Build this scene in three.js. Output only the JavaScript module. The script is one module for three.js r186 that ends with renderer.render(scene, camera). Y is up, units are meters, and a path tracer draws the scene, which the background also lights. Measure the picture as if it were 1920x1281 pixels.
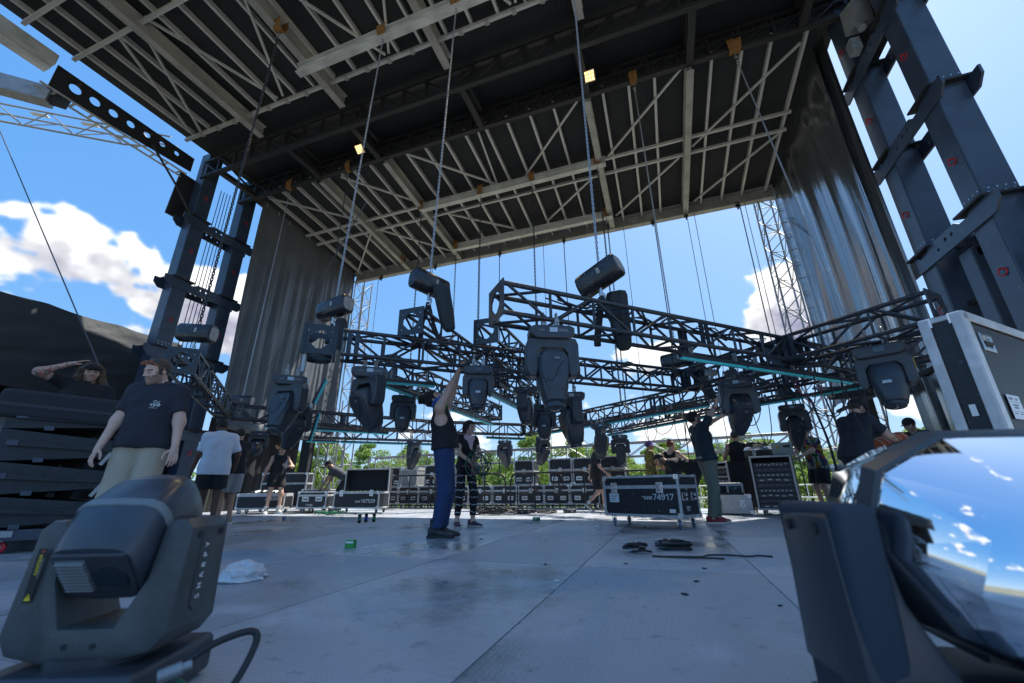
import * as THREE from 'three';
import { mergeGeometries, mergeVertices, toCreasedNormals } from 'three/addons/utils/BufferGeometryUtils.js';
import { RoundedBoxGeometry } from 'three/addons/geometries/RoundedBoxGeometry.js';
import { ImprovedNoise } from 'three/addons/math/ImprovedNoise.js';
import { RectAreaLightUniformsLib } from 'three/addons/lights/RectAreaLightUniformsLib.js';
RectAreaLightUniformsLib.init();

// ---------------------------------------------------------------- camera, renderer, sky, sun
const scene = new THREE.Scene();
const R = (d) => d * Math.PI / 180;
const camera = new THREE.PerspectiveCamera(79.14, 1024 / 683, 0.05, 900);
camera.position.set(0, 0.56, 0);
camera.rotation.order = 'YXZ';
camera.rotation.set(R(19.6), R(19.5), R(-0.6));
camera.focus = 6.5;
camera.userData.fStop = 2.0;
const renderer = new THREE.WebGLRenderer({ antialias: true });
renderer.setSize(1024, 683);
renderer.toneMapping = THREE.LinearToneMapping;
renderer.toneMappingExposure = 2.5;
renderer.outputColorSpace = THREE.SRGBColorSpace;
renderer.shadowMap.enabled = true;
renderer.shadowMap.type = THREE.PCFSoftShadowMap;

let seed = 12345;
const rnd = () => { seed = (seed * 1664525 + 1013904223) >>> 0; return seed / 4294967296; };
const rr = (a, b) => a + (b - a) * rnd();
const V = (x, y, z) => new THREE.Vector3(x, y, z);
const clamp = (x, a, b) => Math.max(a, Math.min(b, x));
const smooth = (a, b, x) => { const t = clamp((x - a) / (b - a), 0, 1); return t * t * (3 - 2 * t); };
const mix = (a, b, t) => a + (b - a) * t;
const IN = new ImprovedNoise();
const noise = (x, y, z) => IN.noise(x + 100.3, y + 57.7, z + 31.1);
function fbm(x, y, z, o) { let a = 0.5, s = 0, f = 1; for (let i = 0; i < o; i++) { s += a * noise(x * f, y * f, z * f); a *= 0.5; f *= 2.03; } return s; }

const SUN_EL = R(56), SUN_AZ = R(34);            // azimuth to the right of straight upstage (-z)
const sunDir = V(Math.sin(SUN_AZ) * Math.cos(SUN_EL), Math.sin(SUN_EL), -Math.cos(SUN_AZ) * Math.cos(SUN_EL));
const sun = new THREE.DirectionalLight(new THREE.Color(1.0, 0.955, 0.88), 3.6);
sun.position.copy(sunDir).multiplyScalar(60).add(V(-4, 0, -8));
sun.target.position.set(-4, 0, -8);
sun.castShadow = true; sun.shadow.mapSize.set(4096, 4096);
Object.assign(sun.shadow.camera, { left: -28, right: 28, top: 28, bottom: -28, near: 1, far: 140 });
sun.name = 'sun';
scene.add(sun, sun.target);

// sky: clear air with fair-weather cumulus, computed once as an equirectangular float texture
function makeSky() {
  const W = 2048, Hh = 1024, data = new Float32Array(W * Hh * 4);
  // the cumulus heaps seen from the stage: [azimuth right of -z, elevation, half width, half height, strength]
  const heaps = [[-63, 20.5, 13, 5.6, 0.75], [-72, 23, 8, 5, 0.45], [-52, 19, 6, 4.5, 0.5], [15.5, 24, 6.5, 7.5, 0.62], [18, 18.5, 4.6, 4, 0.45],
    [0, 16, 7, 3.4, 0.42], [-2, 10.5, 12, 2.4, 0.5], [-13, 6, 12, 3.0, 0.5], [7, 6.0, 10, 3.0, 0.55], [-30, 7, 10, 3, 0.4], [26, 6.5, 7, 3, 0.45], [38, 7, 9, 3, 0.4], [41, 29, 3, 3, 0.35],
    [-48, 11, 8, 3, 0.4], [60, 16, 10, 6, 0.5], [85, 24, 12, 8, 0.5], [120, 18, 14, 7, 0.55], [150, 30, 14, 8, 0.5], [180, 16, 16, 6, 0.55], [-150, 26, 14, 8, 0.5], [-120, 15, 14, 6, 0.5], [-98, 30, 9, 7, 0.45], [-90, 55, 12, 10, 0.45], [100, 58, 14, 9, 0.4], [170, 62, 14, 10, 0.4]];
  const cov = (az, el) => {
    let c = 0;
    for (const h of heaps) {
      let da = Math.abs(az - h[0]); if (da > 180) da = 360 - da;
      if (da > h[2] * 2.2) continue;
      const q = (da / h[2]) ** 2 + ((el - h[1]) / h[3]) ** 2;
      if (q < 5) c += h[4] * Math.exp(-q * 1.1);
    }
    return c;
  };
  const dens = (x, y, z, az, el) => {
    const w = noise(x * 5, y * 5, z * 5) * 0.05;
    const n = fbm(x * 7 + w, y * 11 + w, z * 7, 7);
    const b = 1 - Math.abs(noise(x * 22, y * 28, z * 22)) * 1.1, b2 = 1 - Math.abs(noise(x * 52 + 9, y * 64, z * 52)) * 1.1;
    return cov(az, el) + n * 0.95 + (b - 0.75) * 0.20 + (b2 - 0.75) * 0.10 - 0.45;
  };
  for (let j = 0; j < Hh; j++) {
    const el = ((j + 0.5) / Hh - 0.5) * Math.PI, ed = el * 180 / Math.PI, y = Math.sin(el), ce = Math.cos(el);
    for (let i = 0; i < W; i++) {
      const ph = ((i + 0.5) / W - 0.5) * 2 * Math.PI, x = Math.cos(ph) * ce, z = Math.sin(ph) * ce;
      const az = Math.atan2(x, -z) * 180 / Math.PI;
      const k = (j * W + i) * 4;
      const mu = x * sunDir.x + y * sunDir.y + z * sunDir.z;
      const e = Math.max(ed, 0);
      const hz = Math.exp(-e / 9), mid = Math.exp(-e / 30);
      let r = 0.022 + 0.060 * mid + 0.22 * hz, g = 0.135 + 0.125 * mid + 0.16 * hz, b = 0.40 + 0.11 * mid + 0.04 * hz;
      const gl = Math.exp(-(1 - mu) * 2.2) * 0.17 + Math.exp(-(1 - mu) * 9) * 0.2;
      r += gl * 0.85; g += gl * 0.80; b += gl * 0.62;
      if (ed > -1) {
        const d = dens(x, y, z, az, ed);
        const a = smooth(0.0, 0.13, d);
        if (a > 0) {
          const up = dens(x, y + 0.05, z, az, ed + 2.6), sd = dens(x + sunDir.x * 0.05, y + sunDir.y * 0.05, z + sunDir.z * 0.05, az, ed + 1.8);
          const thick = clamp((sd * 0.55 + up * 0.45) * 1.25, 0, 0.75);
          const lit = 0.60 - thick * 0.46 + 0.55 * clamp(d - sd, -0.12, 0.14) + 0.05 * noise(x * 70, y * 80, z * 70);
          const cr = lit * 1.0, cg = lit * 0.985, cb = lit * 0.965 + thick * 0.11;
          const f = a * mix(0.72, 1, smooth(0, 10, ed));
          r = mix(r, cr, f); g = mix(g, cg, f); b = mix(b, cb, f);
        }
      } else { const t = smooth(-1, -6, ed); r = mix(r, 0.16, t); g = mix(g, 0.20, t); b = mix(b, 0.10, t); }
      data[k] = r * 0.80; data[k + 1] = g * 0.82; data[k + 2] = b * 0.82; data[k + 3] = 1;
    }
  }
  const t = new THREE.DataTexture(data, W, Hh, THREE.RGBAFormat, THREE.FloatType);
  t.mapping = THREE.EquirectangularReflectionMapping; t.magFilter = t.minFilter = THREE.LinearFilter; t.colorSpace = THREE.LinearSRGBColorSpace; t.needsUpdate = true;
  return t;
}
const sky = makeSky();
scene.background = sky; scene.environment = sky;
scene.backgroundIntensity = 1.0; scene.environmentIntensity = 1.0;

// ---------------------------------------------------------------- scene bookkeeping
const used = {};
function numbered(n) { const k = used[n] || 0; used[n] = k + 1; return k ? `${n}_${String(k).padStart(3, '0')}` : n; }
function thing(name, label, category, pos = [0, 0, 0], turn = 0, group) {
  const o = new THREE.Group(); o.name = numbered(name); scene.add(o);
  o.position.set(...pos); o.rotation.y = turn; o.userData = { label, category };
  if (group) o.userData.group = group;
  return o;
}
function setShadow(m) { m.castShadow = true; m.receiveShadow = true; return m; }
function part(parent, name, geo, mat, label) {
  const m = setShadow(new THREE.Mesh(geo, mat)); m.name = name; parent.add(m);
  if (label) m.userData.label = label;
  return m;
}
function single(name, geo, mat, label, category, pos = [0, 0, 0], turn = 0, group) {
  const m = setShadow(new THREE.Mesh(geo, mat)); m.name = numbered(name); scene.add(m);
  m.position.set(...pos); m.rotation.y = turn; m.userData = { label, category };
  if (group) m.userData.group = group;
  return m;
}
function structure(name, geo, mat) {
  const m = geo ? setShadow(new THREE.Mesh(geo, mat)) : new THREE.Group();
  m.name = numbered(name); scene.add(m); m.userData.kind = 'structure'; return m;
}

// ---------------------------------------------------------------- geometry helpers
const M4 = () => new THREE.Matrix4();
function uvBox(g, s = 1) {                           // metric box-mapped texture coordinates
  const p = g.attributes.position, n = g.attributes.normal, uv = new Float32Array(p.count * 2);
  for (let i = 0; i < p.count; i++) {
    const ax = Math.abs(n.getX(i)), ay = Math.abs(n.getY(i)), az = Math.abs(n.getZ(i));
    let u, v;
    if (ay >= ax && ay >= az) { u = p.getX(i); v = p.getZ(i); } else if (ax >= az) { u = p.getZ(i); v = p.getY(i); } else { u = p.getX(i); v = p.getY(i); }
    uv[2 * i] = u * s; uv[2 * i + 1] = v * s;
  }
  g.setAttribute('uv', new THREE.BufferAttribute(uv, 2)); return g;
}
function fin(list) {                                  // merge a list of geometries, metric uv
  const gs = list.flat(9).map((g) => { const q = g.index ? g : g; if (q.attributes.uv === undefined) uvBox(q); if (!q.index) { const ix = []; for (let i = 0; i < q.attributes.position.count; i++) ix.push(i); q.setIndex(ix); } for (const k of Object.keys(q.attributes)) if (!['position', 'normal', 'uv'].includes(k)) q.deleteAttribute(k); return q; });
  return uvBox(gs.length > 1 ? mergeGeometries(gs) : gs[0]);
}
function box(w, h, d, x = 0, y = 0, z = 0, rx = 0, ry = 0, rz = 0) {
  const g = new THREE.BoxGeometry(w, h, d);
  if (rx || ry || rz) g.applyMatrix4(M4().makeRotationFromEuler(new THREE.Euler(rx, ry, rz)));
  return g.translate(x, y, z);
}
function rbox(w, h, d, r = 0.01, x = 0, y = 0, z = 0, rx = 0, ry = 0, rz = 0, seg = 2) {
  const g = new RoundedBoxGeometry(w, h, d, seg, Math.min(r, w / 2.01, h / 2.01, d / 2.01));
  if (rx || ry || rz) g.applyMatrix4(M4().makeRotationFromEuler(new THREE.Euler(rx, ry, rz)));
  return g.translate(x, y, z);
}
const YUP = V(0, 1, 0);
function tube(a, b, r, n = 8, r2 = r, open = false) {
  const A = a.isVector3 ? a : V(...a), B = b.isVector3 ? b : V(...b), d = B.clone().sub(A), L = d.length();
  const g = new THREE.CylinderGeometry(r2, r, L, n, 1, open);
  g.applyQuaternion(new THREE.Quaternion().setFromUnitVectors(YUP, d.normalize()));
  return g.translate((A.x + B.x) / 2, (A.y + B.y) / 2, (A.z + B.z) / 2);
}
function beam(a, b, w, h, roll = 0) {                 // rectangular bar from a to b, h measured along "up"
  const A = a.isVector3 ? a : V(...a), B = b.isVector3 ? b : V(...b), d = B.clone().sub(A), L = d.length(); d.normalize();
  let up = Math.abs(d.y) > 0.95 ? V(0, 0, 1) : V(0, 1, 0);
  const x = new THREE.Vector3().crossVectors(up, d).normalize(); up = new THREE.Vector3().crossVectors(d, x);
  if (roll) { x.applyAxisAngle(d, roll); up.applyAxisAngle(d, roll); }
  const g = new THREE.BoxGeometry(w, h, L);
  g.applyMatrix4(M4().makeBasis(x, up, d)); return g.translate((A.x + B.x) / 2, (A.y + B.y) / 2, (A.z + B.z) / 2);
}
function curveTube(pts, r, seg = 24, n = 6, closed = false) {
  const c = new THREE.CatmullRomCurve3(pts.map((p) => (p.isVector3 ? p : V(...p))), closed, 'catmullrom', 0.5);
  return new THREE.TubeGeometry(c, seg, r, n, closed);
}
function lathe(profile, n = 24) { return new THREE.LatheGeometry(profile.map((p) => new THREE.Vector2(p[0], p[1])), n); }
function extrude(pts, depth, bevel = 0, holes = [], seg = 6) {
  const s = new THREE.Shape(pts.map((p) => new THREE.Vector2(p[0], p[1])));
  for (const h of holes) { const q = new THREE.Path(); if (h.length === 3) q.absarc(h[0], h[1], h[2], 0, Math.PI * 2, true); else q.setFromPoints(h.map((p) => new THREE.Vector2(p[0], p[1]))); s.holes.push(q); }
  return new THREE.ExtrudeGeometry(s, { depth, bevelEnabled: bevel > 0, bevelThickness: bevel, bevelSize: bevel, bevelSegments: 2, curveSegments: seg });
}
// loft of super-elliptic sections along z: [z, cx, cy, halfW, halfH, exponent]
function loft(secs, n = 28, smoothN = true) {
  const pos = [], idx = [];
  secs.forEach(([z, cx, cy, w, h, e = 3]) => {
    for (let i = 0; i < n; i++) {
      const t = (i / n) * Math.PI * 2, c = Math.cos(t), s = Math.sin(t);
      pos.push(cx + w * Math.sign(c) * Math.abs(c) ** (2 / e), cy + h * Math.sign(s) * Math.abs(s) ** (2 / e), z);
    }
  });
  for (let k = 0; k < secs.length - 1; k++) for (let i = 0; i < n; i++) { const a = k * n + i, b = k * n + (i + 1) % n; idx.push(a, b, a + n, b, b + n, a + n); }
  const c0 = pos.length / 3; pos.push(secs[0][1], secs[0][2], secs[0][0]); const L = secs.length - 1; pos.push(secs[L][1], secs[L][2], secs[L][0]);
  for (let i = 0; i < n; i++) { idx.push(c0, (i + 1) % n, i); idx.push(c0 + 1, L * n + i, L * n + (i + 1) % n); }
  let g = new THREE.BufferGeometry(); g.setAttribute('position', new THREE.Float32BufferAttribute(pos, 3)); g.setIndex(idx);
  if (secs[0][0] > secs[L][0]) { for (let i = 0; i < idx.length; i += 3) { const t = idx[i]; idx[i] = idx[i + 1]; idx[i + 1] = t; } g.setIndex(idx); }
  g.computeVertexNormals(); g = toCreasedNormals(g, 0.7); return uvBox(g);
}
const unitCyl = new THREE.CylinderGeometry(1, 1, 1, 8, 1, false);
const unitCyl12 = new THREE.CylinderGeometry(1, 1, 1, 12, 1, false);
const unitBox = new THREE.BoxGeometry(1, 1, 1);
function rod(parent, name, a, b, r, mat, geo = unitCyl) {         // shared-geometry tube as a mesh of its own
  const m = part(parent, name, geo, mat); const d = b.clone().sub(a), L = d.length();
  m.position.copy(a).add(b).multiplyScalar(0.5); m.quaternion.setFromUnitVectors(YUP, d.normalize()); m.scale.set(r, L, r); return m;
}
function bar(parent, name, a, b, w, h, mat) {                     // shared-geometry bar as a mesh of its own
  const m = part(parent, name, unitBox, mat); const d = b.clone().sub(a), L = d.length(); d.normalize();
  const up = Math.abs(d.y) > 0.95 ? V(0, 0, 1) : V(0, 1, 0); const x = new THREE.Vector3().crossVectors(up, d).normalize(); const u = new THREE.Vector3().crossVectors(d, x);
  m.quaternion.setFromRotationMatrix(M4().makeBasis(x, u, d)); m.position.copy(a).add(b).multiplyScalar(0.5); m.scale.set(w, h, L); return m;
}
function xf(g, pos = [0, 0, 0], rot = [0, 0, 0], s = 1) { const m = M4().compose(V(...pos), new THREE.Quaternion().setFromEuler(new THREE.Euler(...rot)), typeof s === 'number' ? V(s, s, s) : V(...s)); const q = g.clone(); q.applyMatrix4(m); return q; }

// ---------------------------------------------------------------- procedural textures and materials
function lattice(n, s) { let q = s >>> 0; const a = new Float32Array(n * n); for (let i = 0; i < n * n; i++) { q = (q * 1664525 + 1013904223) >>> 0; a[i] = q / 4294967296; } return a; }
function tileNoise(size, oct, base, s, gain = 0.55) {             // tileable value-noise fbm in 0..1
  const out = new Float32Array(size * size); let amp = 1, tot = 0, f = base;
  for (let o = 0; o < oct && f <= size; o++) {
    const L = lattice(f, s + o * 77);
    for (let y = 0; y < size; y++) for (let x = 0; x < size; x++) {
      const u = x / size * f, v = y / size * f, i = Math.floor(u), j = Math.floor(v); let a = u - i, b = v - j; a = a * a * (3 - 2 * a); b = b * b * (3 - 2 * b);
      const i1 = (i + 1) % f, j1 = (j + 1) % f;
      out[y * size + x] += amp * mix(mix(L[j * f + i], L[j * f + i1], a), mix(L[j1 * f + i], L[j1 * f + i1], a), b);
    }
    tot += amp; amp *= gain; f *= 2;
  }
  for (let i = 0; i < out.length; i++) out[i] /= tot; return out;
}
function texture(size, fn, srgb, repeat = 1) {
  const d = new Uint8Array(size * size * 4);
  for (let y = 0; y < size; y++) for (let x = 0; x < size; x++) { const c = fn(x, y, y * size + x), k = (y * size + x) * 4; for (let q = 0; q < 3; q++) d[k + q] = clamp(Math.round(c[q] * 255), 0, 255); d[k + 3] = c.length > 3 ? clamp(Math.round(c[3] * 255), 0, 255) : 255; }
  const t = new THREE.DataTexture(d, size, size); t.wrapS = t.wrapT = THREE.RepeatWrapping; t.magFilter = THREE.LinearFilter; t.minFilter = THREE.LinearMipmapLinearFilter; t.generateMipmaps = true;
  if (srgb) t.colorSpace = THREE.SRGBColorSpace; t.repeat.set(repeat, repeat); t.needsUpdate = true; return t;
}
const lin = (v) => (v <= 0.0031308 ? v * 12.92 : 1.055 * v ** (1 / 2.4) - 0.055);
const nA = tileNoise(512, 7, 4, 11), nB = tileNoise(512, 7, 8, 53, 0.62), nC = tileNoise(512, 4, 64, 91, 0.7), nD = tileNoise(512, 5, 2, 7);
const texGrunge = texture(512, (x, y, i) => { const v = 0.62 + 0.5 * (nA[i] - 0.5) + 0.35 * (nB[i] - 0.5); return [v, v, v]; }, false);
const texFine = texture(512, (x, y, i) => { const v = 0.5 + 0.7 * (nC[i] - 0.5) + 0.35 * (nB[i] - 0.5); return [v, v, v]; }, false);
function scuffMap(s, amount, base, hi, chips = 1) {               // paint colour with scratches and chips of its own outline
  const n1 = tileNoise(512, 6, 6, s), n2 = tileNoise(512, 5, 24, s + 5);
  const sc = new Float32Array(512 * 512); let q = s;
  const rn = () => { q = (q * 1664525 + 1013904223) >>> 0; return q / 4294967296; };
  for (let k = 0; k < amount; k++) {
    let x = rn() * 512, y = rn() * 512; const a = rn() * 6.283, L = 8 + rn() * rn() * 110, st = 0.25 + rn() * 0.75;
    for (let t = 0; t < L; t++) { x += Math.cos(a + Math.sin(t * 0.05) * 0.1); y += Math.sin(a); sc[((Math.floor(y) + 5120) % 512) * 512 + (Math.floor(x) + 5120) % 512] += st; }
  }
  return texture(512, (x, y, i) => {
    const m = 0.82 + 0.5 * (n1[i] - 0.5), c = chips && n2[i] > 0.72 ? (n2[i] - 0.72) * 9 * chips : 0, w = clamp(sc[i] * 0.55 + c, 0, 1);
    return [0, 1, 2].map((k) => lin(mix(base[k] * m, hi[k], w)));
  }, true);
}
const mat = (o) => { const q = { ...o }; if (Array.isArray(q.color)) q.color = new THREE.Color().setRGB(...q.color); const phys = ['clearcoat', 'sheen', 'transmission', 'anisotropy', 'specularIntensity', 'ior'].some((k) => k in q); return phys ? new THREE.MeshPhysicalMaterial(q) : new THREE.MeshStandardMaterial(q); };
function tile(t, r, r2 = r) { const c = t.clone(); c.repeat.set(r, r2); c.needsUpdate = true; return c; }
const M = {};
M.trussBlack = mat({ map: scuffMap(3, 130, [0.030, 0.035, 0.044], [0.26, 0.27, 0.28], 0.4), roughness: 0.25, roughnessMap: null, metalness: 0.0 });
M.steelBlack = mat({ map: tile(scuffMap(8, 60, [0.048, 0.068, 0.105], [0.17, 0.165, 0.16], 0.5), 0.5), roughness: 0.33, bumpMap: tile(texFine, 2), bumpScale: 0.0006 });
M.roofSteel = mat({ map: tile(scuffMap(21, 90, [0.020, 0.020, 0.023], [0.13, 0.10, 0.08], 1.0), 0.6), roughness: 0.6 });
M.alu = mat({ map: tile(scuffMap(31, 120, [0.66, 0.65, 0.61], [0.40, 0.38, 0.35], 0.8), 0.7), roughness: 0.5, metalness: 0.25 });
M.aluDull = mat({ map: tile(scuffMap(33, 160, [0.46, 0.44, 0.40], [0.26, 0.24, 0.21], 1.2), 0.6), roughness: 0.55, metalness: 0.3 });
M.galv = mat({ map: tile(scuffMap(35, 100, [0.40, 0.41, 0.42], [0.24, 0.24, 0.24], 0.8), 1.5), roughness: 0.45, metalness: 0.5 });
M.roofSkin = mat({ color: [0.017, 0.017, 0.019], roughness: 0.8, bumpMap: tile(texGrunge, 0.4), bumpScale: 0.01 });
M.chain = mat({ color: [0.46, 0.47, 0.49], roughness: 0.34, metalness: 0.8 });
M.chainDark = mat({ color: [0.07, 0.07, 0.075], roughness: 0.45, metalness: 0.8 });
M.cable = mat({ color: [0.018, 0.018, 0.02], roughness: 0.55 });
M.steelRope = mat({ color: [0.10, 0.10, 0.11], roughness: 0.5, metalness: 0.6 });
M.zinc = mat({ color: [0.55, 0.57, 0.60], roughness: 0.38, metalness: 0.85, roughnessMap: tile(texGrunge, 3) });
M.red = mat({ color: [0.55, 0.02, 0.025], roughness: 0.45 });
M.white = mat({ color: [0.75, 0.75, 0.73], roughness: 0.6 });
M.burlap = mat({ map: texture(256, (x, y, i) => { const w = ((x >> 1) % 4 < 2) !== ((y >> 1) % 4 < 2) ? 1 : 0.78, v = w * (0.75 + 0.5 * nA[(y * 2) * 512 + x * 2]); return [0.60 * v, 0.42 * v, 0.22 * v]; }, true, 4), roughness: 0.95 });
M.plastic = mat({ map: tile(scuffMap(41, 40, [0.046, 0.053, 0.064], [0.14, 0.145, 0.15], 0.25), 2), roughness: 0.34, bumpMap: tile(texFine, 6), bumpScale: 0.0004 });
M.plasticGrey = mat({ map: tile(scuffMap(43, 70, [0.075, 0.082, 0.082], [0.17, 0.18, 0.18], 0.35), 3), roughness: 0.42, bumpMap: tile(texFine, 8), bumpScale: 0.0003 });
M.lens = mat({ color: [0.02, 0.025, 0.03], roughness: 0.06, clearcoat: 1, clearcoatRoughness: 0.03 });
M.fabricBlack = mat({ color: [0.026, 0.028, 0.033], roughness: 0.9, bumpMap: tile(texFine, 8), bumpScale: 0.001 });
M.teal = mat({ map: texture(64, (x, y) => { const d = Math.hypot(x - 32, y - 32); return d < 20 ? [0.55, 0.97, 0.97] : [0.22, 0.82, 0.84]; }, true, 28), roughness: 0.3 });
M.caseBlack = mat({ map: tile(scuffMap(51, 110, [0.018, 0.021, 0.027], [0.10, 0.10, 0.11], 0.5), 1), roughness: 0.5, bumpMap: tile(texFine, 4), bumpScale: 0.0008 });
M.caseAlu = mat({ map: tile(scuffMap(53, 170, [0.64, 0.65, 0.66], [0.34, 0.34, 0.35], 1), 2), roughness: 0.40, metalness: 0.25 });
M.rubber = mat({ color: [0.03, 0.03, 0.032], roughness: 0.8 });
M.wheelGrey = mat({ color: [0.16, 0.19, 0.23], roughness: 0.5 });
const vinyl = (base, rough, bump) => mat({ ior: 1.5, map: tile(texture(512, (x, y, i) => { const v = base + 0.09 * (nA[i] - 0.5) + 0.05 * (nD[i] - 0.5); return [v * 0.97, v, v * 1.04]; }, true), 0.35), roughness: rough, bumpMap: tile(texGrunge, 0.9), bumpScale: bump });
M.curtain = vinyl(0.36, 0.42, 0.02);
M.curtainGloss = new THREE.MeshPhysicalMaterial().copy(vinyl(0.25, 0.22, 0.010)); Object.assign(M.curtainGloss, { roughness: 0.22, ior: 1.65, clearcoat: 1, clearcoatRoughness: 0.22 });
// ================================================================ THE PLACE: ground, deck, roof, towers
// ground: one sheet to the horizon
{
  const g = new THREE.PlaneGeometry(1600, 1600, 1, 1); g.rotateX(-Math.PI / 2); uvBox(g, 0.25);
  const m = mat({ map: texture(512, (x, y, i) => { const a = nA[i], b = nC[i]; const v = 0.7 + 0.6 * (a - 0.5) + 0.5 * (b - 0.5); return a > 0.45 ? [0.76 * v, 0.73 * v, 0.66 * v] : [0.56 * v, 0.56 * v, 0.38 * v]; }, true), roughness: 0.95 });
  const o = structure('ground', g, m); o.position.y = -1.6;
}
// deck: sheets of 1.22 x 2.44 m laid tight on a dark base
{
  const deck = structure('stage_floor');
  part(deck, 'deck_base', uvBox(new THREE.BoxGeometry(20.6, 1.5, 18.4)), M.fabricBlack).position.set(-4.1, -0.80, -5.3);
  const size = 1024, a = tileNoise(size, 8, 3, 201, 0.6), b = tileNoise(size, 6, 48, 203, 0.6), c = tileNoise(size, 5, 10, 207, 0.5);
  const scr = new Float32Array(size * size); let q = 99; const rn = () => { q = (q * 1664525 + 1013904223) >>> 0; return q / 4294967296; };
  for (let k = 0; k < 420; k++) { let x = rn() * size, y = rn() * size, an = rn() * 6.28; const L = 10 + rn() * rn() * 260, st = 0.3 + rn() * 0.7, cu = (rn() - 0.5) * 0.02; for (let t = 0; t < L; t++) { an += cu; x += Math.cos(an); y += Math.sin(an); scr[((Math.floor(y) + 9 * size) % size) * size + (Math.floor(x) + 9 * size) % size] += st; } }
  const col = texture(size, (x, y, i) => {
    let v = 0.40 + 0.20 * (a[i] - 0.5) + 0.035 * (b[i] - 0.5);
    if (c[i] > 0.60) v += (c[i] - 0.60) * 0.45;                // dusty pale spills
    if (a[i] < 0.44) v -= (0.44 - a[i]) * 0.9; if (b[i] > 0.66) v -= (b[i] - 0.66) * 0.8;
    v += scr[i] * 0.022; v = Math.max(v, 0.04);
    return [lin(v * 0.94), lin(v * 1.0), lin(v * 1.08)];
  }, true);
  const rough = texture(size, (x, y, i) => { const v = 0.44 + 0.9 * (a[i] - 0.5) + 0.25 * (b[i] - 0.5) + (c[i] > 0.60 ? (c[i] - 0.6) * 1.2 : 0); return [v, v, v]; }, false);
  const bumpPly = texture(size, (x, y, i) => { const v = 0.5 + 0.6 * (b[i] - 0.5) + 0.6 * (a[i] - 0.5) - scr[i] * 0.06; return [v, v, v]; }, false);
  const dots = texture(512, (x, y, i) => { const px = (x % 16) - 8, py = (y % 16) - 8; const d = smooth(6.5, 3.5, Math.hypot(px, py)); const v = 0.25 + 0.6 * d + 0.2 * (nC[i] - 0.5); return [v, v, v]; }, false);
  const t1 = (t) => tile(t, 0.33), dm = tile(dots, 1.35);
  const tone = (k) => ({ color: new THREE.Color(k, k, k) });
  const plies = [0.80, 0.92, 1.0].map((k) => mat({ ...tone(k), map: t1(col), roughness: 0.80, roughnessMap: t1(rough), bumpMap: t1(bumpPly), bumpScale: 0.004 })), mats = [0.82, 0.95].map((k) => mat({ ...tone(k), map: t1(col), roughness: 0.82, roughnessMap: t1(rough), bumpMap: dm, bumpScale: 0.003 }));
  const gv = []; for (let k = 0; k < 8; k++) { const g = new THREE.BoxGeometry(1.213, 0.04, 2.433); uvBox(g); const uv = g.attributes.uv, ox = rnd() * 3, oy = rnd() * 3, fl = rnd() > 0.5; for (let i = 0; i < uv.count; i++) { const u = uv.getX(i), v = uv.getY(i); uv.setXY(i, (fl ? -u : u) + ox, v + oy); } gv.push(g); }
  for (let ix = 0; ix < 16; ix++) for (let iz = 0; iz < 7; iz++) {
    const x = -12.9 + ix * 1.22 + 0.61, z = 2.6 - iz * 2.44;         // sheet centres; cross joints at 1.38, -1.06, -3.50, -5.94 ...
    const p = part(deck, 'deck_panel', gv[Math.floor(rnd() * 8)], z > -3.4 ? mats[(ix * 5 + iz * 3) % 2] : plies[(ix * 7 + iz * 5 + (ix * iz) % 3) % 3]);
    p.position.set(x, -0.02 - rnd() * 0.0014, z); p.rotation.set(rr(-1, 1) * 0.0006, rnd() > 0.5 ? Math.PI : 0, rr(-1, 1) * 0.0006);
  }
}
const rect = (a, b, c, d) => ({ a, b, c, d });
const upY = (z) => 10.21 - 0.095 * (-z - 8.13);                      // underside of the upstage rafters
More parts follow.
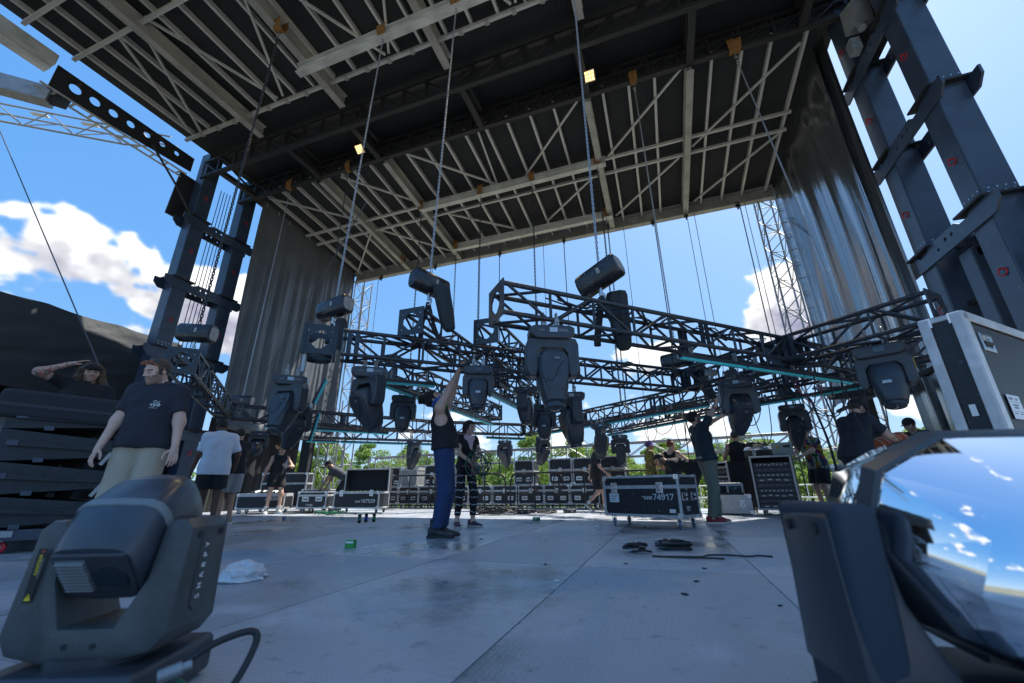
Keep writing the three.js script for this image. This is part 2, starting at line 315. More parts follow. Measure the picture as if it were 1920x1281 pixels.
// ---------------------------------------------------------------- roof
{
  const roof = thing('stage_roof', 'black stage roof underside carried by pale aluminium rafters and girders', 'roof');
  // roof skin in strips between rafters
  const panel = (x0, x1, z0, y0, z1, y1) => {
    const L = Math.hypot(z1 - z0, y1 - y0); const g = uvBox(new THREE.BoxGeometry(x1 - x0 - 0.003, 0.05, L));
    const p = part(roof, 'roof_panel', g, M.roofSkin); p.position.set((x0 + x1) / 2, (y0 + y1) / 2, (z0 + z1) / 2); p.rotation.x = -Math.atan2(y1 - y0, Math.abs(z1 - z0)) * Math.sign(z0 - z1) * -1;
  };
  const xs = [4.8]; for (let x = 4.24; x > -12.4; x -= 0.66) xs.push(x); xs.push(-12.75);
  for (let i = 0; i < xs.length - 1; i++) {
    panel(xs[i + 1], xs[i], -8.22, upY(-8.22) + 0.20, -13.6, upY(-13.6) + 0.20);
    panel(xs[i + 1], xs[i], -1.5, 10.90, -8.25, 10.95);
  }
  part(roof, 'light_block_sheet', fin([box(17.7, 0.04, 6.8, -3.98, 11.06, -4.9), beam([-3.98, upY(-8.1) + 0.32, -8.1], [-3.98, upY(-13.7) + 0.32, -13.7], 17.7, 0.04)]), M.roofSkin);  // unseen sheet added above the panels to stop light leaking through their gaps
  part(roof, 'closing_panel', fin([box(17.6, 0.62, 0.05, -3.98, 10.64, -8.24)]), M.roofSkin);
  // upstage rafters
  const bars = (name, list, w, h, m) => list.forEach(([a, b]) => bar(roof, name, V(...a), V(...b), w, h, m));
  const gird = [-9.4, -6.95, -0.78, 1.7];
  const raf = [-11.9, -11.25, -10.6, -9.95, -8.75, -8.3, -7.65, -6.3, -5.65, -4.97, -4.31, -3.67, -3.02, -2.35, -1.68, -0.37, 0.28, 0.91, 2.22, 2.87, 3.48, 4.2];
  bars('rafter', raf.map((x) => [[x, upY(-8.2) + 0.09, -8.2], [x, upY(-13.4) + 0.09, -13.4]]), 0.065, 0.13, M.alu);
  for (const x of gird) {
    const gt = part(roof, 'girder', fin([beam([x, upY(-8.2) - 0.06, -8.2], [x, upY(-13.4) - 0.06, -13.4], 0.03, 0.34), beam([x, upY(-8.2) - 0.235, -8.2], [x, upY(-13.4) - 0.235, -13.4], 0.17, 0.022), beam([x, upY(-8.2) + 0.12, -8.2], [x, upY(-13.4) + 0.12, -13.4], 0.17, 0.022)]), M.aluDull);
    gt.userData.label = 'deep aluminium I-beam girder';
  }
  for (const z of [-10.4, -10.97]) bars('purlin', [[[-12.2, upY(z) - 0.0, z], [4.3, upY(z) - 0.0, z]]], 0.07, 0.08, M.alu);
  const diag = (x0, z0, x1, z1) => bars('diagonal_brace', [[[x0, upY(z0) + 0.0, z0], [x1, upY(z1) + 0.0, z1]]], 0.05, 0.05, M.alu);
  [[1.85, -10.75, 4.1, -8.54], [2.0, -13.1, 4.2, -11.0], [-3.12, -10.26, -1.0, -8.25], [-6.3, -8.27, -4.14, -10.27], [-0.51, -10.32, 1.55, -8.25], [-3.0, -12.5, -1.1, -11.0], [-8.83, -8.4, -7.1, -10.1], [-6.2, -11.1, -4.3, -12.5], [-0.6, -13.0, 1.5, -11.05], [-11.9, -8.4, -9.6, -10.3], [-9.2, -11.0, -7.2, -13.0], [-11.8, -13.0, -9.6, -11.0], [-4.1, -10.3, -3.9, -8.3]].forEach((d) => diag(...d));
  // header across the back
  part(roof, 'header_beam', fin([beam([-12.3, 9.66, -13.5], [4.42, 9.66, -13.5], 0.05, 0.46), beam([-12.3, 9.44, -13.42], [4.42, 9.44, -13.42], 0.2, 0.022), beam([-12.3, 9.88, -13.42], [4.42, 9.88, -13.42], 0.2, 0.022)]), M.aluDull, 'long weathered aluminium beam closing the back of the roof');
  for (const x of [-10.8, -8.1, -5.2, -2.6, 0.6, 1.7, 3.3]) part(roof, 'hanging_bracket', fin([box(0.12, 0.18, 0.06, 0, 0, 0), box(0.05, 0.12, 0.14, 0, -0.12, 0.05)]), M.roofSteel).position.set(x, 9.42, -13.36);
  // downstage half: rafters, girders, purlins
  const dy = 10.80;
  const dr = []; for (let x = -12.25; x < 4.2; x += 0.66) dr.push(x);
  bars('rafter', dr.map((x) => [[x, dy, -1.5], [x, dy, -5.9]]), 0.065, 0.13, M.alu);
  for (const x of [-10.05, -7.1, -3.9, -0.6, 2.4]) part(roof, 'girder', fin([beam([x, dy - 0.22, -1.5], [x, dy - 0.22, -6.45], 0.03, 0.36), beam([x, dy - 0.40, -1.5], [x, dy - 0.40, -6.45], 0.19, 0.022), beam([x, dy - 0.045, -1.5], [x, dy - 0.045, -6.45], 0.19, 0.022)]), M.aluDull, 'deep aluminium I-beam girder');
  for (const [z, x0] of [[-5.93, -12.6], [-2.35, -12.6], [-3.25, -12.6]]) bars('purlin', [[[x0, dy - 0.11, z], [4.3, dy - 0.11, z]]], 0.08, 0.09, M.alu);
  for (let x = -12.2; x < 4; x += 0.66) part(roof, 'bracket', unitBox, M.aluDull).scale.set(0.10, 0.05, 0.12), roof.children[roof.children.length - 1].position.set(x + 0.33, dy - 0.16, -5.93);
  const dd = (x0, z0, x1, z1) => bars('diagonal_brace', [[[x0, dy - 0.09, z0], [x1, dy - 0.09, z1]]], 0.055, 0.05, M.alu);
  [[-12.1, -1.5, -11.3, -2.3], [-10.9, -3.2, -12.2, -5.8], [-10.2, -3.3, -11.9, -5.9], [-9.9, -3.2, -8.8, -5.8], [-7.2, -3.3, -8.6, -5.8], [-6.8, -3.3, -5.3, -5.8], [-3.8, -3.4, -5.2, -5.8], [-3.6, -3.4, -2.0, -5.8], [-0.4, -3.4, -1.9, -5.8]].forEach((d) => dd(...d));
  // spreader beams the chains hang from
  for (const [x0, x1, y, z] of [[-7.05, 3.5, 9.93, -4.98], [-6.95, -0.6, 9.78, -10.25], [-6.9, -0.7, 9.56, -12.6]]) part(roof, 'spreader_beam', fin([beam([x0, y, z], [x1, y, z], 0.03, 0.22), beam([x0, y - 0.12, z], [x1, y - 0.12, z], 0.17, 0.025), beam([x0, y + 0.12, z], [x1, y + 0.12, z], 0.17, 0.025)]), M.alu, 'pale aluminium cross beam carrying the hoist chains');
  // left edge: plate beam with round holes and a rung flange, then a bright box beam further out
  {
    const pts = [[0, 0], [3.3, 0.25], [3.3, 0.75], [0, 0.75]]; const holes = [];
    for (let k = 0; k < 7; k++) holes.push([0.42 + k * 0.40, 0.42 + 0.02 * k, 0.125 - k * 0.009]);
    const g = extrude(pts, 0.03, 0, holes, 10); g.rotateY(Math.PI / 2); g.translate(-12.95, 9.78, -3.15);
    part(roof, 'edge_plate', uvBox(g), M.roofSteel, 'dark tapered edge plate pierced by a row of round holes');
    const rungs = []; for (let k = 0; k < 9; k++) rungs.push(box(0.26, 0.02, 0.05, -13.03, 9.79 + k * 0.004, -3.3 - k * 0.36));
    part(roof, 'edge_flange', fin([beam([-13.16, 9.80, -3.0], [-13.16, 9.84, -6.35], 0.05, 0.03), beam([-12.90, 9.80, -3.0], [-12.90, 9.84, -6.35], 0.05, 0.03), ...rungs]), M.alu);
    part(roof, 'edge_beam', fin([beam([-12.8, 10.45, -0.6], [-12.8, 10.45, -3.05], 0.22, 0.30), beam([-13.0, 10.28, -0.6], [-13.0, 10.28, -3.05], 0.3, 0.03)]), M.alu);
    part(roof, 'ram', fin([tube([-12.8, 10.0, -5.3], [-12.95, 9.2, -6.35], 0.03, 8), tube([-12.95, 9.2, -6.35], [-13.0, 8.6, -6.9], 0.05, 8)]), M.roofSteel);
    part(roof, 'side_plate', fin([box(0.05, 1.5, 0.7, -13.3, 9.3, -6.7, 0, 0, -0.08)]), M.roofSteel);
  }
}
// ---------------------------------------------------------------- main black roof trusses
function roofTruss(z, label) {
  const t = thing('roof_truss', label, 'truss', [0, 0, 0], 0, 'main trusses spanning the stage roof');
  const x0 = -13.0, x1 = 4.9, yb = 10.06, yt = 10.72, n = 26, st = (x1 - x0) / n;
  bar(t, 'bottom_chord', V(x0, yb + 0.05, z), V(x1, yb + 0.05, z), 0.12, 0.10, M.roofSteel);
  bar(t, 'top_chord', V(x0, yt, z), V(x1, yt, z), 0.10, 0.08, M.roofSteel);
  for (let i = 0; i <= n; i++) {
    const x = x0 + i * st;
    bar(t, 'post', V(x, yb + 0.1, z), V(x, yt - 0.04, z), 0.07, 0.06, M.roofSteel);
    if (i < n) { const f = (i < n / 2); bar(t, 'brace', V(x + (f ? 0.03 : st - 0.03), yt - 0.04, z), V(x + (f ? st - 0.03 : 0.03), yb + 0.1, z), 0.05, 0.05, M.roofSteel); }
  }
}
roofTruss(-6.82, 'black steel roof truss spanning the stage, the one nearer the audience');
roofTruss(-8.13, 'black steel roof truss spanning the stage, next to the upstage rafters');
{
  const t = thing('truss_spacer', 'dark cross members tying the two main roof trusses together', 'truss');
  for (const x of [-12.2, -9.4, -7.1, -3.7, -0.75, 1.7, 4.0]) {
    bar(t, 'strut', V(x, 10.14, -6.84), V(x, 10.14, -8.10), 0.16, 0.14, M.roofSteel);
    bar(t, 'upper_strut', V(x, 10.66, -6.84), V(x, 10.66, -8.10), 0.1, 0.08, M.roofSteel);
    bar(t, 'cross_brace', V(x, 10.6, -6.88), V(x, 10.2, -8.06), 0.05, 0.05, M.roofSteel);
  }
}
// ---------------------------------------------------------------- work lights on the trusses (lit)
for (const [x, y, z, lab] of [[-7.35, 10.02, -7.52, 'lit square work light under the roof, above the left drape'], [-0.60, 10.02, -7.56, 'lit square work light under the roof, beside the tall chain']]) {
  const t = thing('work_light', lab, 'work light', [x, y, z]);
  const tilt = R(-38);
  const h = part(t, 'housing', fin([rbox(0.26, 0.05, 0.26, 0.012)]), M.aluDull); h.rotation.x = tilt;
  part(t, 'bracket', fin([beam([-0.14, 0, 0], [-0.14, 0.14, 0], 0.02, 0.03), beam([0.14, 0, 0], [0.14, 0.14, 0], 0.02, 0.03), beam([-0.14, 0.14, 0], [0.14, 0.14, 0], 0.03, 0.02)]), M.roofSteel);
  const cells = []; for (let i = 0; i < 3; i++) for (let j = 0; j < 3; j++) cells.push(box(0.058, 0.006, 0.058, (i - 1) * 0.075, -0.030, (j - 1) * 0.075));
  const glow = part(t, 'led_cell', fin(cells), mat({ color: [0.9, 0.85, 0.7], emissive: new THREE.Color(1.0, 0.58, 0.17), emissiveIntensity: 1.3, roughness: 0.4 }), 'warm glowing LED cells'); glow.rotation.x = tilt;
  const L = new THREE.SpotLight(new THREE.Color(1.0, 0.74, 0.38), 8, 25, R(62), 0.7, 2);
  L.position.set(0, -0.06, 0.05); L.target.position.set(0, -3, 2.3); L.castShadow = true; L.shadow.radius = 5; t.add(L, L.target); L.name = 'lamp_light'; L.target.name = 'lamp_aim';
}
// ---------------------------------------------------------------- towers at the stage sides
function tower(cx, side, label) {            // side: +1 means the stage lies towards +x
  const t = thing('stage_tower', label, 'tower', [cx, 0, 0], 0, 'steel towers carrying the roof');
  const zf = -7.02, zr = -8.42, w = 0.42;
  for (const z of [zf, zr]) {
    const col = part(t, 'column', fin([rbox(w, 12.6, w, 0.025, 0, 4.8, z)]), M.steelBlack);
    for (const y of [8.62, 6.5, 4.38, 2.26, 0.2]) {
      part(col, 'collar', fin([box(w + 0.2, 0.035, w + 0.2, 0, y, z)]), M.roofSteel);
      const bolts = []; for (let i = 0; i < 4; i++) for (let k = 0; k < 2; k++) { const bx = (i - 1.5) * 0.095 + (k ? 0.02 : 0); bolts.push(tube([bx, y + 0.07 + k * 0.07, z + w / 2 - 0.004], [bx, y + 0.07 + k * 0.07, z + w / 2 + 0.008], 0.011, 6)); bolts.push(tube([side * (w / 2 - 0.004), y + 0.07 + k * 0.07, z + bx], [side * (w / 2 + 0.008), y + 0.07 + k * 0.07, z + bx], 0.011, 6)); }
      { const bm = part(col, 'bolts', fin(bolts), M.zinc); bm.userData.kind = 'stuff'; }
    }
  }
  for (const y of [8.62, 6.5, 4.38, 2.26]) for (const s of [-1, 1]) {
    const pr = [[0, -0.06], [0.14, -0.2], [2.26, -0.2], [2.4, -0.06], [2.4, 0.1], [2.0, 0.12], [1.9, 0.02], [1.7, 0.02], [1.62, 0.12], [0.9, 0.12], [0.8, 0.04], [0.6, 0.04], [0.5, 0.12], [0, 0.1]];
    const g = extrude(pr, 0.035, 0, [[1.02, 0.0, 0.035], [1.18, 0.0, 0.035], [1.4, -0.06, 0.03]], 8); g.rotateY(Math.PI / 2); g.translate(s * (w / 2 + 0.02) - 0.0175, y - 0.12, -6.55);
    part(t, 'tie_plate', uvBox(g), M.steelBlack, 'notched steel plate tying the front and back columns');
  }
  for (const z of [zf, zr]) for (const y of [9.4, 7.45, 5.2, 3.3, 1.6]) {
    const g = new THREE.TorusGeometry(0.055, 0.009, 6, 14); g.rotateY(Math.PI / 2 + 0.3);
    part(t, 'safety_pin', fin([g.translate(side * (w / 2 + 0.02), y, z), tube([side * (w / 2 - 0.01), y + 0.05, z], [side * (w / 2 + 0.06), y + 0.05, z], 0.014, 6)]), M.red, 'red looped safety pin');
  }
  // hoisting ropes between the columns
  if (side > 0) for (let k = 0; k < 4; k++) rod(t, 'rope', V(-0.05 + 0.03 * k, -0.8, -7.5 - k * 0.11), V(-0.05 + 0.02 * k, 10.2, -7.55 - k * 0.09), 0.012, M.steelRope);
  return t;
}
tower(-13.05, 1, 'black steel tower with cross plates at the left, beside the grey drape');
{
  const t = tower(4.91, -1, 'tall blue-black steel tower rising at the right edge of the stage');
  // lower jack legs and lug of the right tower
  part(t, 'jack_leg', fin([rbox(0.3, 5.6, 0.3, 0.02, 0.05, 1.2, -7.72)]), M.steelBlack);
  part(t, 'jack_lug', fin([tube([-0.08, 4.15, -7.72], [0.2, 4.15, -7.72], 0.16, 16), rbox(0.22, 0.35, 0.3, 0.02, 0.06, 4.0, -7.72)]), M.steelBlack);
  part(t, 'jack_pin', fin([tube([-0.13, 4.15, -7.72], [-0.06, 4.15, -7.72], 0.05, 10)]), M.zinc);
  part(t, 'foot_brace', fin([beam([0.0, 3.6, -6.4], [0.3, -1.2, -5.5], 0.25, 0.18), beam([0.7, 4.2, -7.0], [1.4, -1.2, -6.6], 0.3, 0.3)]), M.steelBlack);
  // high on the tower: panel added to block sun, moving parts catching the sky
  part(t, 'sun_block_panel', fin([box(0.06, 1.9, 1.5, 0.1, 9.6, -7.72)]), M.fabricBlack);
  part(t, 'winch', fin([box(0.3, 0.5, 0.35, -0.25, 9.35, -7.6, 0.3, 0.2, 0.1), tube([-0.3, 8.9, -7.5], [-0.1, 9.9, -7.9], 0.07, 10), box(0.16, 0.3, 0.2, -0.38, 8.75, -7.75)]), M.galv);
}
// ---------------------------------------------------------------- side drapes
function drape(name, label, x, z0, z1, yTop, yBot, folds, depth, sag, bow, m = M.curtain) {
  const nu = 150, nv = 60, pos = [], idx = [], uv = []; const L = Math.abs(z1 - z0);
  for (let j = 0; j <= nv; j++) for (let i = 0; i <= nu; i++) {
    const u = i / nu, v = j / nv, yt = typeof yTop === 'function' ? yTop(mix(z0, z1, u)) : yTop;
    const yb = typeof yBot === 'function' ? yBot(u) : yBot;
    const y = mix(yt, yb, v) - Math.sin(u * Math.PI * 5) * sag * (1 - v) * (1 - v);
    const z = mix(z0, z1, u) + 0.08 * noise(u * 6, v * 2, 3) * v;
    const amp = depth * (0.15 + 0.85 * v ** 0.7);
    const w = noise(u * folds + v * 0.5, v * 0.7, 5) * 1.2 + 0.45 * noise(u * folds * 2.3 + v * 0.9, v * 1.0, 9) + 0.10 * noise(u * folds * 5 + v * 1.2, v * 2.2, 1);
    pos.push(x + w * amp + bow * Math.sin(u * Math.PI) * Math.sin(v * Math.PI * 0.9), y, z); uv.push(u * L, v * 7);
  }
  for (let j = 0; j < nv; j++) for (let i = 0; i < nu; i++) { const a = j * (nu + 1) + i; idx.push(a, a + 1, a + nu + 1, a + 1, a + nu + 2, a + nu + 1); }
  const g = new THREE.BufferGeometry(); g.setAttribute('position', new THREE.Float32BufferAttribute(pos, 3)); g.setAttribute('uv', new THREE.Float32BufferAttribute(uv, 2)); g.setIndex(idx); g.computeVertexNormals();
  const t = thing(name, label, 'drape'); m.side = THREE.DoubleSide; part(t, 'cloth', g, m); return t;
}
{
  const l = drape('side_drape', 'long grey-black vinyl drape hanging in folds behind the left tower', -12.35, -8.55, -13.45, (z) => upY(z) + 0.16, (u) => 2.45 + 0.15 * Math.sin(u * 7), 16, 0.20, 0.0, 0.0);
  l.children[0].material.side = THREE.DoubleSide;
  part(l, 'bunched_hem', fin([curveTube([[-12.2, 2.5, -8.7], [-12.0, 2.4, -9.5], [-12.25, 2.52, -10.4], [-12.05, 2.4, -11.3], [-12.3, 2.5, -12.2], [-12.2, 2.42, -13.3]], 0.16, 60, 10)]), M.curtain);
  for (let k = 0; k < 10; k++) part(l, 'tie', fin([tube([-12.35, upY(-8.7 - k * 0.5) + 0.25, -8.7 - k * 0.5], [-12.35, upY(-8.7 - k * 0.5) + 0.02, -8.7 - k * 0.5], 0.008, 5)]), M.white);
  const lowM = mat({ color: [0.014, 0.014, 0.016], roughness: 0.9 });
  drape('low_drape', 'black cloth drape closing the lower left side behind the cowboy hat man', -12.75, -8.75, -12.2, 2.7, 0.02, 14, 0.12, 0, 0, lowM);
  drape('low_drape', 'black cloth drape behind the foot of the left tower', -13.5, -5.2, -8.7, 2.6, 0.02, 12, 0.10, 0, 0, lowM);
  const r = drape('side_drape', 'glossy blue-black vinyl drape hanging beside the right tower', 4.46, -8.9, -13.45, (z) => upY(z) + 0.18, (u) => 2.5 + 0.1 * Math.sin(u * 9), 7, 0.14, 0.0, 0.12, M.curtainGloss);
  part(r, 'weight_tube', fin([tube([4.5, 2.42, -8.8], [4.5, 2.42, -13.3], 0.05, 10)]), M.fabricBlack);
  const r2 = drape('side_drape', 'narrow vinyl drape overlapping the right drape, next to the tower column', 4.60, -8.66, -9.9, (z) => 10.7, (u) => 0.15, 4, 0.09, 0.0, -0.1, M.curtainGloss);
}
// ---------------------------------------------------------------- lattice towers of silver tube at the back corners
function lattice3(label, x, z, w, y0, y1, m, bay = 0.5, rc = 0.028, rb = 0.014) {
  const t = thing('lattice_tower', label, 'lattice tower', [x, 0, z], 0, 'silver lattice towers behind the stage');
  const n = Math.round((y1 - y0) / bay), c = [[-1, -1], [1, -1], [1, 1], [-1, 1]].map(([a, b]) => [a * w / 2, b * w / 2]);
  for (const [a, b] of c) rod(t, 'chord', V(a, y0, b), V(a, y1, b), rc, m);
  for (let f = 0; f < 4; f++) {
    const p = c[f], q = c[(f + 1) % 4];
    for (let i = 0; i < n; i++) {
      const ya = y0 + i * bay, yb = ya + bay; const s = (i + f) % 2;
      rod(t, 'brace', V(s ? p[0] : q[0], ya, s ? p[1] : q[1]), V(s ? q[0] : p[0], yb, s ? q[1] : p[1]), rb, m);
      if (i % 2 === 0) rod(t, 'rung', V(p[0], ya, p[1]), V(q[0], ya, q[1]), rb, m);
    }
  }
}
lattice3('silver lattice tower at the back right corner, beside the glossy drape', 4.2, -13.75, 0.5, -1.5, 10.0, M.galv);
lattice3('silver lattice tower at the back left corner, under the end of the header', -12.05, -13.75, 0.5, -1.5, 9.6, M.galv);
lattice3('silver lattice tower behind the left drape, next to the black column', -13.0, -13.9, 0.5, -1.5, 4.2, M.galv);
lattice3('short silver lattice tower behind the man with the orange drum', 4.95, -12.9, 0.5, -1.5, 2.6, M.galv);
single('back_post', fin([rbox(0.4, 7.2, 0.32, 0.03, 0, 2.0, 0)]), M.fabricBlack, 'black cloth-wrapped post behind the left flight cases', 'post', [-13.55, 0, -13.4]);
single('back_post', fin([rbox(0.34, 4.6, 0.3, 0.03, 0, 0.7, 0)]), M.fabricBlack, 'black cloth-wrapped post at the back right, left of the trees', 'post', [4.55, 0, -11.9]);
// right wing: rolled cloth and silver truss seen under the glossy drape
{
  const t = thing('wing_truss', 'silver truss with a rolled black cloth below the right drape', 'truss');
  for (const [y, z] of [[2.55, -10.6], [2.55, -10.2], [2.95, -10.6]]) rod(t, 'chord', V(3.7, y, z), V(7.5, y, z), 0.025, M.galv);
  for (let k = 0; k < 9; k++) { rod(t, 'brace', V(3.7 + k * 0.4, 2.55, -10.2), V(3.9 + k * 0.4, 2.95, -10.6), 0.012, M.galv); rod(t, 'brace', V(4.1 + k * 0.4, 2.55, -10.6), V(3.9 + k * 0.4, 2.95, -10.6), 0.012, M.galv); }
  part(t, 'rolled_cloth', fin([tube([3.4, 2.38, -10.3], [7.5, 2.38, -10.3], 0.14, 12)]), M.fabricBlack);
  part(t, 'wing_roof', fin([box(3.2, 0.06, 5.5, 6.5, 3.3, -10.4)]), M.fabricBlack);
}
// ---------------------------------------------------------------- left wing with black tarpaulin fascia
{
  const t = thing('wing_canopy', 'low side canopy with a wrinkled black tarpaulin fascia at the left', 'canopy');
  const nu = 120, nv = 26, pos = [], idx = [], uv = [];
  for (let j = 0; j <= nv; j++) for (let i = 0; i <= nu; i++) {
    const u = i / nu, v = j / nv, z = mix(3, -8.6, u);
    const yt = mix(5.45, 5.3, u) - 0.06 * Math.abs(Math.sin(u * 22)), yb = mix(3.45, 2.95, u) + 0.05 * Math.sin(u * 15);
    const n = noise(u * 14 + v * 3, v * 6, 2) * 0.05 + noise(u * 9, v * 10 + u * 14, 7) * 0.03 + noise(u * 40, v * 30, 3) * 0.008;
    pos.push(-15 + n * Math.sin(v * Math.PI) * 1.3 + 0.12 * Math.sin(v * Math.PI), mix(yt, yb, v), z); uv.push(u * 11, v * 2.2);
  }
  for (let j = 0; j < nv; j++) for (let i = 0; i < nu; i++) { const a = j * (nu + 1) + i; idx.push(a, a + 1, a + nu + 1, a + 1, a + nu + 2, a + nu + 1); }
  const g = new THREE.BufferGeometry(); g.setAttribute('position', new THREE.Float32BufferAttribute(pos, 3)); g.setAttribute('uv', new THREE.Float32BufferAttribute(uv, 2)); g.setIndex(idx); g.computeVertexNormals();
  const m = mat({ color: [0.026, 0.031, 0.036], roughness: 0.62, bumpMap: tile(texGrunge, 1.2), bumpScale: 0.012 }); m.side = THREE.DoubleSide;
  part(t, 'fascia', g, m, 'wrinkled black tarpaulin');
  part(t, 'roof_sheet', fin([box(6.2, 0.05, 12, -18.15, 5.2, -2.8, 0, 0, 0.02)]), M.roofSkin);
  part(t, 'back_sheet', fin([box(0.05, 7, 12, -21.2, 1.8, -2.8), box(6.2, 6.8, 0.05, -18.1, 1.8, -8.7)]), M.roofSkin);
  for (let k = 0; k < 6; k++) bar(t, 'canopy_rafter', V(-15.1, 3.3, 2 - k * 2), V(-21, 4.4, 1 - k * 2), 0.08, 0.12, M.aluDull);
  for (let k = 0; k < 4; k++) bar(t, 'canopy_purlin', V(-15.4 - k * 1.5, 3.5 + k * 0.28, 3), V(-15.4 - k * 1.5, 3.5 + k * 0.28, -8.4), 0.06, 0.08, M.aluDull);
  part(t, 'floor_sheet', fin([box(6.2, 0.06, 12, -18.1, -0.3, -2.8)]), M.fabricBlack);
}
{
  const t = thing('wing_canopy', 'black tarpaulin edge of the right side canopy, beyond the tower', 'canopy');
  const nu = 40, nv = 14, pos = [], idx = [], uv = [];
  for (let j = 0; j <= nv; j++) for (let i = 0; i <= nu; i++) { const u = i / nu, v = j / nv; pos.push(7.4 + 0.2 * noise(u * 9 + v * 4, v * 6, 2), mix(6.4, 3.2, v) - u * 1.1, mix(-3.5, -9.5, u)); uv.push(u * 6, v * 3); }
  for (let j = 0; j < nv; j++) for (let i = 0; i < nu; i++) { const a = j * (nu + 1) + i; idx.push(a, a + 1, a + nu + 1, a + 1, a + nu + 2, a + nu + 1); }
  const g = new THREE.BufferGeometry(); g.setAttribute('position', new THREE.Float32BufferAttribute(pos, 3)); g.setAttribute('uv', new THREE.Float32BufferAttribute(uv, 2)); g.setIndex(idx); g.computeVertexNormals();
  const m = mat({ color: [0.018, 0.021, 0.024], roughness: 0.5, bumpMap: tile(texGrunge, 1.2), bumpScale: 0.02 }); m.side = THREE.DoubleSide; part(t, 'fascia', g, m);
}
// ---------------------------------------------------------------- crane jib and arm outside the left edge
{
  const t = thing('crane_jib', 'thin lattice crane jib reaching in from the left against the sky', 'crane jib');
  const A = V(-14.0, 11.0, -6.3), B = V(-24.5, 11.4, 1.05), d = B.clone().sub(A), n = 20, s = V(d.z, 0, -d.x).normalize().multiplyScalar(0.22);
  const P = (k, side, up) => A.clone().addScaledVector(d, k / n).addScaledVector(s, side).add(V(0, up, 0));
  const taper = (k) => (k < 2 ? 0.22 + k * 0.12 : 0.46);
  for (const side of [-1, 1]) rod(t, 'top_chord', P(0, side, 0.46), P(n, side, 0.46), 0.028, M.aluDull);
  rod(t, 'bottom_chord', P(2, 0, 0), P(n, 0, 0), 0.032, M.aluDull); rod(t, 'bottom_chord', P(2, 0, 0), P(0, 0, 0.2), 0.03, M.aluDull);
  for (let k = 2; k < n; k++) for (const side of [-1, 1]) rod(t, 'brace', P(k, k % 2 ? side : 0, k % 2 ? 0.46 : 0), P(k + 1, k % 2 ? 0 : side, k % 2 ? 0 : 0.46), 0.016, M.aluDull);
  for (let k = 1; k < n; k += 2) { const g = part(t, 'top_plate', unitBox, M.white); g.position.copy(P(k + 0.6, 0, 0.5)); g.scale.set(0.42, 0.02, 0.14); g.rotation.y = 0.6; }
  const a = thing('boom_arm', 'short grey steel boom arm ending under the roof edge at the left', 'boom arm');
  part(a, 'arm', fin([beam([-13.15, 9.75, -3.35], [-16.6, 9.95, -0.3], 0.3, 0.42)]), M.galv);
  part(a, 'end_fork', fin([beam([-12.95, 9.72, -3.55], [-13.2, 9.75, -3.3], 0.16, 0.3)]), M.roofSteel);
}
{
  const t = thing('guy_wire', 'thin steel guy wire with a turnbuckle slanting behind the long-haired man', 'wire');
  const a = V(-15.6, 10.3, -3.0), b = V(-8.85, 1.75, -4.55), c = V(-8.45, 1.15, -4.65), d = V(-8.2, 0.7, -4.7);
  rod(t, 'wire', a, b, 0.012, M.steelRope);
  part(t, 'turnbuckle', fin([tube(b, c, 0.022, 8), tube(c, d, 0.014, 6), tube(b.clone().add(V(0.04, 0.0, 0.04)), c.clone().add(V(0.04, 0, 0.04)), 0.012, 6)]), M.zinc);
}
// ---------------------------------------------------------------- thin wires hanging from the header
{
  const xs = [[-10.9, 0], [-8.2, 0], [-6.1, 0], [-5.2, 1], [-3.4, 0], [-2.6, 1], [-0.4, 0], [0.65, 1], [1.72, 0], [1.95, 0], [3.35, 1], [3.5, 0]];
  for (const [x, k] of xs) single('hanging_wire', fin([tube([0, 0.3, 0], [0, 9.4, 0], k ? 0.016 : 0.010, 6)]), k ? M.cable : M.steelRope, 'thin dark wire hanging from the header to the back of the stage', 'wire', [x, 0, -13.3], 0, 'wires hanging from the header');
  single('hanging_wire', fin([tube([4.4, 8.3, -12.9], [5.2, 1.8, -8.4], 0.01, 5)]), M.steelRope, 'thin wire slanting across the glossy right drape', 'wire');
  single('hanging_wire', fin([tube([-10.8, 2.6, -8.2], [-4.2, 5.1, -4.6], 0.008, 5)]), M.steelRope, 'thin line slanting up across the folds of the left drape', 'wire');
}
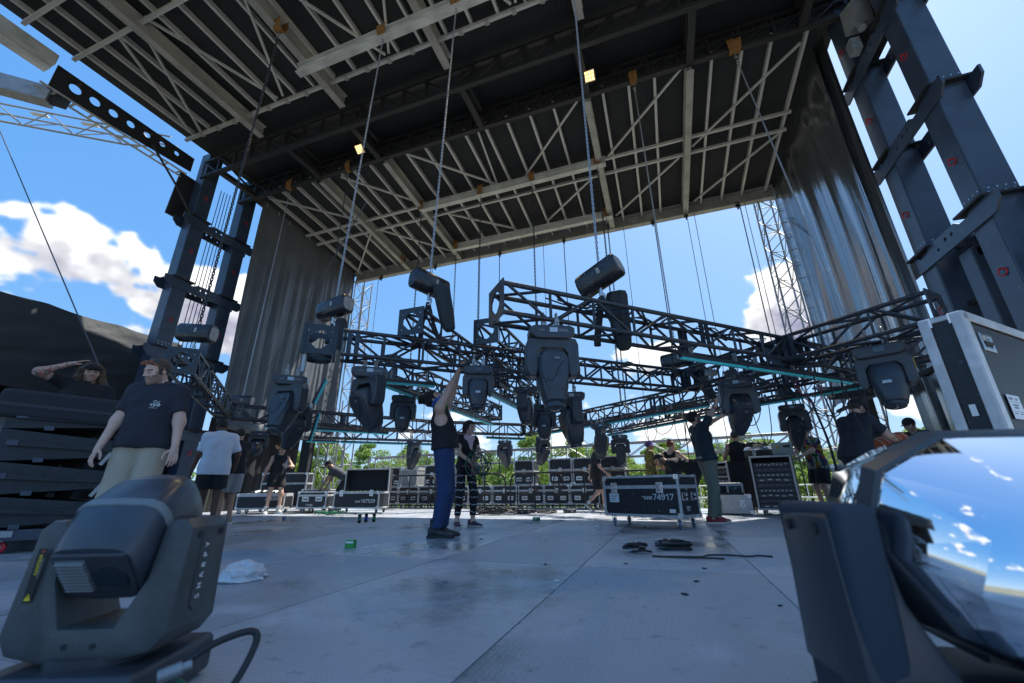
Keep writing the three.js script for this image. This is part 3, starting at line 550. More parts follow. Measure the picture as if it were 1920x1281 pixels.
// ================================================================ THE RIG: box trusses, hoists, moving lights, LED battens
const S = 0.30;                                                   // truss section
function endPlate(th = 0.014) {                                   // square plate with a diamond opening and corner bosses
  const h = S / 2 + 0.035, o = 0.115; const hs = [];
  for (const a of [-1, 1]) for (const b of [-1, 1]) { hs.push([a * 0.075 + a * 0.055, b * 0.02 + b * 0.085, 0.010]); }
  const g = extrude([[-h, -h], [h, -h], [h, h], [-h, h]], th, 0, [[[-o, -0.03], [-0.03, -o], [0.03, -o], [o, -0.03], [o, 0.03], [0.03, o], [-0.03, o], [-o, 0.03]], ...hs], 6);
  g.rotateY(Math.PI / 2); return uvBox(g);                         // plate normal along x
}
const plateGeo = endPlate();
const postGeo = fin([box(0.012, S, 0.055)]);
function truss(label, A, B, opt = {}) {
  const a = V(...A), d = V(...B).sub(a), L = d.length();
  const t = thing('box_truss', label, 'truss', A, Math.atan2(-d.z, d.x), opt.group || 'black box trusses hanging over the deck');
  t.rotation.order = 'YXZ'; t.rotation.z = Math.asin(d.y / L);
  const h = S / 2, m = M.trussBlack;
  for (const y of [0, S]) for (const z of [-h, h]) rod(t, 'chord', V(0, y, z), V(L, y, z), 0.0245, m, unitCyl12);
  const n = Math.max(2, Math.round(L / 0.48)), b = L / n;
  for (let i = 0; i < n; i++) {
    const x0 = i * b + 0.04, x1 = (i + 1) * b - 0.04, f = i % 2 === 0;
    for (const z of [-h, h]) {
      rod(t, 'brace', V(f ? x0 : x1, S, z), V(f ? x1 : x0, 0, z), 0.0155, m);
      if (i) rod(t, 'brace', V(i * b, 0, z), V(i * b, S, z), 0.0155, m);
    }
    for (const y of [0, S]) {
      rod(t, 'brace', V(x0, y, f ? -h : h), V(x1, y, f ? h : -h), 0.0155, m);
      if (i && i % 2 === 0) rod(t, 'brace', V(i * b, y, -h), V(i * b, y, h), 0.0155, m);
    }
  }
  if (opt.p0 !== 0) { const p = part(t, 'end_plate', plateGeo, m); p.position.set(-0.012, S / 2, 0); }
  if (opt.p1 !== 0) { const p = part(t, 'end_plate', plateGeo, m); p.position.set(L, S / 2, 0); }
  for (const x of opt.joints || []) for (const z of [-h - 0.012, h + 0.012]) for (const s of [-0.045, 0.045]) {
    const j = part(t, 'coupler', fin([box(0.055, S + 0.02, 0.012)]), m); j.position.set(x + s, S / 2, z);
  }
  return t;
}
const Y0 = 2.1;
truss('black box truss nearest the camera, hung from the tilted hoist', [-1.35, Y0, -3.38], [1.60, Y0, -6.18], { joints: [2.55] });
truss('black box truss end jutting out to the right in front of the glossy drape', [1.70, Y0, -6.16], [2.80, Y0, -5.10], { joints: [0.12] });
truss('black box truss that the man in blue jeans holds', [-3.60, Y0, -3.86], [0.38, Y0, -7.42], { joints: [0.12, 2.5] });
truss('short black box truss between the two truss corners above the wheeled case', [0.54, Y0, -7.40], [1.52, Y0, -6.42], { joints: [0.1] });
truss('black box truss lying across another, left one of two with square plate ends', [-2.86, 2.45, -4.20], [-2.86, 2.45, -7.3], {});
truss('black box truss lying across another, right one of two with square plate ends', [-2.10, 2.45, -4.87], [-2.10, 2.45, -7.9], {});
truss('black box truss running upstage behind the man in blue jeans, left of his head', [-3.75, 2.14, -4.95], [-3.75, 2.14, -9.3], {});
truss('black box truss running upstage behind the nearest moving light', [-2.50, 2.14, -5.95], [-2.50, 2.14, -8.2], {});
truss('black box truss with a square end plate above the man in the black tee', [-6.05, Y0, -3.57], [-9.0, Y0, -6.42], {});
truss('black box truss over the man in the white tee, running behind the left moving lights', [-9.05, Y0, -6.65], [-6.2, Y0, -10.45], { joints: [0.12, 2.4] });
truss('black box truss at the far back corner, left of the rear moving lights', [-6.08, Y0, -10.6], [-4.0, Y0, -12.15], { joints: [0.12] });
truss('long black box truss running from the far back corner to the right', [-3.85, Y0, -12.15], [1.95, Y0, -7.8], { joints: [0.1, 2.4, 4.8] });
truss('black box truss above the tie-dye shirt worker', [2.05, Y0, -7.72], [3.5, Y0, -6.55], { joints: [0.1] });
truss('black box truss at the back above the walking man', [-1.5, Y0, -12.5], [2.3, Y0, -8.5], { joints: [2.6] });
truss('black box truss farthest left at the back, above the open case', [-10.3, Y0, -10.0], [-7.2, Y0, -12.7], {});
truss('black box truss continuing past the corner beside the right moving light', [1.78, Y0, -6.36], [3.2, Y0, -7.75], {});
// corner block at the head of the held truss
{
  const t = thing('corner_block', 'black cube corner block with crossed plates, on the left end of the held truss', 'truss corner', [-3.78, Y0, -3.68], Math.atan2(3.56, 3.98), undefined);
  for (const [rx, ry, px, pz] of [[0, 0, S / 2 + 0.0, 0], [0, 0, -S / 2 - 0.012, 0]]) part(t, 'plate', plateGeo, M.trussBlack).position.set(px, S / 2, pz);
  for (const s of [-1, 1]) { const p = part(t, 'plate', plateGeo, M.trussBlack); p.rotation.y = Math.PI / 2; p.position.set(0, S / 2, s * (S / 2 + 0.006)); }
  for (const y of [-0.03, -0.055]) { const g = new THREE.TorusGeometry(0.155, 0.014, 8, 28); g.rotateX(Math.PI / 2); part(t, 'ring', fin([g.translate(0, y, 0)]), M.trussBlack); }
  part(t, 'spigot', fin([tube([-0.13, -0.25, 0.1], [-0.13, 0.0, 0.1], 0.028, 10)]), M.galv);
}
// ---------------------------------------------------------------- chains
const linkGeo = (() => { const r = 0.0062, w = 0.0115, h = 0.0135, pts = []; for (let i = 0; i < 12; i++) { const a = i / 12 * 6.283; pts.push(V(Math.cos(a) * w, Math.sin(a) * w + Math.sign(Math.sin(a) + 1e-6) * h, 0)); } const c = new THREE.CatmullRomCurve3(pts, true); return new THREE.TubeGeometry(c, 12, r, 5, true); })();
const PITCH = 0.0375;
function chain(label, top, bottom, m = M.chain, scale = 1) {
  const a = V(...top), b = V(...bottom), d = a.clone().sub(b), L = d.length(), n = Math.floor(L / (PITCH * scale)); d.normalize();
  const q = new THREE.Quaternion().setFromUnitVectors(YUP, d), gs = [];
  for (let i = 0; i < n; i++) { const g = linkGeo.clone(); g.scale(scale, scale, scale); g.rotateY((i % 2 ? Math.PI / 2 : 0) + 0.5); g.applyQuaternion(q); g.translate(...b.clone().addScaledVector(d, (i + 0.5) * PITCH * scale).sub(b).toArray()); gs.push(g); }
  const t = thing('hoist_chain', label, 'chain', bottom, 0, 'hoist chains hanging from the roof');
  const m2 = part(t, 'links', mergeGeometries(gs), m); m2.userData.kind = 'stuff';
  part(t, 'top_hook', fin([curveTube([[0, 0.02, 0], [0.035, -0.03, 0], [0.02, -0.075, 0], [-0.025, -0.06, 0]], 0.011, 16, 6), tube([0, 0, 0], [0, 0.08, 0], 0.018, 8)]), M.zinc).position.copy(V(...top).sub(V(...bottom)).add(V(0, -0.02, 0)));
  return t;
}
function burlap(label, x, y, z, w = 0.2, drop = 0.32, turn = 0) {
  const t = thing('burlap_wrap', label, 'burlap', [x, y, z], turn, 'burlap pads under the chain slings');
  const nu = 14, nv = 16, pos = [], idx = [];
  for (let j = 0; j <= nv; j++) for (let i = 0; i <= nu; i++) {
    const u = i / nu - 0.5, v = j / nv; const a = (v - 0.5) * Math.PI * 1.55;
    const ww = w * (0.8 + 0.5 * Math.abs(v - 0.5)) , n = noise(u * 5 + x, v * 6, z) * 0.03;
    pos.push(u * ww + n, -Math.cos(a) * (drop * 0.62) + drop * 0.35 + n, Math.sin(a) * 0.115 + noise(u * 8, v * 4 + x, 4) * 0.02);
  }
  for (let j = 0; j < nv; j++) for (let i = 0; i < nu; i++) { const a = j * (nu + 1) + i; idx.push(a, a + 1, a + nu + 1, a + 1, a + nu + 2, a + nu + 1); }
  const g = new THREE.BufferGeometry(); g.setAttribute('position', new THREE.Float32BufferAttribute(pos, 3)); g.setIndex(idx); g.computeVertexNormals(); uvBox(g);
  const c = part(t, 'cloth', g, M.burlap); c.material.side = THREE.DoubleSide;
  part(t, 'shackle', fin([tube([0, -drop * 0.3, 0], [0, -drop * 0.3 - 0.16, 0], 0.016, 6), tube([-0.035, -drop * 0.3 - 0.12, 0], [0.035, -drop * 0.3 - 0.12, 0], 0.013, 6)]), M.chain);
}
[['burlap pad on the girder above the left tower chain', -7.0, 10.38, -4.30, 0.24], ['burlap pad on the front cross beam, left one', -4.67, 9.92, -4.98, 0.22], ['burlap pad on the front cross beam, right one', -2.9, 9.92, -4.98, 0.22], ['burlap pad on the truss at the top of the left drape', -10.64, 10.08, -8.13, 0.24], ['burlap pad on the truss over the leftmost work light', -8.27, 10.08, -8.13, 0.18],
  ['burlap pad on the truss at the upper right, yellowish', 2.66, 10.08, -8.13, 0.30], ['burlap pad on the truss right of the middle work light', 0.4, 10.08, -8.13, 0.2], ['burlap pad at the left end of the middle cross beam', -6.9, 9.76, -10.25, 0.2], ['burlap pad on the middle cross beam, second from its left end', -4.67, 9.78, -10.25, 0.2], ['burlap pad on the middle cross beam, second from its right end', -2.9, 9.78, -10.25, 0.2],
  ['burlap pad at the right end of the middle cross beam', -0.84, 9.76, -10.25, 0.2], ['burlap pad at the right end of the back cross beam', -0.9, 9.56, -12.6, 0.2], ['burlap pad at the left end of the back cross beam', -6.76, 9.56, -12.6, 0.2], ['burlap pad on the left girder end by the header', -9.39, 9.6, -12.8, 0.2]].forEach((b) => burlap(b[0], b[1], b[2], b[3], b[4], 0.34));
// ---------------------------------------------------------------- chain hoists
const hoistBody = loft([[-0.27, 0, 0, 0.09, 0.10, 3], [-0.262, 0, 0, 0.108, 0.128, 3.2], [-0.24, 0, 0, 0.118, 0.142, 3.2], [0.24, 0, 0, 0.118, 0.142, 3.2], [0.262, 0, 0, 0.108, 0.128, 3.2], [0.27, 0, 0, 0.09, 0.10, 3]], 32); hoistBody.rotateY(Math.PI / 2);
const hoistCap = loft([[0, 0, 0, 0.088, 0.105, 3], [0.008, 0, 0, 0.083, 0.100, 3]], 28); hoistCap.rotateY(Math.PI / 2);
M.capPale = mat({ map: tile(scuffMap(61, 200, [0.40, 0.38, 0.36], [0.08, 0.07, 0.06], 1.6), 3), roughness: 0.6 });
M.hoistPaint = mat({ map: tile(scuffMap(63, 150, [0.020, 0.023, 0.028], [0.34, 0.34, 0.34], 0.6), 2), roughness: 0.24 });
const bagGeo = (() => { const g = loft([[0, 0, 0, 0.10, 0.07, 3], [-0.06, 0, 0, 0.115, 0.085, 3.5], [-0.45, 0.01, 0.01, 0.10, 0.075, 3], [-0.62, 0.02, 0.012, 0.075, 0.055, 2.6], [-0.66, 0.02, 0.012, 0.045, 0.03, 2.2]], 24); g.rotateX(-Math.PI / 2); g.scale(1, 1, 1); const p = g.attributes.position; for (let i = 0; i < p.count; i++) { const y = p.getY(i), a = Math.atan2(p.getZ(i), p.getX(i)), k = 1 + 0.06 * Math.sin(a * 7 + y * 3) + 0.08 * noise(a, y * 4, 2); p.setX(i, p.getX(i) * k); p.setZ(i, p.getZ(i) * k); } g.computeVertexNormals(); return g; })();
M.bag = mat({ color: [0.022, 0.030, 0.034], roughness: 0.75, bumpMap: tile(texFine, 5), bumpScale: 0.002 });
function hoist(label, pos, turn, roll, pitch, opt = {}) {
  const t = thing('chain_hoist', label, 'chain hoist', pos, 0, 'chain hoists on the trusses');
  const b = part(t, 'body', hoistBody, M.hoistPaint); b.rotation.order = 'YXZ'; b.rotation.set(pitch, turn, roll);
  for (const s of [-1, 1]) { const c = part(b, 'end_cap', hoistCap, s > 0 || opt.cap2 ? M.capPale : M.hoistPaint); c.position.x = s * 0.268; if (s < 0) c.rotation.y = Math.PI; }
  part(b, 'label_band', fin([box(0.04, 0.07, 0.003, 0.05, 0.02, 0.1185)]), M.aluDull);
  part(t, 'hook', fin([tube([0, -0.24, 0], [0, -0.12, 0], 0.022, 8), curveTube([[0, -0.2, 0], [0.04, -0.25, 0], [0.02, -0.31, 0], [-0.035, -0.29, 0]], 0.015, 16, 7)]), M.zinc);
  if (opt.sling) for (const [q, w] of opt.sling.map((p) => [V(...p).sub(V(...pos)), 0.045])) {
    const mid = V(q.x * 0.55, mix(-0.3, q.y, 0.55) + 0.02, q.z * 0.55 + 0.02);
    const g = curveTube([[0, -0.27, 0], mid, [q.x * 0.95, q.y + 0.06, q.z * 0.95], [q.x, q.y - 0.02, q.z]], opt.sr || 0.026, 18, 8); part(t, 'sling', uvBox(g), M.bag, 'black round sling');
  }
  if (opt.bag) { const g = part(t, 'chain_bag', bagGeo, M.bag, 'black cloth chain bag'); g.position.set(...opt.bag); if (opt.bagTurn) g.rotation.set(...opt.bagTurn); if (opt.bagS) g.scale.setScalar(opt.bagS); }
  if (opt.top) chain(opt.chainLabel, opt.top, [pos[0], pos[1] + 0.16, pos[2]], opt.chainMat || M.chain, opt.cs || 1);
}
hoist('large tilted black chain hoist over the nearest truss', [-0.46, 2.86, -4.36], R(-20), R(17), R(8), { cap2: 0, sr: 0.04, sling: [[-0.30, 2.08, -4.17], [-0.56, 2.08, -4.46]], bag: [0.16, -0.18, -0.12], bagS: 1.05, top: [-0.52, 10.7, -4.9], chainLabel: 'bright chain running up from the tilted hoist past the middle work light' });
hoist('black chain hoist seen end-on with a long chain bag, behind the held truss', [-2.76, 3.22, -4.42], R(63), R(-6), R(0), { sling: [[-2.98, 2.45, -4.6], [-2.72, 2.45, -4.68]], bag: [0.19, -0.06, 0.02], bagTurn: [0.1, 0.4, 0.14], top: [-2.9, 9.75, -4.98], chainLabel: 'chain from the front cross beam down to the end-on hoist' });
hoist('black chain hoist with a scratched pale end, over the corner block', [-4.30, 3.08, -4.36], R(-6), R(5), R(2), { cap2: 0, sling: [[-4.0, 2.4, -4.0]], bag: [0.1, -0.17, -0.05], bagS: 0.7, top: [-4.67, 9.75, -4.98], chainLabel: 'chain from the front cross beam down to the hoist over the corner block' });
hoist('black chain hoist with a pale round end, in front of the left tower', [-6.72, 2.92, -4.08], R(20), R(-4), R(0), { sling: [[-6.9, 2.4, -4.25], [-6.6, 2.4, -4.35]], top: [-6.98, 10.15, -4.3], chainLabel: 'dark chain running down in front of the left tower', chainMat: M.chainDark, cs: 1.5 });
hoist('small black chain hoist low in front of the left drape', [-10.3, 2.80, -7.75], R(22), R(-3), R(0), { sling: [[-9.4, 2.4, -6.9]], top: [-10.64, 9.85, -8.13], chainLabel: 'chain running down in front of the left drape' });
hoist('black chain hoist half hidden under the nearest truss, above the wheeled case', [0.42, 2.72, -7.75], R(-15), R(4), 0, { sling: [[0.3, 2.4, -7.4]], bag: [0.26, -0.1, 0.05], bagTurn: [0.2, 0, 0.3], top: [0.4, 9.85, -8.13], chainLabel: 'chain from the roof truss down to the half hidden hoist' });
chain('chain slanting past the right drape to the far truss end', [2.66, 9.75, -8.13], [2.85, 2.5, -7.1]);
chain('chain from the truss over the left work light, nearest the drape edge', [-8.27, 9.85, -8.13], [-8.1, 2.5, -8.0], M.chainDark);
[[-6.9, 9.5, -10.25, 'far chain from the left end of the middle cross beam'], [-4.67, 9.5, -10.25, 'far chain from the middle cross beam, second from the left'], [-2.9, 9.5, -10.25, 'far chain from the middle cross beam, second from the right'], [-0.84, 9.5, -10.25, 'far chain from the right end of the middle cross beam'], [-6.76, 9.3, -12.6, 'far chain from the left end of the back cross beam'], [-0.9, 9.3, -12.6, 'far chain from the right end of the back cross beam']].forEach(([x, y, z, l]) => chain(l, [x, y, z], [x, 2.5, z], M.chainDark, 1.5));
// ---------------------------------------------------------------- moving lights
const octX = (w, h, c) => [[-w / 2 + c, -h / 2], [w / 2 - c, -h / 2], [w / 2, -h / 2 + c * 0.7], [w / 2, h / 2 - c * 0.3], [w / 2 - c * 0.6, h / 2], [-w / 2 + c * 0.6, h / 2], [-w / 2, h / 2 - c * 0.3], [-w / 2, -h / 2 + c * 0.7]];
const baseBig = (() => { const g = extrude(octX(0.40, 0.105, 0.06), 0.20, 0.012); g.translate(0, -0.06, -0.1); return fin([g]); })();
const displayGeo = fin([box(0.075, 0.045, 0.004, 0.01, -0.045, 0.115)]);
const panelGeo = fin([box(0.09, 0.03, 0.004, 0.10, -0.05, 0.1135), box(0.05, 0.02, 0.004, -0.1, -0.05, 0.1135)]);
const clampGeo = (() => { const g = extrude([[-0.02, 0], [0.02, 0], [0.02, 0.085], [0.012, 0.12], [-0.012, 0.12], [-0.02, 0.085]], 0.028, 0.003, [[[-0.009, 0.02], [0.009, 0.02], [0.009, 0.045], [-0.009, 0.045]], [[-0.009, 0.055], [0.009, 0.055], [0.009, 0.08], [-0.009, 0.08]]]); g.translate(0, 0, -0.014); const h = new THREE.TorusGeometry(0.033, 0.010, 6, 12, 4.4); h.rotateZ(-0.6); h.rotateY(Math.PI / 2); return fin([g, h.translate(0, 0.145, -0.02), tube([0.03, 0.1, 0], [-0.03, 0.1, 0], 0.007, 6)]); })();
const yokeBig = (() => {
  const o = [[-0.215, 0], [0.215, 0], [0.235, -0.05], [0.235, -0.28], [0.205, -0.345], [0.165, -0.345], [0.150, -0.30], [0.150, -0.13], [0.105, -0.075], [-0.105, -0.075], [-0.150, -0.13], [-0.150, -0.30], [-0.165, -0.345], [-0.205, -0.345], [-0.235, -0.28], [-0.235, -0.05]];
  const g = extrude(o, 0.13, 0.012); g.translate(0, -0.125, -0.065);
  const knobs = [-1, 1].map((s) => tube([s * 0.2, -0.41, 0], [s * 0.255, -0.41, 0], 0.07, 18, 0.055));
  return fin([g, ...knobs]);
})();
function headGeo(len, back, w, h, e) {
  const g = loft([[-back, 0, 0, w * 0.55, h * 0.6, 2.6], [-back * 0.92, 0, 0, w * 0.8, h * 0.85, 3.2], [-back * 0.5, 0, 0, w, h, e], [len * 0.12, 0, 0, w, h, e], [len * 0.55, 0, 0, w * 0.86, h * 0.86, e * 0.9], [len * 0.86, 0, 0, w * 0.70, h * 0.73, 2.6], [len * 0.90, 0, 0, w * 0.60, w * 0.60, 2.0], [len * 0.985, 0, 0, w * 0.60, w * 0.60, 2], [len, 0, 0, w * 0.55, w * 0.55, 2]], 36);
  g.rotateX(Math.PI / 2); return g;                                 // now points to -y
}
const headBig = headGeo(0.38, 0.17, 0.142, 0.150, 4.5), headSmall = headGeo(0.25, 0.14, 0.125, 0.12, 3.4);
const lensGeo = (r, y) => fin([lathe([[0, 0.0], [r * 0.5, 0.006], [r * 0.9, 0.022], [r, 0.03]], 24).scale(1, 1, 1).translate(0, y - 0.012, 0)]);
const lensBig = lensGeo(0.074, -0.385), lensSmall = lensGeo(0.064, -0.252);
const ringBig = (() => { const g = new THREE.TorusGeometry(0.083, 0.009, 8, 28); g.rotateX(Math.PI / 2); return uvBox(g.translate(0, -0.378, 0)); })();
const shellBig = (() => { const g = extrude([[-0.085, 0.11], [0.085, 0.11], [0.112, 0.05], [0.105, -0.12], [0.06, -0.24], [-0.06, -0.24], [-0.105, -0.12], [-0.112, 0.05]], 0.02, 0.010); g.translate(0, 0, 0.132); const p = g.attributes.position; for (let i = 0; i < p.count; i++) { const y = p.getY(i); if (y < -0.02) p.setZ(i, p.getZ(i) - (-0.02 - y) * 0.16); } g.computeVertexNormals(); return fin([g]); })();
const grooveBig = fin([curveTube([[0.085, 0.02, 0.164], [0.03, -0.05, 0.158], [-0.01, -0.14, 0.146], [-0.05, -0.17, 0.142], [-0.08, -0.15, 0.143]], 0.0028, 24, 5)]);
const plateBig = fin([box(0.052, 0.03, 0.003, 0.02, 0.045, 0.1655)]);
const screwGeo = (() => { const s = []; for (const [x, y] of [[-0.2, -0.17], [-0.12, -0.165], [0, -0.165], [0.12, -0.165], [0.2, -0.17]]) s.push(tube([x, y, 0.075], [x, y, 0.079], 0.006, 6)); return fin(s); })();
M.display = mat({ color: [0.42, 0.50, 0.58], roughness: 0.25 });
M.printGrey = mat({ color: [0.13, 0.14, 0.15], roughness: 0.6 });
function movingBig(label, pos, turn, tilt, pan = 0, s = 1, near = false) {
  const t = thing('moving_light', label, 'stage light', pos, turn, 'moving lights hung under the trusses'); t.scale.setScalar(s);
  for (const x of [-0.065, 0.065]) part(t, 'clamp', clampGeo, M.galv).position.set(x, -0.005, 0);
  const b = part(t, 'base', baseBig, M.plastic); part(b, 'display', displayGeo, M.display); part(b, 'button_panel', panelGeo, M.printGrey);
  const y = part(t, 'yoke', yokeBig, M.plastic); y.rotation.y = pan; if (near) part(y, 'screw', screwGeo, M.cable).userData.kind = 'stuff';
  const h = part(t, 'head', headBig, M.plastic); h.rotation.order = 'YXZ'; h.rotation.set(tilt, pan, 0); h.position.set(0, -0.41, 0);
  part(h, 'lens', lensBig, M.lens); part(h, 'lens_ring', ringBig, M.plastic); part(h, 'front_shell', shellBig, M.plastic);
  part(h, 'groove', grooveBig, M.cable); part(h, 'name_plate', plateBig, M.printGrey);
  return t;
}
const baseSmall = (() => { const g = extrude(octX(0.34, 0.085, 0.04), 0.20, 0.010); g.translate(0, -0.05, -0.1); return fin([g]); })();
const yokeSmall = (() => { const o = [[-0.165, 0], [0.165, 0], [0.185, -0.04], [0.185, -0.22], [0.15, -0.26], [0.132, -0.24], [0.132, -0.10], [0.095, -0.055], [-0.095, -0.055], [-0.132, -0.10], [-0.132, -0.24], [-0.15, -0.26], [-0.185, -0.22], [-0.185, -0.04]]; const g = extrude(o, 0.12, 0.010); return fin([g.translate(0, -0.10, -0.06)]); })();
const logoSmall = fin([box(0.06, 0.028, 0.003, 0, 0, 0), box(0.03, 0.028, 0.004, 0.012, 0.0, 0)]);
const stripeSmall = fin([box(0.004, 0.10, 0.02, 0.199, -0.20, 0.03)]);
M.print = mat({ color: [0.5, 0.52, 0.54], roughness: 0.5 });
M.yellow = mat({ color: [0.65, 0.42, 0.03], roughness: 0.5 });
function movingSmall(label, pos, turn, tilt, pan = 0, s = 1) {
  const t = thing('beam_light', label, 'stage light', pos, turn, 'beam lights hung under the trusses'); t.scale.setScalar(s);
  for (const x of [-0.06, 0.06]) part(t, 'clamp', clampGeo, M.galv).position.set(x, 0, 0);
  const b = part(t, 'base', baseSmall, M.plastic); part(b, 'display', displayGeo, M.lens);
  const y = part(t, 'yoke', yokeSmall, M.plastic); y.rotation.y = pan; part(y, 'warning_strip', stripeSmall, M.yellow);
  const h = part(t, 'head', headSmall, M.plastic); h.rotation.order = 'YXZ'; h.rotation.set(tilt, pan, 0); h.position.set(0, -0.30, 0);
  part(h, 'lens', lensSmall, M.lens); const lg = part(h, 'logo', logoSmall, M.print); lg.position.set(0, -0.07, 0.121); return t;
}
const F = (x, z) => Math.atan2(-x, -z) + 0;                       // turn so that local +z faces the camera
movingBig('large moving light pointing down, nearest the camera under the front truss', [-0.89, 2.0, -3.62], R(25), R(-12), 0, 1.0, true);
movingBig('large moving light leaning away, under the held truss', [-3.32, 1.98, -4.08], R(34), R(26), R(-48), 0.98, true);
movingBig('large moving light under the corner block at the left', [-4.50, 1.97, -4.00], R(40), R(-22), R(-30), 0.96, true);
movingBig('moving light half hidden behind the one under the corner block', [-5.6, 1.93, -5.2], R(30), R(30), R(40), 0.95);
movingBig('moving light hanging over the open flight case, at the back', [-6.6, 1.86, -10.3], R(30), R(12), R(60), 0.98);
movingBig('large moving light right behind the nearest one, pointing down', [-1.30, 1.98, -6.42], R(15), R(8), R(-70), 1.05);
movingBig('moving light at the far back, left of the two by the corner', [-4.42, 1.90, -11.75], R(18), R(20), R(-30), 0.95);
movingBig('moving light at the far back, leaning right', [-3.13, 1.90, -11.32], R(15), R(24), R(50), 0.95);
movingBig('moving light above the walking man', [-1.33, 1.95, -9.78], R(10), R(6), R(75), 0.98);
movingBig('moving light left of the bucket hat worker, pointing straight down', [-1.10, 1.90, -11.8], R(5), R(-8), 0, 1.0);
movingBig('big moving light that the man in olive trousers holds up', [1.08, 2.0, -6.56], R(-10), R(38), R(20), 1.0);
movingBig('moving light in front of the tie-dye shirt', [2.32, 1.97, -8.95], R(-15), R(40), R(10), 0.98);
movingSmall('beam light facing the camera, right of the man in blue jeans', [-2.11, 2.02, -4.66], R(24), R(-14), 0, 1.0);
movingSmall('beam light hanging left of the man in blue jeans', [-3.9, 2.0, -5.7], R(30), R(-8), 0, 1.05);
movingSmall('beam light over the man in the cowboy hat', [-9.5, 1.97, -7.8], R(48), R(-50), 0, 1.15);
movingSmall('beam light left of the nearest moving light, turned sideways', [-1.88, 2.0, -5.88], R(20), R(-4), R(75), 1.0);
movingSmall('beam light directly behind the nearest moving light', [-1.95, 1.97, -7.18], R(12), R(-10), 0, 1.1);
movingSmall('beam light under the truss end at the right, facing the camera', [2.44, 2.04, -5.62], R(-28), R(-16), 0, 1.28);
// ---------------------------------------------------------------- LED battens with teal lenses
const ledHouse = fin([rbox(0.99, 0.05, 0.06, 0.008, 0, 0, 0)]), ledLens = (() => { const g = fin([rbox(0.97, 0.034, 0.052, 0.012, 0, -0.034, 0)]); return g; })(), ledClamp = fin([box(0.03, 0.13, 0.04, 0, 0.08, 0)]);
function ledLine(where, A, B) {
  const a = V(...A), d = V(...B).sub(a), L = d.length(), n = Math.max(1, Math.round(L / 1.0)), turn = Math.atan2(-d.z, d.x);
  for (let i = 0; i < n; i++) {
    const p = a.clone().addScaledVector(d, (i + 0.5) / n);
    const nth = n === 1 ? '' : i === 0 ? ', leftmost' : i === n - 1 ? ', rightmost' : `, ${['', 'second', 'third', 'fourth', 'fifth', 'sixth'][i]} from left`;
    const t = thing('led_batten', `teal LED batten ${where}${nth}`, 'LED batten', p.toArray(), turn, 'teal LED battens under the trusses'); t.rotation.order = 'YXZ'; t.rotation.z = Math.asin(d.y / L);
    t.scale.x = (L / n) / 1.0;
    part(t, 'housing', ledHouse, M.plastic); part(t, 'lens_strip', ledLens, M.teal); for (const s of [-0.33, 0.33]) part(t, 'clamp', ledClamp, M.galv).position.set(s, 0, 0);
  }
}
ledLine('under the nearest truss, towards the right light', [0.30, 1.99, -4.92], [2.70, 1.99, -7.22]);
ledLine('under the truss left of the man in jeans', [-3.73, 2.02, -4.95], [-3.76, 2.02, -9.2]);
ledLine('beside the nearest moving light', [-2.52, 2.02, -5.98], [-2.51, 2.02, -8.0]);
ledLine('at the back above the bucket hat worker', [-1.48, 2.0, -12.4], [1.7, 2.0, -9.1]);
ledLine('above the walking man', [-3.0, 2.0, -11.25], [0.9, 2.0, -8.4]);
ledLine('in front of the tie-dye worker', [1.75, 2.0, -8.72], [3.1, 2.0, -7.55]);
ledLine('at the far back corner', [-4.9, 2.0, -11.45], [-3.96, 2.0, -12.3]);
ledLine('at the back above the open case', [-10.2, 2.0, -9.96], [-7.31, 2.0, -12.56]);
ledLine('beside the corner block', [-3.5, 1.97, -4.55], [-2.95, 1.97, -5.05]);
ledLine('over the man in the white tee', [-8.7, 2.0, -7.2], [-6.9, 2.0, -9.5]);
{
  const t = thing('led_batten', 'teal LED batten hanging upright left of the corner block', 'LED batten', [-4.3, 1.83, -4.3], R(30), 'teal LED battens under the trusses'); t.rotation.z = R(72); t.scale.set(0.36, 0.8, 0.8);
  part(t, 'housing', ledHouse, M.plastic); part(t, 'lens_strip', ledLens, M.teal);
  const t2 = thing('led_batten', 'second upright teal LED batten, below the first at the left', 'LED batten', [-5.75, 1.62, -5.75], R(30), 'teal LED battens under the trusses'); t2.rotation.z = R(80); t2.scale.set(0.5, 0.8, 0.8);
  part(t2, 'housing', ledHouse, M.plastic); part(t2, 'lens_strip', ledLens, M.teal);
}
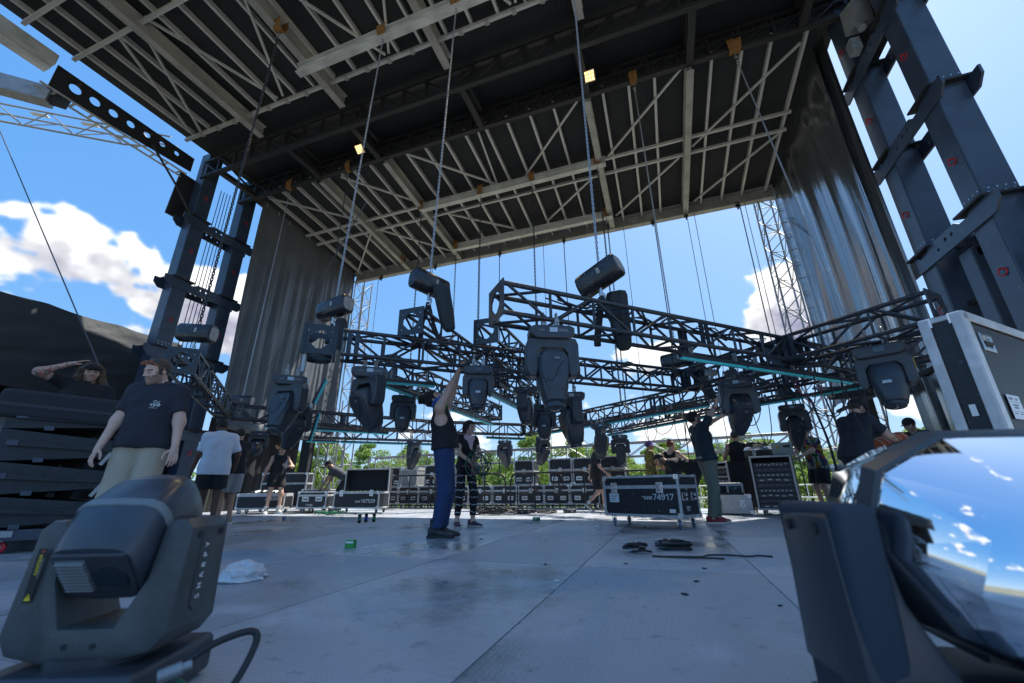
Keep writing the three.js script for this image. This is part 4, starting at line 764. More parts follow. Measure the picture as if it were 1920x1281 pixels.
// ---------------------------------------------------------------- cables on and under the trusses
function swag(label, pts, r = 0.008, m = M.cable, seg = 40) { return single('cable', uvBox(curveTube(pts, r, seg, 5)), m, label, 'cable', [0, 0, 0], 0, 'cables on the rig'); }
{
  M.cableGreen = mat({ color: [0.02, 0.13, 0.07], roughness: 0.5 }); M.cableRed = mat({ color: [0.35, 0.02, 0.06], roughness: 0.5 });
  const runs = [['nearest truss', [-0.9, 2.42, -3.9], [1.5, 2.42, -6.2]], ['held truss', [-3.4, 2.42, -4.2], [0.2, 2.42, -7.4]], ['left truss', [-6.3, 2.14, -3.9], [-8.9, 2.14, -6.4]], ['truss over the white tee', [-8.9, 2.14, -6.9], [-6.3, 2.14, -10.3]], ['long back truss', [-3.7, 2.14, -12.0], [1.8, 2.14, -7.9]], ['back right truss', [-1.4, 2.14, -12.3], [2.2, 2.14, -8.6]], ['truss left of the jeans', [-3.75, 2.17, -5.1], [-3.75, 2.17, -9.2]], ['truss by the nearest light', [-2.5, 2.17, -6.0], [-2.5, 2.17, -8.1]]];
  runs.forEach(([w, a, b], k) => {
    for (let q = 0; q < 3; q++) {
      const pts = [], A = V(...a), d = V(...b).sub(A), n = 12; for (let i = 0; i <= n; i++) pts.push(A.clone().addScaledVector(d, i / n).add(V(rr(-0.09, 0.09), (i % 2 ? -0.03 : 0.02) * (q + 1) + rr(-0.03, 0.03), rr(-0.09, 0.09))));
      swag(`${['black', 'thin black', 'thick black'][q]} cable lying along the ${w}`, pts, [0.009, 0.006, 0.013][q], M.cable, 60);
    }
  });
  // loops that hang below the rig on the right
  const hang = (x, z, y0, drop, w, l, m = M.cable, r = 0.008) => swag(l, [[x, y0, z], [x + w * 0.1, y0 - drop * 0.6, z + 0.05], [x + w * 0.4, y0 - drop, z + 0.06], [x + w * 0.8, y0 - drop * 0.7, z], [x + w, y0, z - 0.05]], r, m, 30);
  [[0.62, -6.3, 2.1, 0.55, 0.3], [1.5, -6.3, 2.0, 0.62, 0.5], [1.9, -7.0, 2.0, 0.7, 0.5], [2.1, -7.6, 2.05, 0.5, 0.7], [2.35, -6.6, 2.02, 0.9, 0.25], [1.25, -7.9, 2.05, 0.55, 0.4], [2.6, -7.3, 2.0, 0.5, -0.5], [1.6, -8.6, 1.95, 0.7, 0.3], [2.9, -7.6, 2.0, 0.8, 0.3], [-0.2, -9.4, 2.0, 0.4, 0.5], [-1.9, -10.2, 2.0, 0.45, 0.6], [-7.2, -10.6, 1.95, 0.55, 0.5], [-8.4, -9.3, 1.95, 0.4, 0.5], [-9.6, -7.6, 1.7, 0.4, 0.5], [-5.6, -11.3, 1.95, 0.5, 0.5], [-0.4, -11.0, 2.0, 0.4, 0.3], [0.3, -10.4, 2.0, 0.55, 0.25]].forEach(([x, z, y, d, w], i) => hang(x, z, y, d, w, `loop of black cable hanging under the rig, number ${i + 1} counted from the near right`.replace(/number \d+ counted from the near right/, ['above the wheeled case', 'in front of the big held light', 'right of the big held light', 'over the rack', 'near the right beam light', 'beside the olive trousers', 'over the tie-dye worker', 'left of the rack', 'right of the tie-dye worker', 'above the bucket hat', 'above the walking man', 'over the open case', 'left of the open case', 'over the white tee man', 'at the far back corner', 'behind the walking man', 'behind the red-haired woman'][i])));
  hang(2.0, -7.2, 2.05, 0.35, 0.35, 'thin red cable loop by the right light', M.cableRed, 0.006); hang(2.2, -7.0, 2.05, 0.28, -0.3, 'thin red cable loop behind the right light', M.cableRed, 0.005);
  // straight drops to the floor behind the rack
  for (let k = 0; k < 9; k++) { const x = 2.75 + k * 0.075, z = -8.9 - (k % 3) * 0.2; swag(`black cable dropping to the deck beside the rack, ${['first', 'second', 'third', 'fourth', 'fifth', 'sixth', 'seventh', 'eighth', 'ninth'][k]} from the left`, [[x - 0.25, 2.05, z + 0.4], [x - 0.05, 1.3, z + 0.1], [x, 0.5, z], [x + 0.05, 0.02, z]], 0.009, M.cable, 24); }
  swag('black cable dropping along the near right corner of the held truss', [[0.25, 2.25, -5.0], [0.22, 1.9, -5.0], [0.28, 1.2, -5.1], [0.52, 0.9, -7.6]], 0.007, M.cable, 40);
  // small clutter on the dense right corner: sockets, boxes
  for (let k = 0; k < 34; k++) {
    const u = rnd(), v = rnd(); const x = mix(0.4, 3.1, u), z = -5.1 - (x - 0.3) * 0.97 - rr(0, 1.6), s = rr(0.03, 0.09);
    single('junction_box', fin([rbox(s * 1.8, s, s * 1.2, 0.006, 0, 0, 0, 0, rr(0, 3), rr(-0.3, 0.3)), tube([0, 0, 0], [0, s * 1.2, 0], 0.012, 6)]), k % 5 ? M.plastic : M.galv, 'small dark connector box clamped under the right corner of the rig', 'connector box', [x, 2.02 + rr(-0.05, 0.12), z], 0, 'connector boxes on the rig');
  }
}
// ================================================================ ROAD CASES, RAILS, SPEAKERS, FLOOR ITEMS
function printTex(w, h, draw) { const c = document.createElement('canvas'); c.width = w; c.height = h; const x = c.getContext('2d'); x.fillStyle = '#000'; x.fillRect(0, 0, w, h); x.fillStyle = '#fff'; draw(x, w, h); const t = new THREE.CanvasTexture(c); t.needsUpdate = true; return t; }
function printMat(w, h, draw, color = [0.62, 0.64, 0.65]) { return mat({ color, roughness: 0.7, alphaMap: printTex(w, h, draw), transparent: true }); }
function stencil(text, small) {                                   // stencilled lettering: small prefix, large number, with the stencil's bridges
  return printMat(512, 128, (x, w, h) => {
    x.textBaseline = 'middle'; let px = 8;
    if (small) { x.font = 'bold 58px sans-serif'; x.fillText(small, px, h * 0.62); px += x.measureText(small).width + 10; }
    x.font = 'bold 100px sans-serif'; x.fillText(text, px, h * 0.52); x.fillStyle = '#000';
    for (let k = 0; k < text.length; k++) { const cw = x.measureText(text[k]).width; x.fillRect(px + cw * 0.5 - 2.5, 0, 5, h); px += cw; }
  });
}
const decal = (parent, name, w, h, m, pos, rot = [0, 0, 0]) => { const p = part(parent, name, new THREE.PlaneGeometry(w, h), m); p.position.set(...pos); p.rotation.set(...rot); p.castShadow = false; return p; };
const wheelGeo = (() => { const t = lathe([[0.0, -0.016], [0.028, -0.016], [0.030, -0.012], [0.044, -0.012], [0.050, -0.006], [0.050, 0.006], [0.044, 0.012], [0.030, 0.012], [0.028, 0.016], [0, 0.016]], 20); t.rotateZ(Math.PI / 2); return uvBox(t); })();
const hubGeo = fin([tube([-0.019, 0, 0], [0.019, 0, 0], 0.022, 12)]);
const forkGeo = fin([box(0.07, 0.006, 0.075, 0, 0.072, 0.0), beam([0.023, 0.066, 0.0], [0.023, -0.006, 0.022], 0.004, 0.034), beam([-0.023, 0.066, 0.0], [-0.023, -0.006, 0.022], 0.004, 0.034), tube([0, 0.055, 0], [0, 0.075, 0], 0.03, 12)]);
function caster(parent, x, z, turn = 0, y = 0.05, m = M.wheelGrey) {
  const c = part(parent, 'caster', forkGeo, M.zinc); c.position.set(x, y, z); c.rotation.y = turn; c.scale.setScalar(y / 0.05);
  const w = part(c, 'wheel', wheelGeo, m); w.position.set(0, 0, 0.022); const h = part(c, 'hub', hubGeo, M.zinc); h.position.set(0, 0, 0.022); return c;
}
const cornerGeo = fin([new THREE.SphereGeometry(0.028, 12, 8), box(0.062, 0.062, 0.008, -0.012, -0.012, 0.021), box(0.062, 0.008, 0.062, -0.012, 0.021, -0.012), box(0.008, 0.062, 0.062, 0.021, -0.012, -0.012)]);
const latchGeo = fin([rbox(0.11, 0.155, 0.012, 0.01, 0, 0, 0.006), rbox(0.07, 0.045, 0.022, 0.008, 0, 0.015, 0.012), tube([-0.02, -0.035, 0.012], [0.02, -0.035, 0.012], 0.014, 10), box(0.05, 0.03, 0.016, 0, 0.052, 0.008)]);
const handleDish = (() => { const g = extrude([[-0.085, -0.055], [0.085, -0.055], [0.085, 0.055], [-0.085, 0.055]], 0.008, 0.003, [[[-0.065, -0.038], [0.065, -0.038], [0.065, 0.038], [-0.065, 0.038]]]); return fin([g, box(0.13, 0.076, 0.003, 0, 0, -0.002)]); })();
const handleBar = fin([rbox(0.115, 0.026, 0.018, 0.009, 0, -0.004, 0.010)]);
const caseCache = {};
function caseGeo(w, h, d, lid) {
  const k = [w, h, d, lid].join(); if (caseCache[k]) return caseCache[k];
  const e = 0.034, x = w / 2, y = h / 2, z = d / 2, L = [];
  for (const a of [-1, 1]) for (const b of [-1, 1]) { L.push(rbox(w, e, e, 0.005, 0, a * (y - e / 2 + 0.004), b * (z - e / 2 + 0.004)), rbox(e, h, e, 0.005, a * (x - e / 2 + 0.004), 0, b * (z - e / 2 + 0.004)), rbox(e, e, d, 0.005, a * (x - e / 2 + 0.004), b * (y - e / 2 + 0.004), 0)); }
  const ring = []; if (lid) { const q = y - lid; for (const s of [-1, 1]) { ring.push(rbox(w + 0.004, 0.05, 0.012, 0.003, 0, q, s * (z + 0.001)), rbox(0.012, 0.05, d + 0.004, 0.003, s * (x + 0.001), q, 0)); } }
  return (caseCache[k] = { body: fin([box(w - 0.012, h - 0.012, d - 0.012)]), trim: fin(L), ring: ring.length ? fin(ring) : null });
}
function flightCase(label, w, h, d, pos, turn, o = {}) {
  const cast = o.cast === undefined ? 0.12 : o.cast, t = thing(o.name || 'flight_case', label, 'flight case', pos, turn, o.group || 'flight cases on the stage');
  const g = caseGeo(w, h, d, o.lid ?? 0.14), cy = cast + h / 2, x = w / 2, y = h / 2, z = d / 2;
  const body = part(t, 'body', g.body, o.mat || M.caseBlack); body.position.y = cy;
  part(t, 'edge_trim', g.trim, M.caseAlu).position.y = cy;
  if (g.ring) part(t, 'lid_rim', g.ring, M.caseAlu).position.y = cy;
  for (const a of [-1, 1]) for (const b of [-1, 1]) for (const c of [-1, 1]) { const k = part(t, 'corner_cap', cornerGeo, M.zinc); k.position.set(a * (x - 0.016), cy + b * (y - 0.016), c * (z - 0.016)); k.scale.set(a, b, c); }
  const ly = cy + y - (o.lid ?? 0.14) - 0.01;
  for (const lx of o.latch || []) part(t, 'latch', latchGeo, M.zinc).position.set(lx * w, ly, z + 0.004);
  for (const [side, u, v] of o.handle || []) { const hd = part(t, 'handle', handleDish, M.zinc); const hb = part(hd, 'grip', handleBar, M.rubber); if (side === 'f') hd.position.set(u * w, cy + v * h, z - 0.004); else { hd.rotation.y = Math.PI / 2 * (side === 'r' ? 1 : -1); hd.position.set((side === 'r' ? 1 : -1) * (x - 0.004), cy + v * h, u * d); } }
  if (cast > 0.05) for (const a of [-1, 1]) for (const b of [-1, 1]) caster(t, a * (x - 0.10), b * (z - 0.09), o.ct ?? rr(-1.2, 1.2), cast / 0.12 * 0.05, o.wheel || M.wheelGrey);
  return { t, cy, x, y, z };
}
// the wheeled case in the middle of the deck
{
  const { t, cy, x, y, z } = flightCase('black flight case stencilled 74917 standing on wheels in mid stage', 1.26, 0.57, 0.60, [-0.30, 0, -7.16], R(-26.6), { latch: [-0.34, 0.27], handle: [['r', 0.24, -0.02], ['r', -0.24, -0.02]], lid: 0.16, ct: R(38), cast: 0.155 });
  decal(t, 'stencil', 0.60, 0.15, stencil('74917', '"S4W'), [0.33, cy - 0.01, z + 0.003]);
  decal(t, 'stencil', 0.26, 0.12, stencil('74917'), [x + 0.003, cy - 0.17, 0.03], [0, Math.PI / 2, 0]);
  decal(t, 'stencil', 0.20, 0.085, stencil('S4W'), [x + 0.003, cy + 0.10, 0.02], [0, Math.PI / 2, 0]);
  decal(t, 'paper_label', 0.17, 0.13, mat({ map: (() => { const c = document.createElement('canvas'); c.width = 128; c.height = 96; const q = c.getContext('2d'); q.fillStyle = '#d9dcdd'; q.fillRect(0, 0, 128, 96); q.fillStyle = '#556'; for (let k = 0; k < 4; k++) q.fillRect(14, 18 + k * 18, 100 - k * 12, 5); const tx = new THREE.CanvasTexture(c); tx.colorSpace = THREE.SRGBColorSpace; return tx; })(), roughness: 0.7 }), [-0.44, cy - 0.03, z + 0.003]);
  decal(t, 'paper_label', 0.09, 0.05, M.white, [0.5, cy - 0.2, z + 0.003]);
  for (const [a, b] of [[-0.3, 0.02], [-0.1, 0.02], [-0.25, -0.2], [0.05, -0.2], [0.3, -0.2], [0.45, 0.02]]) part(t, 'rivet', fin([tube([a, cy + b, z], [a, cy + b, z + 0.004], 0.007, 6)]), M.zinc);
}
// open case 107529
{
  const { t, cy, x, y, z } = flightCase('open black flight case stencilled 107529 with its lid standing up', 1.26, 0.40, 0.62, [-7.75, 0, -9.75], R(11), { lid: 0.02, latch: [-0.33, 0.33], ct: R(60) });
  const lid = part(t, 'open_lid', fin([box(1.24, 0.55, 0.02, 0, 0, -0.2), box(1.24, 0.02, 0.22, 0, 0.27, -0.1), box(0.02, 0.55, 0.22, -0.62, 0, -0.1), box(0.02, 0.55, 0.22, 0.62, 0, -0.1)]), M.fabricBlack, 'open lid, dark inside'); lid.position.set(0, cy + y + 0.30, -z + 0.1);
  part(lid, 'lid_trim', fin([rbox(1.27, 0.03, 0.03, 0.004, 0, 0.285, 0.01), rbox(0.03, 0.6, 0.03, 0.004, -0.63, 0, 0.01), rbox(0.03, 0.6, 0.03, 0.004, 0.63, 0, 0.01)]), M.caseAlu);
  decal(t, 'stencil', 0.62, 0.155, stencil('107529', 'S2W'), [0.28, cy - 0.02, z + 0.003]);
}
{
  const { t, cy, x, y, z } = flightCase('black flight case stencilled 71699 with two front handles', 0.76, 0.42, 0.9, [-9.2, 0, -9.75], R(22), { handle: [['f', -0.22, 0.05], ['f', 0.24, 0.05]], lid: 0.1, ct: R(50) });
  decal(t, 'stencil', 0.34, 0.10, stencil('71699'), [0.02, cy - 0.13, z + 0.003]); decal(t, 'stencil', 0.2, 0.06, stencil('S4W'), [0.0, cy + 0.13, z + 0.003]);
}
{
  const { t, cy, x, y, z } = flightCase('long black flight case stencilled 82496 behind the man in the white tee', 1.2, 0.38, 0.6, [-10.35, 0, -9.05], R(26), { lid: 0.05 });
  decal(t, 'stencil', 0.52, 0.13, stencil('82496', 'S4W'), [0.36, cy + 0.06, z + 0.003]);
  single('plastic_sheet', (() => { const g = new THREE.PlaneGeometry(0.6, 0.35, 24, 14); g.rotateX(-Math.PI / 2); const p = g.attributes.position; for (let i = 0; i < p.count; i++) p.setY(i, 0.05 + 0.06 * noise(p.getX(i) * 9, 0, p.getZ(i) * 9) + 0.03 * noise(p.getX(i) * 22, 3, p.getZ(i) * 22)); g.computeVertexNormals(); return uvBox(g); })(), M.white, 'crumpled white plastic on the case stencilled 82496', 'plastic sheet', [-10.4, 0.50, -9.05], R(26));
  flightCase('dark open case lid leaning behind the cowboy hat man', 1.3, 0.95, 0.5, [-10.9, 0, -10.2], R(24), { lid: 0.3 });
  flightCase('black flight case standing right of the cowboy hat man', 0.8, 0.48, 0.6, [-10.0, 0, -10.6], R(20), { lid: 0.12 });
}
// row of cases along the back, lower tier then upper tier
{
  let x = -9.3; const W = [0.74, 0.76, 0.92, 0.8, 0.8, 0.78, 0.8, 0.76, 0.84, 0.8];
  const ord = ['leftmost', 'second from the left', 'third from the left', 'fourth from the left', 'fifth from the left', 'fifth from the right', 'fourth from the right', 'third from the right', 'second from the right', 'rightmost'];
  W.forEach((w, i) => { flightCase(`black flight case in the lower row along the back rail, ${ord[i]}`, w, 0.54, 0.7, [x + w / 2, 0, -12.95 + (i % 3) * 0.03], R(rr(-2, 2)), { lid: 0.16, latch: [0], handle: [['f', -0.25, -0.18], ['f', 0.25, -0.18]], cast: 0.12, group: 'flight cases along the back rail' }); x += w + 0.03; });
  const up = [[-8.85, 0.55, 0.62, 'black flight case stacked at the left end of the upper row'], [-7.35, 0.55, 0.66, 'black flight case in the upper row, second from the left'], [-4.15, 0.62, 0.72, 'black flight case alone in the middle of the upper row'], [-3.0, 0.70, 0.74, 'black flight case in the upper row, left of the walking man'], [-2.25, 0.70, 0.74, 'black flight case in the upper row, just behind the walking man'], [-1.45, 0.70, 0.76, 'black flight case at the right end of the upper row']];
  up.forEach(([cx, w, h, l], i) => flightCase(l, w, h, 0.66, [cx, 0.665, -12.98], R(rr(-3, 3)), { lid: h * 0.45, latch: [0], handle: [['f', -0.25, -0.28], ['f', 0.25, -0.28]], cast: 0.0, group: 'flight cases along the back rail' }));
  M.sideSilver = mat({ map: tile(scuffMap(71, 120, [0.34, 0.36, 0.38], [0.2, 0.2, 0.2], 0.8), 1), roughness: 0.5, metalness: 0.2 });
  [[-8.25, 'silver-grey flight case with a white arrow, left one in the upper row'], [-6.72, 'silver-grey flight case with a white arrow, right one in the upper row']].forEach(([cx, l]) => { const { t, cy, z } = flightCase(l, 0.62, 0.6, 0.66, [cx, 0.665, -13.0], R(2), { lid: 0.06, mat: M.sideSilver, cast: 0, group: 'flight cases along the back rail' }); const g = extrude([[-0.03, 0], [0, 0.05], [0.05, -0.06], [0.02, -0.12]], 0.004); part(t, 'arrow', fin([g.scale(1.5, 1.5, 1).translate(0, cy, z + 0.002)]), M.white); });
}
// black safety rail with rounded ends in front of the cases
{
  const rail = (label, x0, x1, loops) => {
    const t = thing('safety_rail', label, 'rail', [0, 0, -12.15], 0, 'black safety rails at the back of the stage');
    part(t, 'top_rail', fin([curveTube([[x0, 0.03, 0], [x0, 0.6, 0], [x0 + 0.06, 0.9, 0], [x0 + 0.25, 0.985, 0], [x0 + 0.6, 0.99, 0], [x1 - 0.6, 0.99, 0], [x1 - 0.25, 0.985, 0], [x1 - 0.06, 0.9, 0], [x1, 0.6, 0], [x1, 0.03, 0]], 0.026, 80, 8)]), M.cable);
    rod(t, 'mid_rail', V(x0, 0.42, 0), V(x1, 0.42, 0), 0.02, M.cable); rod(t, 'low_rail', V(x0, 0.1, 0), V(x1, 0.1, 0), 0.02, M.cable);
    for (let x = x0 + 0.75; x < x1 - 0.2; x += 0.72) rod(t, 'post', V(x, 0.02, 0), V(x, 0.99, 0), 0.022, M.cable);
    for (const lx of loops) { const g = new THREE.TorusGeometry(0.2, 0.02, 7, 26); g.scale(0.72, 1.15, 1); part(t, 'oval', fin([g.translate(lx, 0.71, 0)]), M.cable); }
  };
  rail('black safety rail left of the man in blue jeans', -8.6, -6.9, []); rail('black safety rail behind the man in blue jeans', -6.7, -4.55, []);
  rail('black safety rail with two ovals, right of the striped trousers', -4.4, -1.95, [-3.65, -2.95]); rail('black safety rail behind the wheeled case', -1.75, 0.6, []);
}
// low silver truss across the back
{
  const t = thing('silver_truss', 'long silver truss lying across the back behind the flight cases', 'truss', [-10.9, 1.32, -14.1], 0); t.rotation.z = R(0.95);
  const L = 14.4, h = 0.42, n = 22, b = L / n;
  for (const y of [0, h]) for (const z of [-0.2, 0.2]) rod(t, 'chord', V(0, y, z), V(L, y, z), 0.027, M.galv);
  for (let i = 0; i < n; i++) for (const z of [-0.2, 0.2]) { rod(t, 'brace', V(i * b, i % 2 ? 0 : h, z), V((i + 1) * b, i % 2 ? h : 0, z), 0.014, M.galv); rod(t, 'post', V(i * b, 0, z), V(i * b, h, z), 0.014, M.galv); }
  for (const x of [0, 4.8, 9.6, L]) part(t, 'end_frame', fin([box(0.05, h + 0.05, 0.03, 0, h / 2, 0.2), box(0.05, h + 0.05, 0.03, 0, h / 2, -0.2), box(0.05, 0.03, 0.43, 0, h + 0.01, 0), box(0.05, 0.03, 0.43, 0, -0.01, 0)]), M.galv).position.x = x;
  for (const x of [-10.2, -6.1, -1.9, 2.6]) single('truss_stand', fin([tube([0, -1.6, 0], [0, 1.32, 0], 0.05, 10), box(0.5, 0.05, 0.5, 0, 1.30, 0)]), M.galv, ['steel post under the left end of the silver truss', 'steel post under the silver truss behind the jeans', 'steel post under the silver truss behind the walking man', 'steel post under the right part of the silver truss'][[-10.2, -6.1, -1.9, 2.6].indexOf(x)], 'post', [x, 0, -14.1]);
}
// tall narrow case at the right edge
{
  const { t, cy, x, y, z } = flightCase('tall narrow flight case with wide metal edges at the right edge', 1.25, 1.46, 0.20, [2.24, 0, -3.74], Math.atan2(1, 1) , { lid: 0.0, cast: 0.13, name: 'flight_case', handle: [['f', -0.30, 0.38], ['f', -0.12, -0.30]] });
  for (const q of [-1, 1]) part(t, 'wide_edge', fin([rbox(0.075, 1.46, 0.012, 0.004, q * (x - 0.03), cy, z + 0.008)]), M.caseAlu);
  part(t, 'wide_edge', fin([rbox(1.25, 0.06, 0.012, 0.004, 0, cy + y - 0.02, z + 0.008)]), M.caseAlu); part(t, 'wide_edge', fin([rbox(0.014, 1.46, 0.055, 0.004, -x - 0.006, cy, z - 0.02)]), M.caseAlu); part(t, 'wide_edge', fin([rbox(0.014, 1.46, 0.055, 0.004, -x - 0.006, cy, -z + 0.02)]), M.caseAlu);
  decal(t, 'paper_label', 0.19, 0.15, mat({ map: (() => { const c = document.createElement('canvas'); c.width = 160; c.height = 128; const q = c.getContext('2d'); q.fillStyle = '#cfd6dc'; q.fillRect(0, 0, 160, 128); q.fillStyle = '#344'; for (let k = 0; k < 24; k++) q.fillRect(14 + k * 2.4, 12, k % 3 ? 1 : 2, 16); q.fillRect(90, 14, 50, 4); q.fillRect(90, 22, 36, 4); q.fillRect(8, 36, 144, 2); q.fillRect(40, 50, 70, 7); q.fillRect(46, 64, 58, 7); q.fillRect(8, 86, 144, 2); q.fillRect(20, 96, 40, 5); q.fillRect(96, 96, 30, 5); const tx = new THREE.CanvasTexture(c); tx.colorSpace = THREE.SRGBColorSpace; return tx; })(), roughness: 0.7 }), [-0.34, cy + 0.14, z + 0.004]);
  decal(t, 'paper_label', 0.03, 0.07, M.white, [-x - 0.004, cy + 0.12, 0.0], [0, -Math.PI / 2, 0]);
  single('leaning_post', fin([beam([0, 0, 0], [1.05, 1.5, 0.5], 0.2, 0.12)]), M.steelBlack, 'black steel strut slanting behind the tall narrow case', 'strut', [3.1, 0.15, -6.9]);
}
// equipment rack, mixers and laptop
{
  const rk = (label, w, h, d, pos, turn, blue) => {
    const t = thing('equipment_rack', label, 'rack', pos, turn, 'equipment racks');
    part(t, 'shell', fin([box(0.03, h, d, -w / 2, h / 2 + 0.1, 0), box(0.03, h, d, w / 2, h / 2 + 0.1, 0), box(w, 0.03, d, 0, h + 0.085, 0), box(w, 0.03, d, 0, 0.115, 0), box(w, h, 0.02, 0, h / 2 + 0.1, -d / 2)]), M.caseBlack);
    part(t, 'edge_trim', fin([rbox(0.035, h, 0.03, 0.005, -w / 2, h / 2 + 0.1, d / 2), rbox(0.035, h, 0.03, 0.005, w / 2, h / 2 + 0.1, d / 2), rbox(w, 0.035, 0.03, 0.005, 0, h + 0.085, d / 2), rbox(w, 0.035, 0.03, 0.005, 0, 0.115, d / 2)]), M.caseAlu);
    const n = Math.floor((h - 0.08) / 0.1);
    for (let k = 0; k < n; k++) {
      const y = 0.17 + k * 0.1; const u = part(t, 'rack_unit', fin([box(w - 0.05, 0.088, d * 0.8, 0, y, d * 0.06)]), M.plastic);
      const m = 4 + (k * 3) % 5; for (let q = 0; q < m; q++) part(u, 'socket', fin([box((w - 0.16) / m * 0.55, 0.026, 0.01, -(w - 0.14) / 2 + (q + 0.5) * (w - 0.14) / m, y + 0.008 * ((q * k) % 3), d * 0.46)]), k % 3 === 1 ? M.printGrey : (blue && k % 2 === 0 ? mat({ color: [0.02, 0.04, 0.5], emissive: new THREE.Color(0.02, 0.06, 0.9), emissiveIntensity: 1.6, roughness: 0.4 }) : M.print));
    }
    for (const a of [-1, 1]) for (const b of [-1, 1]) caster(t, a * (w / 2 - 0.07), b * (d / 2 - 0.08), rr(-1, 1));
    return t;
  };
  rk('tall black equipment rack full of patch panels, left of the tie-dye worker', 0.72, 1.05, 0.7, [2.13, 0, -10.5], R(-16));
  rk('low rack with blue lit units behind the tie-dye worker', 0.6, 0.9, 0.6, [3.95, 0, -11.2], R(-22), true);
  rk('black equipment rack seen from the side, left of the patch rack', 0.6, 1.0, 0.7, [1.45, 0, -11.3], R(-60));
  const lp = thing('laptop', 'open laptop with a pale lid on top of the rack', 'laptop', [2.35, 1.155, -10.4], R(-10));
  part(lp, 'base', fin([rbox(0.38, 0.02, 0.26, 0.006, 0, 0.01, 0)]), M.galv); const sc = part(lp, 'lid', fin([rbox(0.38, 0.25, 0.012, 0.005, 0, 0.125, 0)]), mat({ color: [0.42, 0.47, 0.42], roughness: 0.4 })); sc.position.set(0, 0.015, 0.13); sc.rotation.x = R(12); part(sc, 'sticker', fin([box(0.05, 0.05, 0.002, -0.08, 0.15, 0.007)]), M.yellow); part(sc, 'sticker', fin([box(0.12, 0.05, 0.002, 0.08, 0.17, 0.007)]), M.plastic);
  const mx = thing('mixing_console', 'small black mixing console on top of the rack', 'console', [2.0, 1.155, -10.75], R(-16)); part(mx, 'body', fin([box(0.6, 0.16, 0.4, 0, 0.12, 0, R(14))]), M.plastic); part(mx, 'riser', fin([box(0.5, 0.10, 0.3, 0, 0.05, 0)]), M.caseBlack); part(mx, 'screen', fin([box(0.3, 0.01, 0.16, 0, 0.205, 0.0, R(14))]), M.lens);
  const cc = thing('cable_coil', 'coil of black cable lying on the console', 'cable coil', [1.95, 1.42, -10.75]); for (let k = 0; k < 4; k++) { const g = new THREE.TorusGeometry(0.2 - k * 0.012, 0.013, 6, 26); g.rotateX(Math.PI / 2 + rr(-0.1, 0.1)); part(cc, 'turn', uvBox(g.translate(rr(-0.02, 0.02), k * 0.02, 0)), M.cable); }
  single('water_bottle', fin([lathe([[0.001, 0], [0.032, 0], [0.034, 0.02], [0.032, 0.14], [0.014, 0.19], [0.014, 0.21], [0.001, 0.21]], 16)]), mat({ color: [0.75, 0.85, 0.9], roughness: 0.1, transmission: 0.85, thickness: 0 }), 'clear water bottle on the corner of the rack', 'bottle', [1.78, 1.155, -10.2]);
  const { t, cy, z } = flightCase('small silver-edged flight case with two latches, left of the rack', 0.78, 0.36, 0.5, [1.22, 0, -10.55], R(-8), { lid: 0.16, latch: [-0.28, 0.28], cast: 0.03, mat: M.caseAlu }); decal(t, 'stencil', 0.2, 0.05, stencil('41007'), [0, cy - 0.06, z + 0.006]);
  const dv = thing('control_box', 'dark control box with two windows on the small silver-edged case', 'control box', [1.2, 0.39, -10.55], R(-8)); part(dv, 'body', fin([rbox(0.62, 0.22, 0.36, 0.03, 0, 0.11, 0, R(-10))]), M.galv); part(dv, 'window', fin([box(0.24, 0.14, 0.01, -0.14, 0.11, 0.185, R(-10))]), M.lens); part(dv, 'window', fin([box(0.24, 0.14, 0.01, 0.14, 0.11, 0.185, R(-10))]), M.lens);
  // things behind the working crew
  flightCase('pale flight case lid behind the man with the orange drum', 0.8, 0.8, 0.5, [3.35, 0, -9.6], R(-25), { mat: M.sideSilver, lid: 0.2 });
  const ctl = thing('open_trunk', 'open grey trunk full of coiled cables behind the wheeled case', 'trunk', [-0.35, 0, -10.3], R(-20)); part(ctl, 'box', fin([box(1.1, 0.6, 0.03, 0, 0.42, 0.3), box(1.1, 0.6, 0.03, 0, 0.42, -0.3), box(0.03, 0.6, 0.6, -0.55, 0.42, 0), box(0.03, 0.6, 0.6, 0.55, 0.42, 0), box(1.1, 0.03, 0.6, 0, 0.12, 0)]), M.caseBlack);
  for (let k = 0; k < 7; k++) { const g = new THREE.TorusGeometry(rr(0.10, 0.2), 0.014, 6, 22); g.rotateX(Math.PI / 2 + rr(-0.4, 0.4)); part(ctl, 'cable', uvBox(g.translate(rr(-0.35, 0.35), 0.70 + rr(0, 0.06), rr(-0.12, 0.12))), [M.cable, M.cable, M.yellow, M.cable, M.print, M.cable, M.cable][k]); }
}
// heaps of cable on the deck
function tangle(label, pos, n, R0, cols, r = 0.009, hgt = 0.06) {
  const t = thing('cable_heap', label, 'cable heap', pos, 0, 'cable heaps on the deck');
  for (let k = 0; k < n; k++) { const pts = []; const a0 = rr(0, 6.28), rad = rr(0.3, 1) * R0, cx = rr(-0.4, 0.4) * R0, cz = rr(-0.3, 0.3) * R0; for (let i = 0; i < 9; i++) { const a = a0 + i * 0.75; pts.push([cx + Math.cos(a) * rad * rr(0.75, 1.1), r + rnd() * hgt, cz + Math.sin(a) * rad * 0.55 * rr(0.75, 1.1)]); } part(t, 'cable', uvBox(curveTube(pts, r, 44, 5)), cols[k % cols.length]); }
}
tangle('heap of green cable on the deck by the open case', [-8.0, 0, -8.85], 7, 0.38, [M.cableGreen, mat({ color: [0.03, 0.2, 0.1], roughness: 0.5 })], 0.010, 0.07);
tangle('heap of black cable on the deck behind the striped trousers', [-3.9, 0, -9.6], 14, 0.55, [M.cable], 0.014, 0.16);
tangle('black cables scattered right of the striped trousers', [-3.0, 0, -10.3], 7, 0.5, [M.cable], 0.014, 0.06);
